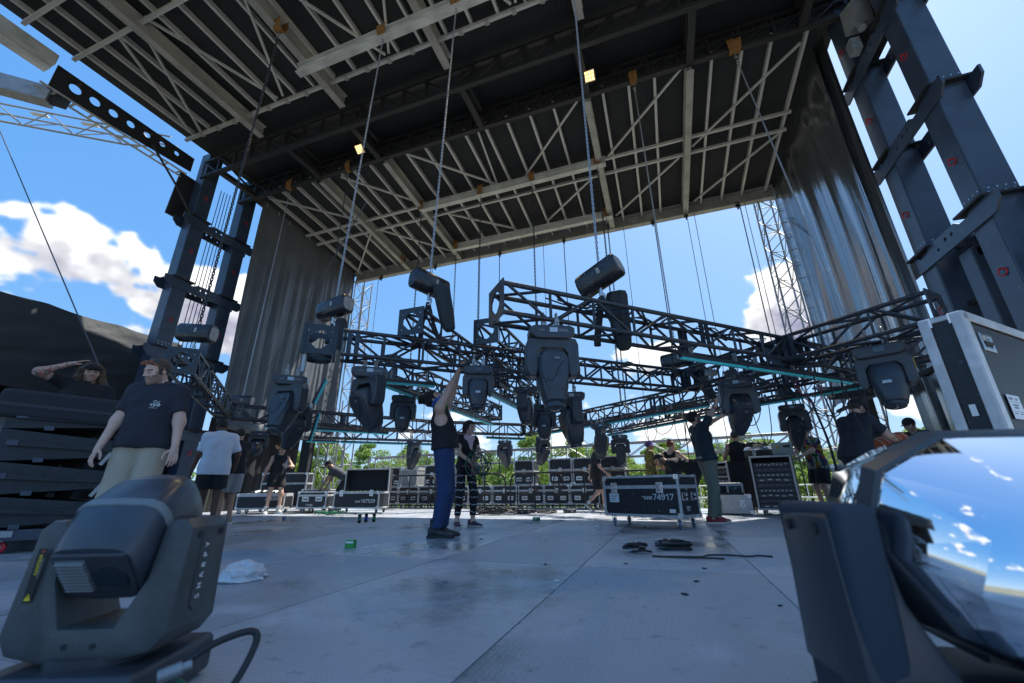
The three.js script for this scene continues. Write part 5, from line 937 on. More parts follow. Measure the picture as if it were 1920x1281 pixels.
tangle('black cable tangle at the foot of the rack', [2.3, 0, -9.7], 10, 0.55, [M.cable], 0.011, 0.06);
{
  // power boxes on the deck behind the woman
  [[-3.3, -10.0, 0.3], [-2.75, -10.35, 0.2], [-2.3, -10.5, 0.25]].forEach(([x, z, w], i) => { const t = thing('power_box', `flat black power box on the deck, ${['nearest the striped trousers', 'middle one of three', 'farthest right of three'][i]}`, 'power box', [x, 0, z], R(20 * i)); part(t, 'body', fin([rbox(w, 0.09, 0.2, 0.01, 0, 0.045, 0)]), M.plastic); part(t, 'socket', fin([tube([0, 0.05, 0.1], [0, 0.05, 0.12], 0.03, 10)]), M.galv); });
  // coiled connector cables in the foreground
  const hank = (label, x, z, n, L, turn) => {
    const t = thing('cable_hank', label, 'cable', [x, 0, z], turn, 'tied cable hanks on the deck');
    for (let k = 0; k < n; k++) {
      const oz = rr(-0.08, 0.08), oy = 0.014 + (k % 4) * 0.02, ox = rr(-0.05, 0.05);
      part(t, 'cable', uvBox(curveTube([[-L / 2 + ox, oy, oz], [-L / 4 + ox, oy + 0.012, oz + 0.03], [ox + L / 4, oy + 0.006, oz - 0.02], [ox + L / 2, oy, oz + 0.01], [ox + L / 2 + 0.03, oy, oz + 0.05], [ox + L / 3, oy + 0.01, oz + 0.06], [ox - L / 3, oy + 0.004, oz + 0.05], [-L / 2 + ox, oy, oz]], 0.0095, 50, 6, true)), M.cable);
      part(t, 'connector', fin([tube([ox - L / 2 - 0.02, oy + 0.006, oz + 0.02], [ox - L / 2 + 0.06, oy + 0.006, oz + 0.03], 0.017, 10)]), k % 3 ? M.plastic : M.galv);
      if (k % 2) part(t, 'tape_band', fin([tube([ox - 0.02, oy + 0.004, oz + 0.012], [ox + 0.025, oy + 0.004, oz + 0.008], 0.0135, 8)]), k % 4 === 1 ? M.yellow : M.white);
    }
  };
  hank('small tied hank of black cable with yellow tape on the deck', -0.36, -4.32, 4, 0.15, R(10)); hank('larger heap of tied cables with metal connectors on the deck', -0.03, -4.66, 11, 0.22, R(14));
  single('loose_cable', uvBox(curveTube([[-0.26, 0.008, 0.03], [-0.2, 0.008, 0.05], [-0.02, 0.008, 0.02], [0.14, 0.008, 0.0], [0.2, 0.008, -0.10], [0.34, 0.008, -0.14], [0.52, 0.008, -0.1], [0.6, 0.008, -0.16], [0.7, 0.008, -0.12]], 0.0065, 60, 6)), M.cable, 'thin loose black cable lying in front of the cable heap', 'cable', [0.05, 0, -4.16], R(4));
  single('loose_cable', uvBox(curveTube([[-0.26, 0.008, 0.03], [-0.1, 0.008, 0.06], [0.1, 0.008, 0.06], [0.3, 0.008, 0.075]], 0.0065, 30, 6)), M.cable, 'short loose black cable end beside the thin loose cable', 'cable', [0.05, 0, -4.16], R(4));
}
// cans, bottles, box, bag
{
  const canGeo = fin([lathe([[0.001, 0.002], [0.022, 0.0], [0.029, 0.008], [0.030, 0.02], [0.030, 0.135], [0.026, 0.146], [0.024, 0.147], [0.022, 0.143], [0.001, 0.143]], 20)]);
  const cm = (a, b) => mat({ map: texture(64, (x, y) => (y % 64 > 20 && y % 64 < 44 ? a : b), true, 7), roughness: 0.3, metalness: 0.5 });
  const can = (label, x, z, m, lying = null) => { const o = single('drink_can', canGeo, m, label, 'can', [x, lying === null ? 0 : 0.03, z], lying || 0, undefined); if (lying !== null) { o.rotation.set(Math.PI / 2, 0, lying, 'YXZ'); o.rotation.y = lying; o.rotation.z = 0; } return o; };
  can('dark teal drink can standing at the left of three', -5.37, -6.75, cm([0.12, 0.45, 0.42], [0.03, 0.08, 0.12])); can('blue drink can standing in the middle of three', -5.38, -6.95, cm([0.1, 0.25, 0.65], [0.05, 0.1, 0.2])); can('tall dark drink can standing at the right of three', -5.28, -7.05, cm([0.15, 0.5, 0.4], [0.03, 0.06, 0.1]));
  can('pale green drink can lying on the deck right of the striped trousers', -2.45, -8.0, cm([0.6, 0.75, 0.62], [0.3, 0.5, 0.42]), R(70)); can('blue drink can lying on the deck in front of the cowboy hat man', -7.65, -7.2, cm([0.08, 0.15, 0.6], [0.5, 0.55, 0.7]), R(60));
  const bm = mat({ color: [0.82, 0.9, 0.94], roughness: 0.08, transmission: 0.9, thickness: 0 });
  const bg = fin([lathe([[0.001, 0], [0.03, 0], [0.033, 0.02], [0.033, 0.13], [0.015, 0.18], [0.015, 0.20], [0.001, 0.2]], 16)]);
  const bot = (l, x, z, a) => { const o = single('plastic_bottle', bg, bm, l, 'bottle', [x, 0.034, z]); o.rotation.order = 'YXZ'; o.rotation.set(Math.PI / 2, a, 0); };
  bot('clear plastic bottle lying by the standing cans', -6.3, -7.35, R(60)); bot('clear plastic bottle lying near the open case', -7.05, -8.8, R(80)); bot('clear plastic bottle lying left of the wheeled case', -0.97, -6.5, R(-15)); bot('clear plastic bottle lying near the white tee man', -8.4, -7.4, R(40));
  const bx = thing('small_carton', 'small bright green carton on the deck', 'carton', [-3.18, 0, -3.9], R(12)); part(bx, 'box', fin([rbox(0.10, 0.075, 0.06, 0.003, 0, 0.0375, 0)]), mat({ color: [0.03, 0.33, 0.06], roughness: 0.45 })); part(bx, 'print', fin([box(0.08, 0.02, 0.002, 0, 0.055, 0.0305)]), M.white); part(bx, 'end_flap', fin([box(0.002, 0.07, 0.055, -0.0505, 0.0375, 0)]), M.white);
  const g = new THREE.SphereGeometry(0.13, 40, 26), p = g.attributes.position; for (let i = 0; i < p.count; i++) { const v = V(p.getX(i), p.getY(i), p.getZ(i)); const n = 1 + 0.28 * noise(v.x * 14, v.y * 14, v.z * 14) + 0.16 * noise(v.x * 40, v.y * 40, v.z * 40); v.multiplyScalar(n); v.y = Math.max(0.003, v.y * 0.62 + 0.03 + 0.02 * noise(v.x * 20, 4, v.z * 20)); if (v.y < 0.02) { v.x *= 1.2; v.z *= 1.2; } p.setXYZ(i, v.x, v.y, v.z); } g.computeVertexNormals();
  single('plastic_bag', uvBox(g), mat({ color: [0.8, 0.83, 0.85], roughness: 0.35, transmission: 0.35, thickness: 0 }), 'crumpled clear plastic bag on the deck at the left', 'plastic bag', [-2.79, 0, -2.36]);
  // scraps
  for (let k = 0; k < 26; k++) { const z = rr(-1.8, -9.5), x = rr(-5, 1.4) * (0.3 + -z / 9); const o = single('debris_scrap', fin([box(rr(0.012, 0.04), 0.006, rr(0.01, 0.025))]), rnd() > 0.75 ? M.white : M.cable, 'tiny scrap of litter lying on the deck', 'litter', [x, 0.004, z], rr(0, 3), 'tiny scraps on the deck'); }
}
// ---------------------------------------------------------------- loudspeaker stack at the left
{
  const tex = mat({ map: tile(scuffMap(81, 30, [0.030, 0.034, 0.040], [0.07, 0.075, 0.08], 0.2), 2), roughness: 0.6, bumpMap: tile(texFine, 3), bumpScale: 0.003 });
  const pos = [-5.86, 0, -3.12], turn = R(54);
  const dolly = thing('speaker_dolly', 'black dolly with a red wheel under the loudspeakers', 'dolly', pos, turn);
  part(dolly, 'frame', fin([box(0.95, 0.10, 1.1, -0.5, 0.17, -0.55)]), M.steelBlack); part(dolly, 'plate', fin([rbox(0.14, 0.06, 0.012, 0.004, -0.72, 0.18, 0.006)]), M.galv);
  for (const [x, z] of [[-0.75, -0.08], [-0.2, -0.08], [-0.75, -1.0], [-0.2, -1.0]]) caster(dolly, x, z, R(70), 0.055, M.red);
  const H = [0.32, 0.33, 0.33, 0.24]; let y = 0.225;
  const names = ['lowest loudspeaker of the stack at the left', 'second loudspeaker from the bottom of the left stack', 'third loudspeaker from the bottom of the left stack', 'topmost loudspeaker of the left stack, under the cover'];
  const word = printMat(256, 48, (x, w, h) => { x.font = 'bold 34px sans-serif'; x.textBaseline = 'middle'; x.textAlign = 'center'; x.fillText('T R I N I T Y', w / 2, h / 2); }, [0.010, 0.011, 0.012]);
  H.forEach((h, i) => {
    const t = thing('line_array_speaker', names[i], 'loudspeaker', [pos[0], y, pos[2]], turn, 'line array loudspeakers stacked at the left');
    const sh = extrude([[-1.0, 0.004], [-0.02, 0.075], [0, 0.09], [0, h - 0.12], [-0.02, h - 0.1], [-1.0, h - 0.004]], 1.1, 0.006); part(t, 'cabinet', fin([sh.translate(0, 0, -1.106)]), tex);
    part(t, 'grille_frame', fin([box(0.10, h - 0.012, 1.0, -1.045, h / 2, -0.52, 0, 0, 0.0)]), mat({ color: [0.16, 0.19, 0.19], roughness: 0.5 }));
    const slots = []; for (let a = 0; a < 9; a++) for (let b = 0; b < 3; b++) slots.push(box(0.018, 0.014, 0.004, -1.068 + b * 0.022, 0.03 + a * (h - 0.06) / 8, -0.018)); part(t, 'grille_slots', fin(slots), M.cable).userData.kind = 'stuff';
    const hd = part(t, 'side_handle', fin([beam([-0.86, h * 0.56, 0.018], [-0.10, h * 0.44, 0.018], 0.03, 0.05)]), tex); part(hd, 'handle_end', fin([rbox(0.09, 0.06, 0.04, 0.006, -0.88, h * 0.565, 0.02)]), M.steelBlack);
    if (i < 3) decal(hd, 'lettering', 0.34, 0.05, word, [-0.45, h * 0.495, 0.0345], [0, 0, R(-9)]);
    part(t, 'rigging_point', fin([rbox(0.08, 0.05, 0.02, 0.006, -0.66, 0.02, 0.006), tube([-0.66, 0.02, 0.01], [-0.66, 0.02, 0.02], 0.012, 8)]), M.steelBlack);
    part(t, 'rigging_strut', fin([beam([-0.17, -0.02, 0.005], [-0.10, 0.12, 0.005], 0.012, 0.035)]), M.galv);
    y += h;
  });
  const cv = thing('speaker_cover', 'black padded cover over the top of the speaker stack', 'cover', [pos[0], y, pos[2]], turn);
  const g = rbox(1.22, 0.30, 1.2, 0.05, -0.5, 0.0, -0.55, 0, 0, R(-3), 5); part(cv, 'cloth', fin([g]), M.fabricBlack); part(cv, 'band', fin([rbox(1.235, 0.05, 1.215, 0.02, -0.5, -0.02, -0.55, 0, 0, R(-3))]), mat({ color: [0.04, 0.045, 0.055], roughness: 0.8 }));
}
// ================================================================ PEOPLE
// distance-field mesher (surface nets)
function meshField(f, lo, hi, c) {
  const nx = Math.ceil((hi[0] - lo[0]) / c) + 1, ny = Math.ceil((hi[1] - lo[1]) / c) + 1, nz = Math.ceil((hi[2] - lo[2]) / c) + 1;
  const v = new Float32Array(nx * ny * nz); let q = 0;
  for (let k = 0; k < nz; k++) for (let j = 0; j < ny; j++) for (let i = 0; i < nx; i++) v[q++] = f(lo[0] + i * c, lo[1] + j * c, lo[2] + k * c);
  const id = new Int32Array(nx * ny * nz).fill(-1), pos = [], idx = [], sy = nx, sz = nx * ny;
  for (let k = 0; k < nz - 1; k++) for (let j = 0; j < ny - 1; j++) for (let i = 0; i < nx - 1; i++) {
    const b = i + j * sy + k * sz; let m = 0, n = 0, x = 0, y = 0, z = 0; const e = [v[b], v[b + 1], v[b + sy], v[b + sy + 1], v[b + sz], v[b + sz + 1], v[b + sz + sy], v[b + sz + sy + 1]];
    for (let t = 0; t < 8; t++) if (e[t] < 0) m |= 1 << t; if (m === 0 || m === 255) continue;
    for (let a = 0; a < 8; a++) for (let d = 0; d < 3; d++) { if (a & (1 << d)) continue; const o = a | (1 << d); if ((e[a] < 0) === (e[o] < 0)) continue; const t = e[a] / (e[a] - e[o]); x += (a & 1) + (d === 0 ? t : 0); y += ((a >> 1) & 1) + (d === 1 ? t : 0); z += (a >> 2) + (d === 2 ? t : 0); n++; }
    id[b] = pos.length / 3; pos.push(lo[0] + (i + x / n) * c, lo[1] + (j + y / n) * c, lo[2] + (k + z / n) * c);
  }
  const quad = (a, b, cc, d, fl) => { if (a < 0 || b < 0 || cc < 0 || d < 0) return; if (fl) idx.push(a, b, cc, a, cc, d); else idx.push(a, cc, b, a, d, cc); };
  for (let k = 1; k < nz - 1; k++) for (let j = 1; j < ny - 1; j++) for (let i = 1; i < nx - 1; i++) {
    const b = i + j * sy + k * sz, s = v[b] < 0;
    if (s !== (v[b + 1] < 0)) quad(id[b - sy - sz], id[b - sz], id[b], id[b - sy], s);
    if (s !== (v[b + sy] < 0)) quad(id[b - 1 - sz], id[b - 1], id[b], id[b - sz], s);
    if (s !== (v[b + sz] < 0)) quad(id[b - 1 - sy], id[b - sy], id[b], id[b - 1], s);
  }
  const g = new THREE.BufferGeometry(); g.setAttribute('position', new THREE.Float32BufferAttribute(pos, 3)); g.setIndex(idx); g.computeVertexNormals(); return uvBox(g);
}
const smin = (a, b, k) => { const h = Math.max(k - Math.abs(a - b), 0) / k; return Math.min(a, b) - h * h * k * 0.25; };
const smax = (a, b, k) => -smin(-a, -b, k);
const cap = (a, b, ra, rb = ra) => { const d = V(b.x - a.x, b.y - a.y, b.z - a.z); return [a.x, a.y, a.z, d.x, d.y, d.z, 1 / Math.max(1e-9, d.lengthSq()), ra, rb - ra]; };
function capD(p, x, y, z) { const ux = x - p[0], uy = y - p[1], uz = z - p[2]; let t = (ux * p[3] + uy * p[4] + uz * p[5]) * p[6]; t = t < 0 ? 0 : t > 1 ? 1 : t; const dx = ux - p[3] * t, dy = uy - p[4] * t, dz = uz - p[5] * t; return Math.sqrt(dx * dx + dy * dy + dz * dz) - p[7] - p[8] * t; }
function unionD(L, k, x, y, z) { let d = 1e3; for (const p of L) { const q = capD(p, x, y, z); d = d > 0.3 && q > 0.3 ? Math.min(d, q) : smin(d, q, k); } return d; }
const ell = (x, y, z, c, r) => { const a = (x - c[0]) / r[0], b = (y - c[1]) / r[1], e = (z - c[2]) / r[2]; const k0 = Math.sqrt(a * a + b * b + e * e), k1 = Math.sqrt((a / r[0]) ** 2 + (b / r[1]) ** 2 + (e / r[2]) ** 2); return k0 * (k0 - 1) / Math.max(k1, 1e-6); };
// ---- head, facing +z, origin at mid head
function headField(x, y, z) {
  const ax = Math.abs(x);
  let d = ell(x, y, z, [0, 0.036, -0.014], [0.076, 0.086, 0.098]);
  d = smin(d, ell(x, y, z, [0, -0.046, 0.022], [0.060, 0.068, 0.070]), 0.04);
  d = smin(d, ell(ax, y, z, [0.042, -0.018, 0.058], [0.022, 0.022, 0.022]), 0.03);      // cheeks
  d = smin(d, ell(x, y, z, [0, -0.096, 0.068], [0.024, 0.020, 0.022]), 0.03);           // chin
  d = smin(d, capD([-0.035, 0.028, 0.074, 0.07, 0, 0, 1 / 0.0049, 0.012, 0], x, y, z), 0.02); // brow
  d = smax(d, -ell(ax, y, z, [0.031, 0.008, 0.099], [0.020, 0.012, 0.020]), 0.012);      // sockets
  d = smin(d, ell(ax, y, z, [0.031, 0.008, 0.075], [0.0135, 0.0125, 0.0135]), 0.003);
  d = smin(d, capD([0, 0.018, 0.084, 0, -0.038, 0.024, 1 / (0.038 ** 2 + 0.024 ** 2), 0.008, 0.004], x, y, z), 0.012); // nose
  d = smin(d, ell(ax, y, z, [0.012, -0.026, 0.094], [0.010, 0.008, 0.010]), 0.008);
  d = smin(d, ell(x, y, z, [0, -0.055, 0.084], [0.025, 0.006, 0.010]), 0.006);
  d = smin(d, ell(x, y, z, [0, -0.066, 0.083], [0.021, 0.007, 0.010]), 0.006);
  d = smax(d, -ell(x, y, z, [0, -0.0605, 0.096], [0.022, 0.0022, 0.010]), 0.003);
  d = smin(d, ell(ax, y, z, [0.079, -0.004, -0.012], [0.010, 0.031, 0.019]), 0.008);
  d = smin(d, capD([0, -0.05, -0.022, 0, -0.14, -0.02, 1 / (0.14 ** 2 + 0.02 ** 2), 0.054, 0.006], x, y, z), 0.03);
  return d;
}
const HEAD = meshField(headField, [-0.105, -0.2, -0.13], [0.105, 0.135, 0.135], 0.0042);
const cnt = (rgb, k = 1) => rgb.map((v) => v * k);
function paintHead(skin, o) {
  const g = HEAD.clone(), p = g.attributes.position, c = new Float32Array(p.count * 3), hair = o.hairColor || [0.02, 0.015, 0.012];
  for (let i = 0; i < p.count; i++) {
    const x = p.getX(i), y = p.getY(i), z = p.getZ(i), ax = Math.abs(x); let q = skin;
    const n = noise(x * 60, y * 60, z * 60);
    const ed = Math.hypot(ax - 0.031, (y - 0.007) * 1.35);
    if (o.eyes !== 0 && z > 0.066 && ed < 0.0125 && z < 0.0915) q = ed < 0.0062 ? [0.02, 0.015, 0.012] : [0.55, 0.52, 0.50];
    else if (o.eyes === 0 && z > 0.07 && Math.abs(y - 0.003) < 0.003 && ed < 0.016) q = cnt(hair, 1.2);
    if (z > 0.06 && Math.abs(y - 0.030 + (ax - 0.03) * (ax - 0.03) * 6) < 0.0055 && ax > 0.012 && ax < 0.052) q = cnt(hair, 1.3);
    if (z > 0.072 && ((x / 0.025) ** 2 + ((y + 0.061) / 0.012) ** 2) < 1) q = [skin[0] * 0.86, skin[1] * 0.58, skin[2] * 0.56];
    else if (o.beard) {
      const jaw = y < -0.030 + 0.5 * Math.max(0, ax - 0.045) && z > -0.005 && y > -0.135 + (z < 0.02 ? 0.03 : 0) ? 1 : 0, side = ax > 0.052 && y < 0.012 && z > 0.0 && z < 0.05 ? 1 : 0, mous = z > 0.08 && y < -0.034 && y > -0.052 ? 1 : 0;
      if ((jaw && !(z > 0.055 && y > -0.047 && ax > 0.03 && ax < 0.05)) || side || mous) q = [0, 1, 2].map((k) => mix(skin[k], hair[k], clamp(o.beard * 0.8 + n * 0.15, 0, 1)));
    }
    c[3 * i] = q[0]; c[3 * i + 1] = q[1]; c[3 * i + 2] = q[2];
  }
  g.setAttribute('color', new THREE.BufferAttribute(c, 3)); return g;
}
// ---- hand: wrist at origin, fingers along +y, palm towards +z, thumb towards +x
function makeHand(curl, spread) {
  const L = [];
  for (let i = 0; i < 4; i++) { const x = [0.027, 0.009, -0.009, -0.026][i]; L.push([...cap(V(x * 0.55, 0.0, 0), V(x, 0.078, 0), 0.013, 0.0115)]); }
  const palm = L.slice(), fing = [];
  const len = [[0.038, 0.024, 0.019], [0.043, 0.028, 0.020], [0.040, 0.026, 0.019], [0.031, 0.019, 0.016]];
  for (let i = 0; i < 4; i++) {
    let x = [0.028, 0.009, -0.010, -0.028][i], p = V(x, 0.080, 0), a = curl * 0.35; const sp = (1.5 - i) * spread;
    const ch = []; for (let k = 0; k < 3; k++) { const d = V(Math.sin(sp) * Math.cos(a), Math.cos(a) * Math.cos(sp), Math.sin(a)); const e = p.clone().addScaledVector(d, len[i][k]); ch.push(cap(p, e, 0.0092 - k * 0.0009, 0.0085 - k * 0.0009)); p = e; a += curl * (0.62 + 0.1 * i); } fing.push(ch);
  }
  { let p = V(0.026, 0.022, 0.006), ch = []; const dirs = [V(0.75, 0.55, 0.25 + curl * 0.15), V(0.35 - curl * 0.25, 0.8, 0.25 + curl * 0.25), V(0.1 - curl * 0.35, 0.85, 0.2 + curl * 0.25)]; const ln = [0.04, 0.032, 0.026]; for (let k = 0; k < 3; k++) { const e = p.clone().addScaledVector(dirs[k].normalize(), ln[k]); ch.push(cap(p, e, 0.0125 - k * 0.0015, 0.0105 - k * 0.001)); p = e; } fing.push(ch); }
  const f = (x, y, z) => { let d = unionD(palm, 0.012, x, y, z); d = smin(d, capD(cap(V(0, -0.03, 0), V(0, 0.02, 0), 0.025, 0.024), x, y, z * 1.15), 0.02); for (const ch of fing) d = smin(d, unionD(ch, 0.004, x, y, z), 0.006); return d; };
  return meshField(f, [-0.06, -0.06, -0.04], [0.10, 0.21, 0.10], 0.0042);
}
const HANDS = { relaxed: makeHand(0.55, 0.05), grip: makeHand(1.45, 0.0), open: makeHand(0.2, 0.10) };
// ---- shoes along +z, heel at z=-0.07
const shoeUpper = loft([[-0.085, 0, 0.055, 0.028, 0.040, 2.6], [-0.075, 0, 0.062, 0.037, 0.050, 2.6], [-0.03, 0, 0.068, 0.041, 0.054, 2.6], [0.03, 0, 0.058, 0.042, 0.044, 2.6], [0.09, 0, 0.042, 0.047, 0.030, 2.6], [0.15, 0, 0.034, 0.046, 0.022, 2.6], [0.185, 0, 0.030, 0.036, 0.017, 2.4], [0.2, 0, 0.028, 0.018, 0.010, 2.2]], 24);
const shoeSole = (() => { const s = [[-0.035, -0.09], [0.035, -0.09], [0.044, -0.03], [0.042, 0.05], [0.052, 0.12], [0.042, 0.185], [0.0, 0.208], [-0.042, 0.185], [-0.052, 0.12], [-0.042, 0.05], [-0.044, -0.03]]; const g = extrude(s, 0.022, 0.003); g.rotateX(Math.PI / 2); return fin([g.translate(0, 0.026, 0)]); })();
const bootShaft = loft([[0.05, 0, -0.012, 0.046, 0.056, 2.4], [0.12, 0, -0.006, 0.052, 0.060, 2.3], [0.19, 0, 0.0, 0.062, 0.068, 2.2], [0.195, 0, 0.0, 0.058, 0.064, 2.2]], 22); bootShaft.rotateX(-Math.PI / 2); bootShaft.scale(1, 1, -1);
{ const p = bootShaft.index; if (p) { const a = p.array; for (let i = 0; i < a.length; i += 3) { const t = a[i]; a[i] = a[i + 1]; a[i + 1] = t; } } bootShaft.computeVertexNormals(); }
M.skin = mat({ color: [1, 1, 1], vertexColors: true, roughness: 0.5 });
const clothBump = tile(texFine, 12);
const cloth = (color, o = {}) => mat({ color, roughness: 0.88, bumpMap: clothBump, bumpScale: 0.0012, ...o });
function ik(a, target, l1, l2, pole) {
  const d = target.clone().sub(a); let L = d.length(); const mx = (l1 + l2) * 0.998; if (L > mx) { d.multiplyScalar(mx / L); L = mx; }
  const e = a.clone().add(d), u = d.clone().normalize(), x = (l1 * l1 - l2 * l2 + L * L) / (2 * L), h = Math.sqrt(Math.max(0, l1 * l1 - x * x));
  const pv = pole.clone().addScaledVector(u, -pole.dot(u)).normalize();
  return [a.clone().addScaledVector(u, x).addScaledVector(pv, h), e];
}
// hair and hats, built round the head origin
const hairCache = {};
function hairGeo(kind) {
  if (hairCache[kind]) return hairCache[kind];
  const face = (x, y, z) => smax(-(y - 0.075 + Math.max(0, z - 0.02) * 0.15), -(0.030 - z), 0.02);   // > 0 inside the hair zone border
  let f, lo = [-0.13, -0.14, -0.16], hi = [0.13, 0.2, 0.13], c = 0.006;
  const skull = (x, y, z, t) => ell(x, y, z, [0, 0.036, -0.014], [0.076 + t, 0.086 + t, 0.098 + t]);
  const cut = (x, y, z) => Math.max(z - 0.028 - Math.max(0, y - 0.055) * 1.6, -y - 0.035 - Math.max(0, -z) * 0.25);
  if (kind === 'short') f = (x, y, z) => smax(skull(x, y, z, 0.011) + 0.005 * noise(x * 90, y * 60, z * 90), cut(x, y, z), 0.012);
  if (kind === 'fade') f = (x, y, z) => smax(skull(x, y, z, 0.005) + 0.002 * noise(x * 140, y * 140, z * 140), cut(x, y, z), 0.006);
  if (kind === 'curlbun') { lo = [-0.15, -0.14, -0.22]; hi = [0.15, 0.25, 0.13]; f = (x, y, z) => { const n = 0.016 * noise(x * 55, y * 55, z * 55) + 0.010 * noise(x * 110, y * 110, z * 110); return smin(smax(skull(x, y, z, 0.016) + n, cut(x, y, z), 0.012), Math.hypot(x, (y - 0.11), (z + 0.12)) - 0.055 + n * 2.0, 0.02); }; }
  if (kind === 'bun') { lo = [-0.13, -0.14, -0.18]; hi = [0.13, 0.24, 0.13]; f = (x, y, z) => { const n = 0.006 * noise(x * 70, y * 50, z * 70); return smin(smax(skull(x, y, z, 0.012) + n, cut(x, y, z), 0.012), Math.hypot(x * 0.9, y - 0.135, z + 0.05) - 0.05 + n * 2.5, 0.015); }; }
  if (kind === 'long') { lo = [-0.19, -0.34, -0.2]; hi = [0.19, 0.18, 0.13]; f = (x, y, z) => { const n = 0.022 * noise(x * 40, y * 34, z * 40) + 0.014 * noise(x * 90, y * 80, z * 90), ax = Math.abs(x); const side = capD(cap(V(0.088, 0.03, -0.03), V(0.118, -0.19, -0.01), 0.038, 0.045), ax, y, z), back = capD(cap(V(0, 0.0, -0.09), V(0, -0.2, -0.1), 0.07, 0.08), x, y, z); return smin(smax(skull(x, y, z, 0.018), cut(x, y, z), 0.012), Math.min(side, back), 0.03) + n; }; }
  if (kind === 'shoulder') { lo = [-0.15, -0.2, -0.18]; hi = [0.15, 0.18, 0.13]; f = (x, y, z) => { const n = 0.014 * noise(x * 50, y * 40, z * 50) + 0.006 * noise(x * 100, y * 90, z * 100), ax = Math.abs(x); const side = capD(cap(V(0.074, 0.03, -0.03), V(0.082, -0.09, -0.03), 0.024, 0.02), ax, y, z), back = capD(cap(V(0, 0.0, -0.08), V(0, -0.09, -0.085), 0.06, 0.045), x, y, z); return smin(smax(skull(x, y, z, 0.015), cut(x, y, z), 0.012), Math.min(side, back), 0.03) + n; }; }
  return (hairCache[kind] = meshField(f, lo, hi, c));
}
const capDome = (() => { const g = new THREE.SphereGeometry(1, 28, 12, 0, Math.PI * 2, 0, Math.PI * 0.52); g.scale(0.090, 0.098, 0.112); return uvBox(g.translate(0, 0.043, -0.014)); })();
const capBrim = (() => { const g = extrude([[-0.078, 0], [-0.074, 0.045], [-0.045, 0.078], [0, 0.088], [0.045, 0.078], [0.074, 0.045], [0.078, 0], [0.05, 0.028], [0, 0.038], [-0.05, 0.028]], 0.005, 0.001); g.rotateX(Math.PI / 2); g.translate(0, 0, 0); const p = g.attributes.position; for (let i = 0; i < p.count; i++) p.setY(i, p.getY(i) - p.getX(i) ** 2 * 3.2 - p.getZ(i) * 0.12); g.computeVertexNormals(); return fin([g.translate(0, 0.056, 0.060)]); })();
const cowboyGeo = (() => { const g = lathe([[0.0, 0.115], [0.05, 0.12], [0.072, 0.105], [0.082, 0.06], [0.092, 0.0], [0.12, -0.006], [0.175, 0.004], [0.19, 0.014], [0.175, -0.002], [0.12, -0.013], [0.088, -0.010], [0.0, -0.008]], 40); const p = g.attributes.position; for (let i = 0; i < p.count; i++) { const x = p.getX(i), y = p.getY(i), z = p.getZ(i), r = Math.hypot(x, z); let ny = y; if (r > 0.1) ny += (x / 0.19) ** 2 * 0.075 - (z / 0.19) ** 2 * 0.02; if (y > 0.08) ny -= 0.028 * Math.exp(-((x / 0.022) ** 2)); p.setXYZ(i, x * (y > 0.05 ? 0.86 : 1), ny, z * 1.12); } g.computeVertexNormals(); return fin([g.translate(0, 0.055, -0.01)]); })();
const bucketGeo = fin([lathe([[0.0, 0.10], [0.06, 0.098], [0.082, 0.085], [0.094, 0.02], [0.13, -0.03], [0.132, -0.034], [0.128, -0.034], [0.09, 0.012], [0.0, 0.012]], 30).scale(1, 1, 1.12).translate(0, 0.035, -0.01)]);
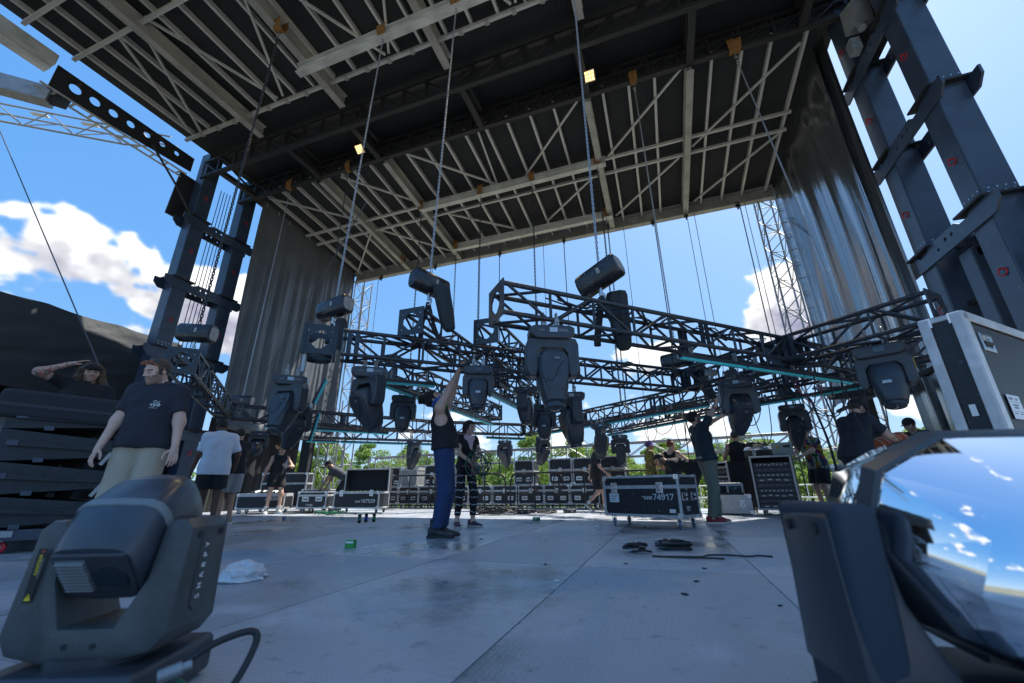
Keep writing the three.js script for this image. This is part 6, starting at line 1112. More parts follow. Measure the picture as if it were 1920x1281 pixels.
function person(o) {
  const s = o.h / 1.80, cell = o.cell || 0.016;
  const t = thing('person', o.label, 'person', [o.pos[0], o.pos[2] || 0, o.pos[1]], R(o.face), 'crew on the stage');
  const [lf, ls, lt] = (o.lean || [0, 0, 0]).map(R);
  const E = new THREE.Euler(lf, lt, ls, 'YXZ'), Eh = new THREE.Euler(lf * 0.35, lt * 0.4, ls * 0.4, 'YXZ');
  const U = V(0, 1, 0).applyEuler(E), Rt = V(1, 0, 0).applyEuler(E), Fw = V(0, 0, 1).applyEuler(E), Rh = V(1, 0, 0).applyEuler(Eh), Uh = V(0, 1, 0).applyEuler(Eh), Fh = V(0, 0, 1).applyEuler(Eh);
  const P = V(...(o.pelvis || [0, 0.978, 0])).multiplyScalar(s); const w = o.wide || 1, belly = o.belly || 0;
  const at = (b, u, r = 0, f = 0) => b.clone().addScaledVector(U, u * s).addScaledVector(Rt, r * s).addScaledVector(Fw, f * s);
  const hip = [1, -1].map((q) => P.clone().addScaledVector(Rh, q * 0.092 * s * w).addScaledVector(Uh, -0.03 * s));
  const waist = at(P, 0.15), chest = at(P, 0.36), neck = at(P, 0.525, 0, -0.01), sh = [1, -1].map((q) => at(P, 0.475 + (o.shrug || 0) + (o.hands && o.hands[q > 0 ? 0 : 1][1] > 1.5 ? 0.045 : 0), q * 0.178 * w, 0));
  const [hy, hp, hr] = (o.head || [0, 0, 0]).map(R); const HE = new THREE.Euler(lf * 0.55 + hp, lt + hy, ls * 0.6 + hr, 'YXZ');
  const HU = V(0, 1, 0).applyEuler(HE), HF = V(0, 0, 1).applyEuler(HE), hc = neck.clone().addScaledVector(HU, 0.155 * s).addScaledVector(HF, 0.028 * s).addScaledVector(U, 0.0);
  const feet = o.feet || [[0.10, 0, 8], [-0.10, 0, -8]]; const footP = feet.map((f) => V(f[0] * s, (0.085 + (f[3] || 0)) * s, f[1] * s));
  const leg = [0, 1].map((i) => ik(hip[i], footP[i], 0.44 * s, 0.435 * s, V(Math.sin(R(feet[i][2])), 0, Math.cos(R(feet[i][2])))));
  const hands = o.hands || [[0.25, 0.86, 0.05], [-0.25, 0.86, 0.05]];
  const arm = [0, 1].map((i) => ik(sh[i], V(hands[i][0], hands[i][1], hands[i][2]).multiplyScalar(s), 0.295 * s, 0.265 * s, o.poles && o.poles[i] ? V(...o.poles[i]) : V(i ? -0.6 : 0.6, -0.3, -1)));
  const k = s, fat = o.fat || 1;
  const torso = []; for (const q of [1, -1]) { torso.push(cap(P.clone().addScaledVector(Rh, q * 0.075 * k * w), at(waist, 0, q * 0.062 * w * fat, 0), 0.098 * k * fat, 0.094 * k * fat), cap(at(waist, 0, q * 0.062 * w * fat), at(chest, 0, q * 0.082 * w, 0.005), 0.094 * k * fat, 0.104 * k), cap(at(chest, 0, q * 0.082 * w, 0.0), at(P, 0.455, q * 0.12 * w, -0.005), 0.100 * k, 0.062 * k)); }
  torso.push(cap(sh[0], sh[1], 0.058 * k), cap(at(P, 0.45), neck, 0.085 * k, 0.06 * k)); if (belly) torso.push(cap(at(P, 0.05, 0, 0.04), at(P, 0.22, 0, 0.05), belly * k, belly * 0.85 * k)); if (o.bust) for (const q of [1, -1]) torso.push(cap(at(P, 0.33, q * 0.07, 0.075), at(P, 0.36, q * 0.07, 0.06), 0.052 * k));
  const armC = [0, 1].flatMap((i) => [cap(sh[i], arm[i][0], 0.056 * k * fat, 0.043 * k * fat), cap(arm[i][0], arm[i][1], 0.043 * k * fat, 0.028 * k)]);
  const legC = [0, 1].flatMap((i) => [cap(hip[i], leg[i][0], 0.086 * k * fat, 0.058 * k), cap(leg[i][0].clone().addScaledVector(Fh, -0.012 * k), leg[i][1], 0.056 * k, 0.036 * k), cap(leg[i][1], leg[i][1].clone().add(V(Math.sin(R(feet[i][2])) * 0.09 * k, -0.04 * k, Math.cos(R(feet[i][2])) * 0.09 * k)), 0.036 * k, 0.026 * k)]);
  const neckC = [cap(neck.clone().addScaledVector(U, -0.03 * k), hc.clone().addScaledVector(HU, -0.09 * k).addScaledVector(HF, -0.03 * k), 0.056 * k, 0.054 * k)];
  const all = [...torso, ...armC, ...legC, ...neckC];
  const bb = (L, m) => { const lo = [9, 9, 9], hi = [-9, -9, -9]; for (const p of L) { const R1 = Math.max(p[7], p[7] + p[8]) + m; for (let a = 0; a < 3; a++) { lo[a] = Math.min(lo[a], p[a] - R1, p[a] + p[3 + a] - R1); hi[a] = Math.max(hi[a], p[a] + R1, p[a] + p[3 + a] + R1); } } return [lo, hi]; };
  // skin: one continuous body with head and hands merged in
  const [lo, hi] = bb(all, 0.03);
  const body = meshField((x, y, z) => Math.min(unionD([...torso, ...neckC, ...armC], 0.045 * k, x, y, z), unionD([...torso.slice(0, 2), ...legC], 0.035 * k, x, y, z)), lo, hi, cell);
  const skin = o.skin || [0.52, 0.30, 0.21];
  const tint = (g) => { const c = new Float32Array(g.attributes.position.count * 3), p = g.attributes.position; for (let i = 0; i < p.count; i++) { let q = skin; const n = 1 + 0.10 * noise(p.getX(i) * 9, p.getY(i) * 9, p.getZ(i) * 9); let kk = [n, n, n]; if (o.tattoo && p.getY(i) > 1.0) { const a = noise(p.getX(i) * 34, p.getY(i) * 34, p.getZ(i) * 34); if (a > 0.12) kk = [0.35, 0.42, 0.5]; else if (a < -0.22) kk = [0.8, 0.45, 0.45]; } c[3 * i] = q[0] * kk[0]; c[3 * i + 1] = q[1] * kk[1]; c[3 * i + 2] = q[2] * kk[2]; } g.setAttribute('color', new THREE.BufferAttribute(c, 3)); return g; };
  const gs = [tint(body)];
  const hm = M4().makeBasis(V(1, 0, 0).applyEuler(HE), HU, HF).setPosition(hc).multiply(M4().makeScale(s, s, s));
  const hg = paintHead(skin, o); hg.applyMatrix4(hm); gs.push(hg);
  for (const i of [0, 1]) {
    const y = arm[i][1].clone().sub(arm[i][0]).normalize(); const want = o.palms && o.palms[i] ? V(...o.palms[i]) : V(i ? 1 : -1, 0, 0.25);
    const z = want.addScaledVector(y, -want.dot(y)).normalize(), x = new THREE.Vector3().crossVectors(y, z);
    const g = HANDS[(o.grip && o.grip[i]) || 'relaxed'].clone(); const thumb = o.thumbs ? o.thumbs[i] : 1;
    const flip = (x.dot(V(0, 0.4, 1)) < 0) !== (thumb < 0); if (flip) { g.scale(-1, 1, 1); const a = g.index.array; for (let q = 0; q < a.length; q += 3) { const tt = a[q]; a[q] = a[q + 1]; a[q + 1] = tt; } }
    g.applyMatrix4(M4().makeBasis(x, y, z).setPosition(arm[i][1]).multiply(M4().makeScale(s, s, s))); g.computeVertexNormals(); gs.push(tint(g));
  }
  for (const g of gs) for (const a of Object.keys(g.attributes)) if (!['position', 'normal', 'uv', 'color'].includes(a)) g.deleteAttribute(a);
  part(t, 'body', mergeGeometries(gs), M.skin);
  // ---- clothes
  const infl = (L, a, b = a) => L.map((p) => { const q = p.slice(); q[7] += a; q[8] += b - a; return q; });
  const seedN = o.pos[0] * 3.1;
  const wr = (x, y, z, a) => a * (noise(x * 9 + seedN, y * 5, z * 9) + 0.6 * noise(x * 22, y * 14 + seedN, z * 22));
  const plane = (pt, n) => (x, y, z) => (x - pt.x) * n.x + (y - pt.y) * n.y + (z - pt.z) * n.z;
  if (o.top) {
    const sl = o.top.sleeve ?? 0.62, loose = (o.top.loose ?? 0.020) * k; const L = infl(torso, loose); for (const u of [1, -1]) L.push(cap(P.clone().addScaledVector(Rh, u * 0.085 * k * w), at(P, -0.2, u * 0.085 * w), 0.112 * k * fat + loose, 0.112 * k * fat + loose));
    const hem = plane(at(P, o.top.hem ?? -0.07), U.clone().negate());
    const nk = cap(neck.clone().addScaledVector(U, -0.02), hc, (o.top.neck || 0.064) * k);
    const sleeves = []; if (sl > 0) for (const i of [0, 1]) { const dir = arm[i][0].clone().sub(sh[i]).normalize(), end = sh[i].clone().addScaledVector(dir, 0.295 * s * Math.min(sl, 1)); const c1 = cap(sh[i], end.clone().addScaledVector(dir, 0.05), 0.070 * k * fat, 0.066 * k * fat); if (sl <= 1) sleeves.push([c1, plane(end, dir)]); else { sleeves.push([cap(sh[i], arm[i][0], 0.07 * k * fat, 0.058 * k), null]); sleeves.push([cap(arm[i][0], arm[i][1], 0.056 * k, 0.042 * k), null]); } }
    const holes = sl === 0 ? [0, 1].map((i) => { const q = i ? -1 : 1; return cap(at(P, 0.40, q * 0.215 * w, 0), at(P, 0.52, q * 0.20 * w, 0), (o.top.hole || 0.088) * k, 0.070 * k); }) : [];
    const f = (x, y, z) => { let d = unionD(L, 0.05 * k, x, y, z); for (const [c, pl] of sleeves) { let q = capD(c, x, y, z); if (pl) q = smax(q, pl(x, y, z), 0.008); d = smin(d, q, 0.035); } for (const h of holes) d = smax(d, -capD(h, x, y, z), 0.012); d = smax(d, hem(x, y, z), 0.01); d = smax(d, -capD(nk, x, y, z), 0.012); return d + wr(x, y, z, 0.007); };
    const [a, b] = bb([...L, ...sleeves.map((q) => q[0])], 0.03);
    const g = meshField(f, a, b, cell * 0.9); part(t, o.top.name || 't_shirt', g, o.top.mat);
  }
  if (o.bottom) {
    const len = o.bottom.len ?? 1, lo2 = o.bottom.loose ?? 0.018; const L = [...infl(torso.slice(0, 1), lo2), ...infl(torso.slice(3, 4), lo2)], cuts = [];
    const waistPl = plane(at(P, o.bottom.rise ?? 0.07), Uh);
    for (const i of [0, 1]) {
      if (len >= 1) { L.push(cap(hip[i], leg[i][0], (0.088 + lo2) * k * fat, (0.066 + lo2) * k), cap(leg[i][0], leg[i][1].clone().add(V(0, (o.bottom.up || 0) * s - 0.02, 0)), (0.064 + lo2) * k, (0.046 + lo2 * (o.bottom.flare || 1)) * k)); cuts.push(plane(leg[i][1].clone().add(V(0, (o.bottom.up || -0.02) * s, 0)), V(0, -1, 0))); } else { const dir = leg[i][0].clone().sub(hip[i]).normalize(), end = hip[i].clone().addScaledVector(dir, 0.44 * s * len); L.push(cap(hip[i], end.clone().addScaledVector(dir, 0.06), (0.094 + lo2) * k * fat, (0.080 + lo2 * 1.6) * k)); }
    }
    const shortCut = len < 1 ? [0, 1].map((i) => { const dir = leg[i][0].clone().sub(hip[i]).normalize(); return [plane(hip[i].clone().addScaledVector(dir, 0.44 * s * len), dir), i]; }) : null;
    const crotch = P.clone().addScaledVector(Uh, -0.12 * s);
    const f = (x, y, z) => { let d; if (shortCut) { const hipsD = unionD(L.slice(0, 2), 0.05, x, y, z); d = hipsD; shortCut.forEach(([pl, i]) => { d = smin(d, smax(capD(L[2 + i], x, y, z), pl(x, y, z), 0.008), 0.02); }); } else { d = unionD(L.slice(0, 2), 0.05, x, y, z); for (const i of [0, 1]) { let q = smin(capD(L[2 + i * 2], x, y, z), capD(L[3 + i * 2], x, y, z), 0.03); q = smax(q, cuts[i](x, y, z), 0.006); d = smin(d, q, 0.018); } } d = smax(d, waistPl(x, y, z), 0.01); return d + wr(x, y, z, 0.006); };
    const [a, b] = bb(L, 0.03); const g = meshField(f, a, b, cell * 0.9); part(t, o.bottom.name || (len < 1 ? 'shorts' : 'trousers'), g, o.bottom.mat);
  }
  if (o.shoes !== null) for (const i of [0, 1]) {
    const sd = o.shoes || {}; const u = part(t, sd.boot ? 'boot' : 'shoe', shoeUpper, sd.mat || M.rubber), q = part(u, 'sole', shoeSole, sd.sole || M.white); if (sd.boot) part(u, 'shaft', bootShaft, sd.mat);
    u.position.set(footP[i].x, footP[i].y - 0.085 * s, footP[i].z); u.rotation.order = 'YXZ'; u.rotation.set(R(feet[i][4] || 0), R(feet[i][2]), 0); u.scale.set(s, s * 1.05, s * 1.05);
    if (sd.sock) { const c = part(t, 'sock', fin([tube(leg[i][1].clone().add(V(0, -0.02, 0)), leg[i][1].clone().lerp(leg[i][0], sd.sockH || 0.22), 0.046 * s, 14, 0.052 * s)]), sd.sock); }
  }
  const put = (name, g, m, parent = t) => { const q = part(parent, name, g, m); q.matrixAutoUpdate = true; const pos = new THREE.Vector3(), qu = new THREE.Quaternion(), sc = new THREE.Vector3(); hm.decompose(pos, qu, sc); q.position.copy(pos); q.quaternion.copy(qu); q.scale.copy(sc); return q; };
  if (o.hair) put('hair', hairGeo(o.hair), mat({ color: o.hairColor || [0.02, 0.015, 0.012], roughness: 0.62 }));
  if (o.hat === 'cap' || o.hat === 'capback') { const c = put('cap', capDome, o.hatMat), b = part(c, 'brim', capBrim, o.hatMat); if (o.hat === 'capback') b.rotation.y = Math.PI; if (o.patch) part(c, 'patch', fin([box(0.05, 0.03, 0.004, 0, 0.068, o.hat === 'capback' ? -0.124 : 0.094)]), o.patch); }
  if (o.hat === 'cowboy') put('cowboy_hat', cowboyGeo, o.hatMat); if (o.hat === 'bucket') put('bucket_hat', bucketGeo, o.hatMat);
  return { t, s, arm, hands: arm.map((a) => a[1]), sh, P, chest, hc, hm, put, at, U, Fw, Rt, leg, neck };
}
const navy = cloth([0.022, 0.026, 0.036]), black = cloth([0.016, 0.017, 0.020]), blackWarm = cloth([0.020, 0.019, 0.021]), greyT = cloth([0.07, 0.07, 0.085]), whiteT = cloth([0.62, 0.66, 0.74]), khaki = cloth([0.42, 0.36, 0.27]), jeans = cloth([0.022, 0.045, 0.125]), olive = cloth([0.15, 0.17, 0.14]), greyS = cloth([0.30, 0.31, 0.33]), capBlack = cloth([0.018, 0.018, 0.020]);
const pale = [0.56, 0.34, 0.25], tan = [0.46, 0.26, 0.17], brown = [0.10, 0.048, 0.028], fair = [0.60, 0.38, 0.29];
// man behind the speaker stack, shading his eyes
single('low_step', fin([box(0.9, 0.30, 0.6, 0, 0.15, 0)]), M.steelBlack, 'low black step behind the speaker stack', 'step', [-6.8, 0, -3.05], R(54));
person({ label: 'long-haired man in a dark cap shading his eyes behind the speaker stack', pos: [-6.75, -3.0, 0.30], h: 1.84, face: 66, cell: 0.014, skin: pale, tattoo: 1, hands: [[0.30, 1.05, 0.32], [-0.20, 1.70, 0.20]], poles: [null, [-1, -0.15, 0.1]], palms: [null, [0.3, -1, -0.2]], grip: ['relaxed', 'open'], head: [6, 4, 3], beard: 0.55, eyes: 0, hair: 'long', hairColor: [0.10, 0.062, 0.036], hat: 'cap', hatMat: capBlack, top: { mat: black }, bottom: { mat: black }, shoes: {} });
// man in black tee with sunglasses pushed up
{
  const p = person({ label: 'man in a black tee and khaki trousers looking down at the left', pos: [-4.58, -2.58], h: 1.83, face: 34, cell: 0.0125, skin: fair, fat: 1.06, belly: 0.115, hands: [[0.33, 0.84, 0.16], [-0.27, 0.86, 0.16]], palms: [[-0.6, 0, -0.6], [0.6, 0, -0.6]], head: [-32, 20, -4], beard: 0.6, eyes: 0, hair: 'short', hairColor: [0.055, 0.040, 0.032], top: { mat: navy, sleeve: 0.72, loose: 0.026, hem: -0.05 }, bottom: { mat: khaki, loose: 0.026 }, shoes: { mat: M.rubber } });
  const m = M.cable; const gl = part(p.t, 'sunglasses', fin([xf(new THREE.TorusGeometry(0.026, 0.004, 6, 16), [0.033, 0.10, 0.082], [-0.9, 0, 0]), xf(new THREE.TorusGeometry(0.026, 0.004, 6, 16), [-0.033, 0.10, 0.082], [-0.9, 0, 0]), tube([0.06, 0.10, 0.075], [0.088, 0.02, -0.02], 0.005, 6), tube([-0.06, 0.10, 0.075], [-0.088, 0.02, -0.02], 0.005, 6), tube([-0.01, 0.105, 0.088], [0.01, 0.105, 0.088], 0.004, 6)]), mat({ color: [0.42, 0.13, 0.02], roughness: 0.35 }));
  p.hm.decompose(gl.position, gl.quaternion, gl.scale);
  part(p.t, 'radio_microphone', fin([rbox(0.06, 0.03, 0.09, 0.01, 0, 0, 0)]), M.plastic).position.copy(p.sh[0].clone().add(V(-0.04, 0.085, 0.02)));
  const lg = printMat(256, 160, (x) => { x.font = 'italic bold 78px sans-serif'; x.fillText('vyb', 60, 110); x.lineWidth = 7; x.strokeStyle = '#fff'; x.beginPath(); x.arc(120, 36, 18, 0, 6.3); x.moveTo(150, 52); x.lineTo(180, 20); x.stroke(); x.font = '20px sans-serif'; x.fillText('event crew', 66, 145); }, [0.6, 0.62, 0.62]);
  const d = part(p.t, 'chest_print', new THREE.PlaneGeometry(0.15, 0.095, 1, 1), lg); d.position.copy(p.at(p.P, 0.335, 0.075, 0.160)); d.rotation.set(-0.10, 0.28, 0); d.castShadow = false;
}
// man in white tee from behind, and the man he hides
person({ label: 'man in a white tee and black shorts seen from behind', pos: [-7.45, -5.36], h: 1.82, face: -122, skin: brown, cell: 0.014, fat: 1.05, wide: 1.06, hands: [[0.30, 0.90, 0.08], [-0.32, 0.98, 0.18]], head: [22, 8, 0], hair: 'fade', hairColor: [0.008, 0.007, 0.007], eyes: 1, top: { mat: whiteT, sleeve: 0.85, loose: 0.032, hem: -0.15 }, bottom: { mat: black, len: 0.78, loose: 0.03 }, feet: [[0.10, 0.02, 6], [-0.12, -0.05, -10]], shoes: { mat: M.rubber, sock: cloth([0.05, 0.35, 0.36]), sockH: 0.16 } });
person({ label: 'man in grey shorts half hidden behind the man in the white tee', pos: [-7.75, -5.95], h: 1.74, face: -100, skin: tan, cell: 0.02, hands: [[0.1, 1.0, 0.25], [-0.1, 1.0, 0.25]], hair: 'fade', top: { mat: black }, bottom: { mat: greyS, len: 0.85, loose: 0.03 }, shoes: { mat: cloth([0.35, 0.28, 0.2]) } });
// man in cowboy hat
{
  const p = person({ label: 'man in a straw cowboy hat and black tank top holding a water bottle', pos: [-9.85, -8.85], h: 1.74, face: 62, skin: pale, cell: 0.017, fat: 0.97, hands: [[0.12, 1.24, 0.30], [-0.40, 0.82, 0.12]], poles: [[1, -0.5, -0.4], null], palms: [[-1, 0, 0], null], grip: ['grip', 'relaxed'], head: [8, 2, 0], hat: 'cowboy', hatMat: mat({ color: [0.50, 0.30, 0.13], roughness: 0.8, bumpMap: clothBump, bumpScale: 0.002 }), hair: 'fade', top: { mat: black, sleeve: 0, name: 'tank_top', hem: -0.10 }, bottom: { mat: black, len: 0.62, loose: 0.03 }, feet: [[0.16, 0.05, 18], [-0.14, 0, -14]], shoes: { mat: cloth([0.62, 0.60, 0.55]), sock: cloth([0.03, 0.03, 0.03]), sockH: 0.2, boot: true } });
  const b = part(p.t, 'shorts_print', fin([box(0.10, 0.03, 0.003)]), M.yellow); b.position.copy(p.P).add(V(0.13, -0.15, 0.125));
  single('water_bottle', fin([lathe([[0.001, 0], [0.03, 0], [0.033, 0.02], [0.032, 0.15], [0.014, 0.2], [0.014, 0.22], [0.001, 0.22]], 14)]), mat({ color: [0.75, 0.87, 0.92], roughness: 0.1, transmission: 0.8, thickness: 0 }), 'clear water bottle in the hand of the cowboy hat man', 'bottle', p.t.localToWorld(p.hands[0].clone().add(V(-0.04, -0.08, 0.05))).toArray());
}
person({ label: 'man in a dark cap and grey tee bending over the case stencilled 71699', pos: [-9.05, -10.35], h: 1.74, face: -62, skin: tan, cell: 0.018, lean: [58, 0, 0], pelvis: [0, 0.93, -0.18], hands: [[0.16, 0.62, 0.50], [-0.2, 0.62, 0.46]], head: [0, 10, 0], beard: 0.9, hat: 'cap', hatMat: capBlack, hair: 'fade', top: { mat: greyT }, bottom: { mat: black }, shoes: {} });
// man holding the truss
{
  const p = person({ label: 'man in a black tank top and blue trousers reaching up to the truss', pos: [-2.78, -5.02], h: 1.90, face: 112, skin: fair, cell: 0.0125, fat: 1.12, belly: 0.125, wide: 1.05, lean: [-7, 0, 0], pelvis: [0, 0.982, 0.03], hands: [[0.10, 2.17, 0.22], [-0.12, 2.17, 0.26]], poles: [[0.8, 0.2, 0.8], [-0.8, -0.2, 0.6]], palms: [[0, 0, 1], [0, 0, 1]], grip: ['grip', 'grip'], head: [0, -38, 0], beard: 0, hair: 'curlbun', hairColor: [0.016, 0.012, 0.011], top: { mat: black, sleeve: 0, name: 'tank_top', hem: 0.02, loose: 0.024, hole: 0.115 }, bottom: { mat: jeans, loose: 0.018, rise: 0.07, flare: 1.2, up: 0.02 }, feet: [[0.09, 0.03, 4], [-0.10, -0.02, -4]], shoes: { mat: mat({ color: [0.018, 0.022, 0.026], roughness: 0.35 }), sole: M.rubber, boot: true } });
  const ms = part(p.t, 'face_bandana', meshField((x, y, z) => { const d = headField(x, y, z) - 0.007; return smax(smax(d, y + 0.012, 0.006), -(y + 0.14) - z * 0.3, 0.006); }, [-0.11, -0.16, -0.12], [0.11, 0.0, 0.13], 0.005), cloth([0.06, 0.16, 0.5])); p.hm.decompose(ms.position, ms.quaternion, ms.scale);
  const nk = part(p.t, 'neck_scarf', uvBox(xf(new THREE.TorusGeometry(0.075, 0.03, 8, 22), [0, 0, 0], [Math.PI / 2 - 0.3, 0, 0])), cloth([0.10, 0.38, 0.06])); nk.position.copy(p.neck.clone().add(V(0, 0.03, 0.01)));
  part(p.t, 'waistband', fin([box(0.10, 0.012, 0.004)]), M.white).position.copy(p.P.clone().add(V(-0.16, 0.05, 0.02)));
}
// woman coiling cable
{
  M.stripe = cloth([1, 1, 1]); M.stripe.map = texture(256, (x, y, i) => { const t = ((y + 5 * Math.sin(x * 0.12) + 6 * (nA[(y * 2) * 512 + x * 2] - 0.5)) % 64 + 64) % 64; const b = t < 5 + 6 * (nB[(y * 2) * 512 + x * 2] - 0.4); return b ? [0.82, 0.82, 0.85] : [0.10, 0.10, 0.12]; }, true, 2.3);
  const p = person({ label: 'woman in striped black trousers coiling green cable', pos: [-3.08, -6.38], h: 1.67, face: 58, skin: fair, cell: 0.0135, fat: 0.88, wide: 0.93, bust: 1, hands: [[0.03, 1.10, 0.30], [-0.10, 1.04, 0.30]], poles: [[1, -0.5, -0.3], [-1, -0.6, -0.3]], palms: [[-0.6, 0, -0.4], [0.6, 0, -0.4]], grip: ['grip', 'grip'], head: [28, 12, 0], hair: 'shoulder', hairColor: [0.022, 0.016, 0.014], top: { mat: black, sleeve: 0.42, loose: 0.012, hem: -0.04 }, bottom: { mat: M.stripe, loose: 0.006, up: 0.10 }, feet: [[0.13, 0.05, 16], [-0.15, 0.0, -22]], shoes: { mat: cloth([0.09, 0.06, 0.09]), sole: mat({ color: [0.5, 0.45, 0.42], roughness: 0.7 }) } });
  const sc = meshField((x, y, z) => { const q = unionD([cap(V(-0.06, 1.36, 0.09), V(0.06, 1.36, 0.09), 0.035), cap(V(-0.05, 1.37, 0.09), V(0.0, 1.18, 0.145), 0.03, 0.015), cap(V(0.05, 1.37, 0.09), V(0.0, 1.18, 0.145), 0.03, 0.015), cap(V(-0.07, 1.38, 0.03), V(-0.05, 1.35, 0.09), 0.03), cap(V(0.07, 1.38, 0.03), V(0.05, 1.35, 0.09), 0.03)], 0.03, x, y, z); return q + 0.006 * noise(x * 40, y * 40, z * 40); }, [-0.14, 1.1, -0.05], [0.14, 1.46, 0.22], 0.008); part(p.t, 'bandana', sc, cloth([0.68, 0.50, 0.56]));
  const bag = part(p.t, 'hip_pouch', fin([rbox(0.17, 0.15, 0.05, 0.012)]), mat({ map: texture(64, (x, y) => { const a = Math.floor(x / 16), b = Math.floor(y / 16); return [[0.8, 0.15, 0.35], [0.15, 0.6, 0.65], [0.9, 0.75, 0.2], [0.25, 0.2, 0.6]][(a * 3 + b * 2) % 4]; }, true, 9), roughness: 0.8 }), 'colourful pouch'); bag.position.copy(p.P.clone().add(V(0.10, -0.06, 0.15)));
  part(p.t, 'pouch_belt', uvBox(xf(new THREE.TorusGeometry(0.155, 0.012, 6, 26), [0, 0, 0], [Math.PI / 2, 0, 0], [1, 1, 0.8])), cloth([0.3, 0.08, 0.15])).position.copy(p.P.clone().add(V(0, 0.0, 0)));
  const c = thing('cable_coil', 'loose coil of green cable in the hands of the woman', 'cable coil', p.t.localToWorld(p.hands[0].clone().add(V(0.02, -0.02, 0.08))).toArray(), R(58));
  for (let k = 0; k < 9; k++) { const g = new THREE.TorusGeometry(rr(0.11, 0.2), 0.0075, 5, 26); g.rotateX(rr(-0.6, 0.6)); g.rotateY(rr(-0.8, 0.8)); part(c, 'turn', uvBox(g.translate(rr(-0.08, 0.08), rr(-0.12, 0.02), rr(-0.03, 0.03))), k % 3 ? M.cableGreen : M.cable); }
}
const graph = (seedq, cols) => { const n1 = tileNoise(128, 4, 6, seedq); const m = cloth([1, 1, 1]); m.map = texture(128, (x, y, i) => { const v = n1[i]; return cols[Math.min(cols.length - 1, Math.floor(clamp((v - 0.25) / 0.5, 0, 0.999) * cols.length))]; }, true, 3); return m; };
person({ label: 'man in a black tee walking along the back rail', pos: [-1.78, -11.55], h: 1.72, face: 108, skin: pale, cell: 0.019, lean: [4, 0, 0], pelvis: [0, 0.945, 0], hands: [[0.24, 0.9, -0.12], [-0.25, 0.95, 0.26]], head: [0, 6, 0], hair: 'short', hairColor: [0.12, 0.07, 0.04], top: { mat: blackWarm, sleeve: 0.8, loose: 0.03, hem: -0.13 }, bottom: { mat: black, len: 0.85, loose: 0.03 }, feet: [[0.09, 0.20, 0], [-0.09, -0.30, 0, 0.10, 38]], shoes: { mat: cloth([0.30, 0.20, 0.12]), sock: cloth([0.7, 0.7, 0.7]), sockH: 0.2 } });
person({ label: 'worker in a purple patterned bucket hat behind the wheeled case', pos: [-0.36, -11.35], h: 1.68, face: 100, skin: tan, cell: 0.019, hands: [[0.15, 1.08, 0.35], [-0.15, 1.05, 0.35]], head: [4, 4, 0], hat: 'bucket', hatMat: graph(301, [[0.25, 0.2, 0.55], [0.45, 0.3, 0.6], [0.2, 0.35, 0.6], [0.6, 0.3, 0.4]]), hair: 'fade', beard: 0.4, top: { mat: graph(305, [[0.12, 0.13, 0.10], [0.65, 0.6, 0.25], [0.3, 0.33, 0.2], [0.7, 0.5, 0.4]]), sleeve: 0.7, loose: 0.03 }, bottom: { mat: black }, shoes: {} });
person({ label: 'red-haired woman in a black strap top, seen from behind', pos: [0.14, -11.05], h: 1.64, face: 158, skin: fair, cell: 0.018, fat: 1.0, hands: [[0.35, 1.12, 0.30], [-0.32, 1.08, 0.28]], poles: [[1, -0.4, 0], [-1, -0.4, 0]], head: [-42, 6, 0], hair: 'bun', hairColor: [0.17, 0.045, 0.018], top: { mat: black, sleeve: 0, name: 'strap_top', hem: -0.05, loose: 0.01, hole: 0.105, neck: 0.10 }, bottom: { mat: black }, shoes: {} });
person({ label: 'dark-haired man in black bent double behind the wheeled case', pos: [0.42, -9.35], h: 1.80, face: -78, skin: tan, cell: 0.016, lean: [82, 0, 0], pelvis: [0, 0.93, -0.12], hands: [[0.18, 0.55, 0.55], [-0.18, 0.55, 0.5]], head: [0, 6, 0], beard: 0.9, hair: 'fade', hairColor: [0.012, 0.010, 0.010], top: { mat: black, sleeve: 0.9, loose: 0.028 }, bottom: { mat: black, len: 0.85, loose: 0.03 }, shoes: {} });
// man holding up the big light
{
  const p = person({ label: 'man in a navy tee and olive trousers lifting the big moving light', pos: [0.66, -7.92], h: 1.82, face: 112, skin: fair, cell: 0.013, fat: 0.98, lean: [-6, 0, 0], hands: [[0.12, 1.72, 0.46], [-0.10, 2.02, 0.34]], poles: [[0.8, -0.8, 0], [-0.6, -0.6, 0.6]], palms: [[0, 0.4, 1], [0, 0, 1]], grip: ['grip', 'grip'], head: [6, -24, 0], beard: 0.75, hair: 'fade', hat: 'cap', hatMat: capBlack, top: { mat: cloth([0.018, 0.030, 0.045]), sleeve: 0.7, loose: 0.022, hem: -0.02 }, bottom: { mat: olive, loose: 0.022, rise: 0.05, up: 0.015 }, feet: [[0.13, 0.10, 8], [-0.11, -0.12, -8]], shoes: { mat: mat({ color: [0.24, 0.02, 0.035], roughness: 0.7 }), sole: mat({ color: [0.62, 0.58, 0.52], roughness: 0.7 }) } });
  part(p.t, 'hem', uvBox(xf(new THREE.TorusGeometry(0.158, 0.02, 8, 28), [0, 0, 0], [Math.PI / 2, 0, 0], [1, 1, 0.75])), cloth([0.34, 0.36, 0.40])).position.copy(p.P.clone().add(V(0, 0.03, 0)));
  const sg = part(p.t, 'sunglasses', fin([box(0.05, 0.03, 0.006, 0.032, 0.006, 0.100), box(0.05, 0.03, 0.006, -0.032, 0.006, 0.100), box(0.02, 0.006, 0.006, 0, 0.012, 0.102), tube([0.055, 0.012, 0.098], [0.084, 0.012, -0.01], 0.004, 5), tube([-0.055, 0.012, 0.098], [-0.084, 0.012, -0.01], 0.004, 5)]), M.lens); p.hm.decompose(sg.position, sg.quaternion, sg.scale);
}
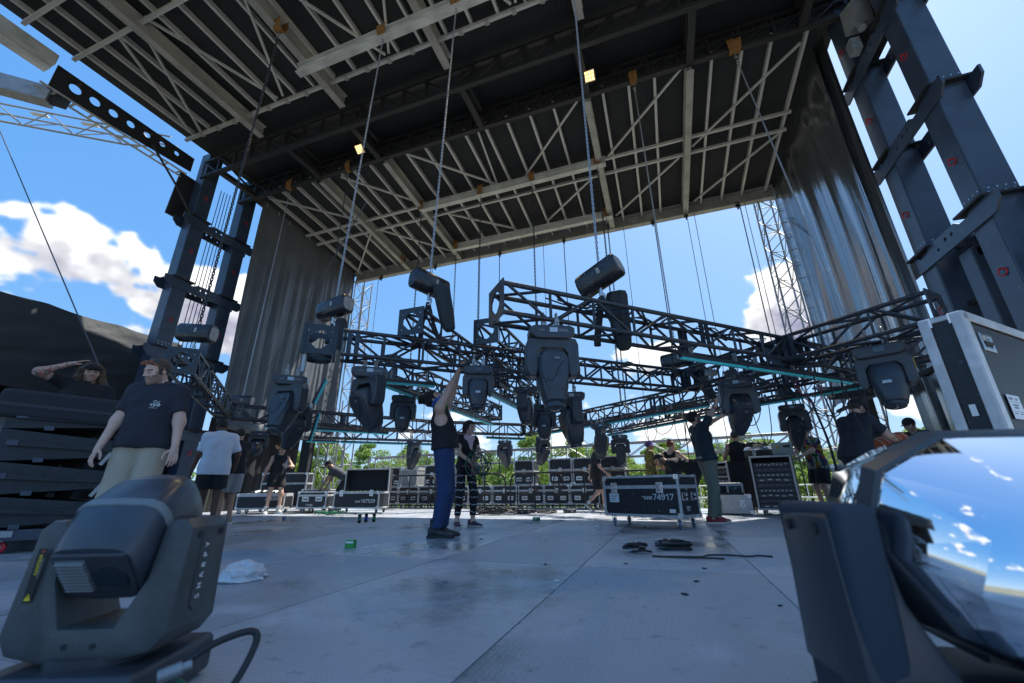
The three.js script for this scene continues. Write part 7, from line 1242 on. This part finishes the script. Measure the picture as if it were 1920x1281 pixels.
person({ label: 'man in a black sleeveless top and backwards cap seen from behind', pos: [1.66, -11.5], h: 1.84, face: 186, skin: tan, cell: 0.018, fat: 1.02, hands: [[0.27, 1.05, 0.14], [-0.33, 0.84, 0.05]], head: [0, 0, 0], hat: 'capback', hatMat: cloth([0.035, 0.04, 0.045]), patch: mat({ color: [0.05, 0.35, 0.2], roughness: 0.8 }), hair: 'fade', top: { mat: blackWarm, sleeve: 0, name: 'sleeveless_top', hem: -0.08, loose: 0.022, hole: 0.075 }, bottom: { mat: black, len: 0.75, loose: 0.03 }, shoes: {} });
{
  M.tie = cloth([1, 1, 1]); const n1 = tileNoise(256, 5, 8, 411); M.tie.map = texture(256, (x, y, i) => { const u = x / 256 - 0.5, v = y / 256 - 0.42, r = Math.hypot(u, v), a = Math.atan2(v, u) + r * 5 + (n1[i] - 0.5) * 2.2; const k = ((Math.floor((a / 6.283 + 1) * 12 + r * 6) % 5) + 5) % 5; const c = [[0.72, 0.06, 0.16], [0.85, 0.70, 0.10], [0.12, 0.45, 0.30], [0.75, 0.78, 0.72], [0.10, 0.30, 0.45]][k]; const w = 0.75 + 0.5 * (n1[i] - 0.5); return c.map((q) => q * w); }, true, 1.5);
  person({ label: 'worker in a bright tie-dye shirt reaching to the laptop', pos: [3.02, -10.75], h: 1.78, face: -66, skin: fair, cell: 0.017, lean: [8, 0, 0], hands: [[0.20, 1.14, 0.50], [-0.12, 1.16, 0.52]], poles: [[1, -0.6, 0], [-1, -0.6, 0]], head: [0, 12, 0], hair: 'short', hairColor: [0.06, 0.035, 0.02], top: { mat: M.tie, sleeve: 0.8, loose: 0.03, hem: -0.14 }, bottom: { mat: black, len: 0.8, loose: 0.035 }, shoes: {} });
}
// man with the orange drum
{
  const p = person({ label: 'man in a black tee and dark cap holding an orange drum', pos: [2.62, -7.35], h: 1.84, face: 118, skin: pale, cell: 0.013, fat: 1.08, belly: 0.11, lean: [16, 0, 0], pelvis: [0, 0.945, -0.08], hands: [[0.16, 1.08, 0.46], [-0.20, 1.06, 0.44]], poles: [[1, -0.8, -0.4], [-1, -0.8, -0.4]], palms: [[-0.8, -0.3, 0], [0.8, -0.3, 0]], grip: ['grip', 'grip'], head: [4, 14, 0], beard: 0.75, hair: 'short', hairColor: [0.03, 0.02, 0.016], hat: 'cap', hatMat: capBlack, top: { mat: cloth([0.020, 0.026, 0.038]), sleeve: 0.75, loose: 0.028, hem: -0.08 }, bottom: { mat: navy, loose: 0.028 }, shoes: {} });
  part(p.t, 'lanyard', uvBox(curveTube([p.P.clone().add(V(-0.17, 0.02, 0.02)), p.P.clone().add(V(-0.19, -0.08, 0.03)), p.P.clone().add(V(-0.18, -0.16, 0.06))], 0.01, 12, 6)), M.red);
  const dr = thing('orange_drum', 'ribbed orange drum held by the man in the dark cap', 'drum', p.t.localToWorld(V(0.02, 1.10, 0.52)).toArray(), R(20)); dr.rotation.set(0, R(24), R(14));
  const om = mat({ color: [0.52, 0.085, 0.015], roughness: 0.35 });
  part(dr, 'shell', fin([tube([-0.24, 0, 0], [0.24, 0, 0], 0.135, 32)]), om); for (const x of [-0.2, -0.1, 0.0, 0.1, 0.2]) { const g = new THREE.TorusGeometry(0.136, 0.004, 6, 32); g.rotateY(Math.PI / 2); part(dr, 'band', uvBox(g.translate(x, 0, 0)), M.white); } part(dr, 'end_ring', fin([tube([0.235, 0, 0], [0.27, 0, 0], 0.125, 28)]), M.cable);
}
person({ label: 'man in a dark cap behind the mirrored light, only his head showing', pos: [4.25, -9.3], h: 1.70, face: -60, skin: fair, cell: 0.02, lean: [14, 0, 0], head: [0, 14, 0], beard: 0.5, hair: 'short', hat: 'cap', hatMat: capBlack, top: { mat: black }, bottom: { mat: black }, shoes: {} });
// ================================================================ FOREGROUND: two floor-standing lights
function floorLight(label, pos, turn, tilt, mirror) {
  const t = thing(mirror ? 'mirrored_light' : 'floor_light', label, 'stage light', pos, turn);
  const W = mirror ? 0.22 : 0;                                      // the mirrored light is the wider model
  const G = M.plasticGrey, shellM = mirror ? mat({ color: [0.86, 0.88, 0.90], roughness: 0.05, metalness: 1.0 }) : mat({ map: tile(scuffMap(91, 30, [0.050, 0.062, 0.078], [0.10, 0.115, 0.13], 0.2), 3), roughness: 0.36, clearcoat: 0.25, clearcoatRoughness: 0.4 });
  // base with vents
  const base = part(t, 'base', fin([rbox(0.44 + W, 0.115, 0.40, 0.02, W / 2, 0.0675, 0, 0, 0, 0, 4)]), M.plastic);
  const vents = []; for (let r = 0; r < 5; r++) for (let c = 0; c < 7; c++) vents.push(box(0.010, 0.012, 0.004, 0.05 + c * 0.020, 0.03 + r * 0.018, 0.2005)); part(base, 'vent', fin(vents), M.cable).userData.kind = 'stuff';
  for (const a of [-1, 1]) for (const b of [-1, 1]) part(t, 'foot', fin([tube([a * 0.17, 0, b * 0.15], [a * 0.17, 0.012, b * 0.15], 0.02, 12)]), M.rubber);
  part(t, 'pan_ring', fin([tube([W / 2, 0.124, 0], [W / 2, 0.150, 0], 0.15, 32)]), M.plastic);
  // yoke: a wide V-mouthed U
  const o = [[-0.10, 0.0], [0.10, 0.0], [0.195, 0.02], [0.225, 0.06], [0.225, 0.345], [0.205, 0.365], [0.175, 0.365], [0.158, 0.345], [0.145, 0.20], [0.085, 0.065], [-0.085, 0.065], [-0.145, 0.20], [-0.158, 0.345], [-0.175, 0.365], [-0.205, 0.365], [-0.225, 0.345], [-0.225, 0.06], [-0.195, 0.02]];
  for (const q of o) if (q[0] > 0) q[0] += W; const yk = extrude(o, 0.20, 0.012); yk.translate(0, 0.147, -0.10); const yp = yk.attributes.position; for (let i = 0; i < yp.count; i++) { const k = (yp.getY(i) - 0.147) / 0.36; yp.setZ(i, yp.getZ(i) * (1.15 - 0.25 * k) ); } yk.computeVertexNormals();
  const yoke = part(t, 'yoke', uvBox(toCreasedNormals(yk, 0.5)), mirror ? M.plastic : G);
  const sc = []; for (const x of [-0.04, 0.04]) sc.push(tube([x, 0.178, 0.118], [x, 0.178, 0.128], 0.009, 10)); for (const q of sc) part(yoke, 'screw', fin([q]), M.cable);
  part(yoke, 'front_plate', fin([rbox(0.13, 0.05, 0.006, 0.003, 0, 0.178, 0.1215)]), mirror ? M.plastic : G);
  if (mirror) { // cloth sleeve over the visible arm
    const g = rbox(0.085, 0.40, 0.245, 0.02, -0.19, 0.325, 0, 0, 0, 0, 8); const p = g.attributes.position; for (let i = 0; i < p.count; i++) { const k = 0.006 * noise(p.getX(i) * 14, p.getY(i) * 7, p.getZ(i) * 16) + 0.003 * Math.sin(p.getZ(i) * 40 + p.getY(i) * 5); p.setX(i, p.getX(i) + k * 1.4); p.setZ(i, p.getZ(i) + k); } g.computeVertexNormals();
    part(t, 'arm_sleeve', uvBox(g), mat({ color: [0.020, 0.034, 0.052], roughness: 0.72, bumpMap: tile(texFine, 10), bumpScale: 0.001 }), 'dark blue cloth sleeve over the arm');
  }
  // side plate with lettering
  if (!mirror) {
    const ov = extrude([[-0.018, -0.10], [0.0, -0.116], [0.018, -0.10], [0.020, 0.10], [0.0, 0.116], [-0.020, 0.10]], 0.003, 0.002); ov.rotateY(Math.PI / 2); part(yoke, 'name_oval', fin([ov.translate(0.237, 0.36, 0.02)]), G);
    decal(yoke, 'lettering', 0.20, 0.0375, printMat(512, 96, (x, w, h) => { x.font = 'bold 74px sans-serif'; x.textAlign = 'center'; x.textBaseline = 'middle'; 'SHARPY'.split('').forEach((c, i) => x.fillText(c, 56 + i * 80, h / 2)); }, [0.7, 0.72, 0.72]), [0.2455, 0.36, 0.02], [0, Math.PI / 2, Math.PI / 2, 'YXZ']).rotation.order = 'YXZ';
    decal(yoke, 'caution_label', 0.024, 0.15, mat({ map: (() => { const c = document.createElement('canvas'); c.width = 48; c.height = 300; const q = c.getContext('2d'); q.fillStyle = '#16181a'; q.fillRect(0, 0, 48, 300); q.save(); q.translate(30, 170); q.rotate(-Math.PI / 2); q.fillStyle = '#e8c81e'; q.font = 'bold 26px sans-serif'; q.fillText('CAUTION', 20, 4); q.fillStyle = '#c8ccc8'; q.font = '10px sans-serif'; q.fillText('HOT SURFACE KEEP AWAY', 0, 16); q.restore(); q.fillStyle = '#e8c81e'; q.beginPath(); q.moveTo(24, 250); q.lineTo(44, 288); q.lineTo(4, 288); q.fill(); q.fillStyle = '#111'; q.fillRect(22, 262, 4, 14); q.fillStyle = '#c02020'; q.beginPath(); q.arc(30, 16, 8, 0, 6.3); q.fill(); const tx = new THREE.CanvasTexture(c); tx.colorSpace = THREE.SRGBColorSpace; return tx; })(), roughness: 0.5 }), [-0.19, 0.37, 0.1215], [0, 0, 0]);
  }
  for (const s of [-1, 1]) for (const z of [-0.06, 0.06]) part(yoke, 'bolt', fin([tube([s * 0.226 + (s > 0 ? W : 0), 0.475, z], [s * 0.242 + (s > 0 ? W : 0), 0.475, z], 0.012, 10)]), M.cable);
  // head
  const head = part(t, 'head', mirror ? loft([[-0.23, 0, 0.0, 0.05, 0.05, 2.3], [-0.15, 0, 0.01, 0.14, 0.14, 2.4], [0.02, 0, 0.015, 0.172, 0.180, 2.4], [0.07, 0, 0.012, 0.172, 0.176, 2.4], [0.19, 0, -0.02, 0.130, 0.110, 2.4], [0.25, 0, -0.04, 0.05, 0.04, 2.3]], 10) : loft([[-0.19, 0, 0.0, 0.075, 0.07, 3], [-0.165, 0, 0.005, 0.115, 0.115, 3.4], [-0.09, 0, 0.01, 0.140, 0.150, 4], [0.03, 0, 0.01, 0.147, 0.155, 4.5], [0.06, 0, 0.01, 0.147, 0.154, 4.5], [0.15, 0, 0.002, 0.138, 0.130, 4], [0.185, 0, -0.004, 0.128, 0.112, 4]], 16), shellM);
  head.position.set(W / 2, mirror ? 0.445 : 0.485, 0.0); head.rotation.x = tilt; if (mirror) head.scale.set(1.5, 1.2, 1.2); else head.scale.setScalar(0.94);
  if (mirror) part(head, 'band', loft([[0.020, 0, 0.015, 0.174, 0.182, 2.4], [0.022, 0, 0.015, 0.177, 0.185, 2.4], [0.060, 0, 0.013, 0.177, 0.182, 2.4], [0.062, 0, 0.013, 0.174, 0.179, 2.4]], 10), mat({ color: [0.05, 0.065, 0.075], roughness: 0.45 }));
  else {
    part(head, 'band', loft([[0.022, 0, 0.01, 0.150, 0.158, 4.5], [0.024, 0, 0.01, 0.152, 0.160, 4.5], [0.052, 0, 0.01, 0.152, 0.1595, 4.5], [0.054, 0, 0.01, 0.150, 0.157, 4.5]], 16), mat({ color: [0.17, 0.20, 0.21], roughness: 0.5 }));
    const face = part(head, 'front_face', fin([rbox(0.225, 0.19, 0.02, 0.02, 0, -0.006, 0.186)]), M.plastic); const sl = []; for (let k = 0; k < 9; k++) sl.push(box(0.085, 0.006, 0.02, -0.055, 0.06 - k * 0.014, 0.198, 0.5)); part(face, 'vent_slats', fin([box(0.09, 0.13, 0.004, -0.055, 0.004, 0.196), ...sl]), mat({ color: [0.16, 0.175, 0.18], roughness: 0.5 }));
    part(face, 'lens', fin([tube([0.05, -0.01, 0.19], [0.05, -0.01, 0.204], 0.052, 28)]), M.lens);
  }
  for (const s of [-1, 1]) part(head, 'trunnion', fin([tube([s * 0.13, 0, 0], [s * 0.17, 0, 0], 0.05, 20)]), M.plastic);
  return t;
}
floorLight('grey floor-standing light lettered SHARPY in the left foreground', [-1.62, 0, -0.97], R(24), R(40), false).scale.setScalar(0.92);
floorLight('floor-standing light with a mirrored head in the right foreground', [0.505, 0, -1.22], R(10), R(9), true).scale.setScalar(1.0);
{
  // cable tails of the left light
  const sg = (l, pts, r, m) => single('power_cable', uvBox(curveTube(pts, r, 50, 8)), m, l, 'cable');
  sg('thick black cable with a plug right of the grey floor light', [[-1.32, 0.10, -0.95], [-1.28, 0.15, -1.03], [-1.23, 0.165, -1.11], [-1.20, 0.13, -1.10], [-1.20, 0.04, -1.03], [-1.23, 0.012, -0.93], [-1.24, 0.012, -0.75]], 0.010, M.cable);
  sg('thin green cable beside the grey floor light', [[-1.33, 0.08, -0.98], [-1.29, 0.05, -1.0], [-1.25, 0.015, -0.97], [-1.27, 0.012, -0.88], [-1.22, 0.012, -0.82]], 0.006, M.cableGreen);
  sg('black cable lying left of the grey floor light', [[-2.4, 0.012, -0.5], [-2.1, 0.012, -0.7], [-1.95, 0.012, -0.62], [-1.8, 0.012, -0.45], [-1.75, 0.012, -0.3]], 0.014, M.cable);
  sg('second black cable lying left of the grey floor light', [[-2.5, 0.012, -0.7], [-2.15, 0.012, -0.85], [-1.9, 0.012, -0.75], [-1.75, 0.012, -0.6]], 0.011, M.cable);
  single('cable_plug', fin([tube([0, 0, 0], [0.03, 0.012, -0.04], 0.017, 12), tube([0.03, 0.012, -0.04], [0.042, 0.016, -0.056], 0.012, 10)]), M.galv, 'pale metal plug on the thick cable right of the grey floor light', 'plug', [-1.33, 0.10, -0.93]);
  // clear crumpled plastic around the mirrored light's foot
  const g = new THREE.SphereGeometry(0.3, 72, 48), p = g.attributes.position; for (let i = 0; i < p.count; i++) { const v = V(p.getX(i), p.getY(i), p.getZ(i)).normalize(); const rdg = 1 - Math.abs(noise(v.x * 4, v.y * 4, v.z * 4)) * 1.4, r2 = 1 - Math.abs(noise(v.x * 9 + 3, v.y * 9, v.z * 9)) * 1.3; const k = 0.24 * (1 + 0.35 * (rdg - 0.7) + 0.16 * (r2 - 0.7)); p.setXYZ(i, v.x * k * 1.15, Math.max(0.004, v.y * k * 0.95 + 0.10), v.z * k * 1.1); } g.computeVertexNormals();
  single('plastic_wrap', uvBox(g), mat({ color: [0.55, 0.60, 0.64], roughness: 0.10, metalness: 0.9 }), 'crumpled shiny film bunched at the foot of the mirrored light', 'film', [0.80, 0, -1.02]);
}
// ================================================================ TREES BEYOND THE STAGE
{
  const leafMat = (c) => { const m = mat({ color: c, roughness: 0.8, transmission: 0.42, thickness: 0 }); m.side = THREE.DoubleSide; return m; };
  const greens = [leafMat([0.25, 0.37, 0.05]), leafMat([0.20, 0.32, 0.045]), leafMat([0.29, 0.38, 0.06]), leafMat([0.10, 0.17, 0.05])];
  const bark = mat({ color: [0.10, 0.075, 0.055], roughness: 0.95 });
  function treeGeo(h, w, n, clumps, pine) {
    const wood = [tube([0, 0, 0], [0.1, h * 0.5, 0.05], 0.2, 9, 0.13), tube([0.1, h * 0.5, 0.05], [0, h * 0.92, 0], 0.13, 8, 0.03)], cs = [];
    for (let k = 0; k < clumps; k++) {
      const a = rr(0, 6.283), f = rnd(), y = h * (pine ? 0.42 + 0.56 * f : 0.26 + 0.68 * f), spread = pine ? (1 - f) * 0.75 + 0.15 : Math.sin(Math.PI * (0.18 + 0.74 * f));
      const r = w * spread * Math.sqrt(rr(0.15, 1)), c = V(Math.cos(a) * r, y, Math.sin(a) * r); cs.push([c, rr(0.55, 1.1) * w * 0.30]);
      if (k % 3 === 0) wood.push(tube([0.05, y * 0.72, 0.02], c, 0.05, 5, 0.015));
    }
    const pos = [], nor = [], uv = [], idx = [];
    for (let i = 0; i < n; i++) {
      const [c, r] = cs[Math.floor(rnd() * cs.length)]; const d = V(rr(-1, 1), rr(-1, 1), rr(-1, 1)); if (d.lengthSq() > 1) d.normalize(); d.multiplyScalar(r); d.y *= 0.72;
      const p = c.clone().add(d), s = rr(0.09, 0.2), ax = V(rr(-1, 1), rr(-0.6, 1), rr(-1, 1)).normalize(), bx = V(rr(-1, 1), rr(-1, 1), rr(-1, 1)).cross(ax).normalize(), nn = ax.clone().cross(bx); const b = pos.length / 3;
      for (const [u, v] of [[-1, 0], [0, -0.55], [1, 0], [0, 0.55]]) { const q = p.clone().addScaledVector(ax, u * s).addScaledVector(bx, v * s); pos.push(q.x, q.y, q.z); nor.push(nn.x, nn.y, nn.z); uv.push(u, v); } idx.push(b, b + 1, b + 2, b, b + 2, b + 3);
    }
    const g = new THREE.BufferGeometry(); g.setAttribute('position', new THREE.Float32BufferAttribute(pos, 3)); g.setAttribute('normal', new THREE.Float32BufferAttribute(nor, 3)); g.setAttribute('uv', new THREE.Float32BufferAttribute(uv, 2)); g.setIndex(idx); return [fin(wood), g];
  }
  const kinds = [treeGeo(8.5, 3.4, 9000, 46), treeGeo(7.5, 3.8, 9000, 44), treeGeo(9.5, 3.0, 8500, 42), treeGeo(9.5, 2.2, 6500, 36, true)];
  const dist = (x, z) => Math.hypot(x, z);
  const spots = []; for (let k = 0; k < 44; k++) { const a = R(-52 + k * 1.75), d = 42 + (k * 7 % 5) * 5 + rr(-2, 2); spots.push([Math.sin(a) * d, -Math.cos(a) * d, k % 3, rr(0.60, 0.82)]); }
  [[20.0, -31, 3, 0.95], [22.5, -35, 0, 0.85], [23.5, -32, 3, 1.1], [19, -37, 1, 0.75], [26, -35, 2, 1.0], [17.5, -38, 0, 0.7], [29, -36, 3, 1.1]].forEach((s) => spots.push(s));
  const words = ['broad bright-green tree', 'round leafy tree', 'tall loose-crowned tree', 'thin dark pine'];
  spots.sort((p, q) => Math.atan2(p[0], -p[1]) - Math.atan2(q[0], -q[1]));
  spots.forEach(([x, z, k, s], i) => {
    const t = thing(k === 3 ? 'pine_tree' : 'leafy_tree', `${words[k]} in the wood line beyond the stage, number ${i + 1} from the left`.replace(/number (\d+) from/, (m, q) => `${q}${['th', 'st', 'nd', 'rd'][(q % 10 < 4 && (q < 10 || q > 20)) ? q % 10 : 0]} from`), 'tree', [x, -1.6, z], rr(0, 6), 'trees beyond the stage'); t.scale.setScalar(s);
    part(t, 'trunk', kinds[k][0], bark); part(t, 'crown', kinds[k][1], greens[k === 3 ? 3 : (i * 2 + k) % 3]);
  });
  // undergrowth that closes the line of trees
  const pos = [], idx = []; for (let i = 0; i < 26000; i++) { const a = R(rr(-58, 48)), d = rr(40, 62), b = pos.length / 3, x = Math.sin(a) * d, z = -Math.cos(a) * d, y = -1.6 + Math.pow(rnd(), 1.4) * (3.6 + 1.6 * noise(a * 12, 0, 3)), s = rr(0.12, 0.26); const u = rr(0, 6.28), w = rr(-0.7, 0.7); const ax = V(Math.cos(u), w, Math.sin(u)).multiplyScalar(s), bx = V(-Math.sin(u) * 0.4, 0.6, Math.cos(u) * 0.4).multiplyScalar(s); for (const [p, q] of [[-1, 0], [0, -0.6], [1, 0], [0, 0.6]]) pos.push(x + ax.x * p + bx.x * q, y + ax.y * p + bx.y * q, z + ax.z * p + bx.z * q); idx.push(b, b + 1, b + 2, b, b + 2, b + 3); }
  const g = new THREE.BufferGeometry(); g.setAttribute('position', new THREE.Float32BufferAttribute(pos, 3)); g.setIndex(idx); g.computeVertexNormals(); uvBox(g);
  const u = single('undergrowth', g, greens[1], 'dense green undergrowth below the trees beyond the stage', 'undergrowth'); u.userData.kind = 'stuff';
  // pale crowd barrier in the field
  for (let s = 0; s < 9; s++) { const t = thing('crowd_barrier', `pale metal crowd barrier in the field behind the cases, ${['leftmost', 'second from left', 'third from left', 'fourth from left', 'middle one', 'fourth from right', 'third from right', 'second from right', 'rightmost'][s]}`, 'barrier', [-24 + s * 4.2, -1.6, -26], 0, 'crowd barriers in the field'); for (const y of [0.9, 1.6, 2.2]) rod(t, 'bar', V(0, y, 0), V(4, y, 0), 0.03, M.white); for (let k = 0; k <= 10; k++) rod(t, 'picket', V(k * 0.4, 0, 0), V(k * 0.4, 2.2, 0), 0.02, M.white); }
}
renderer.render(scene, camera);
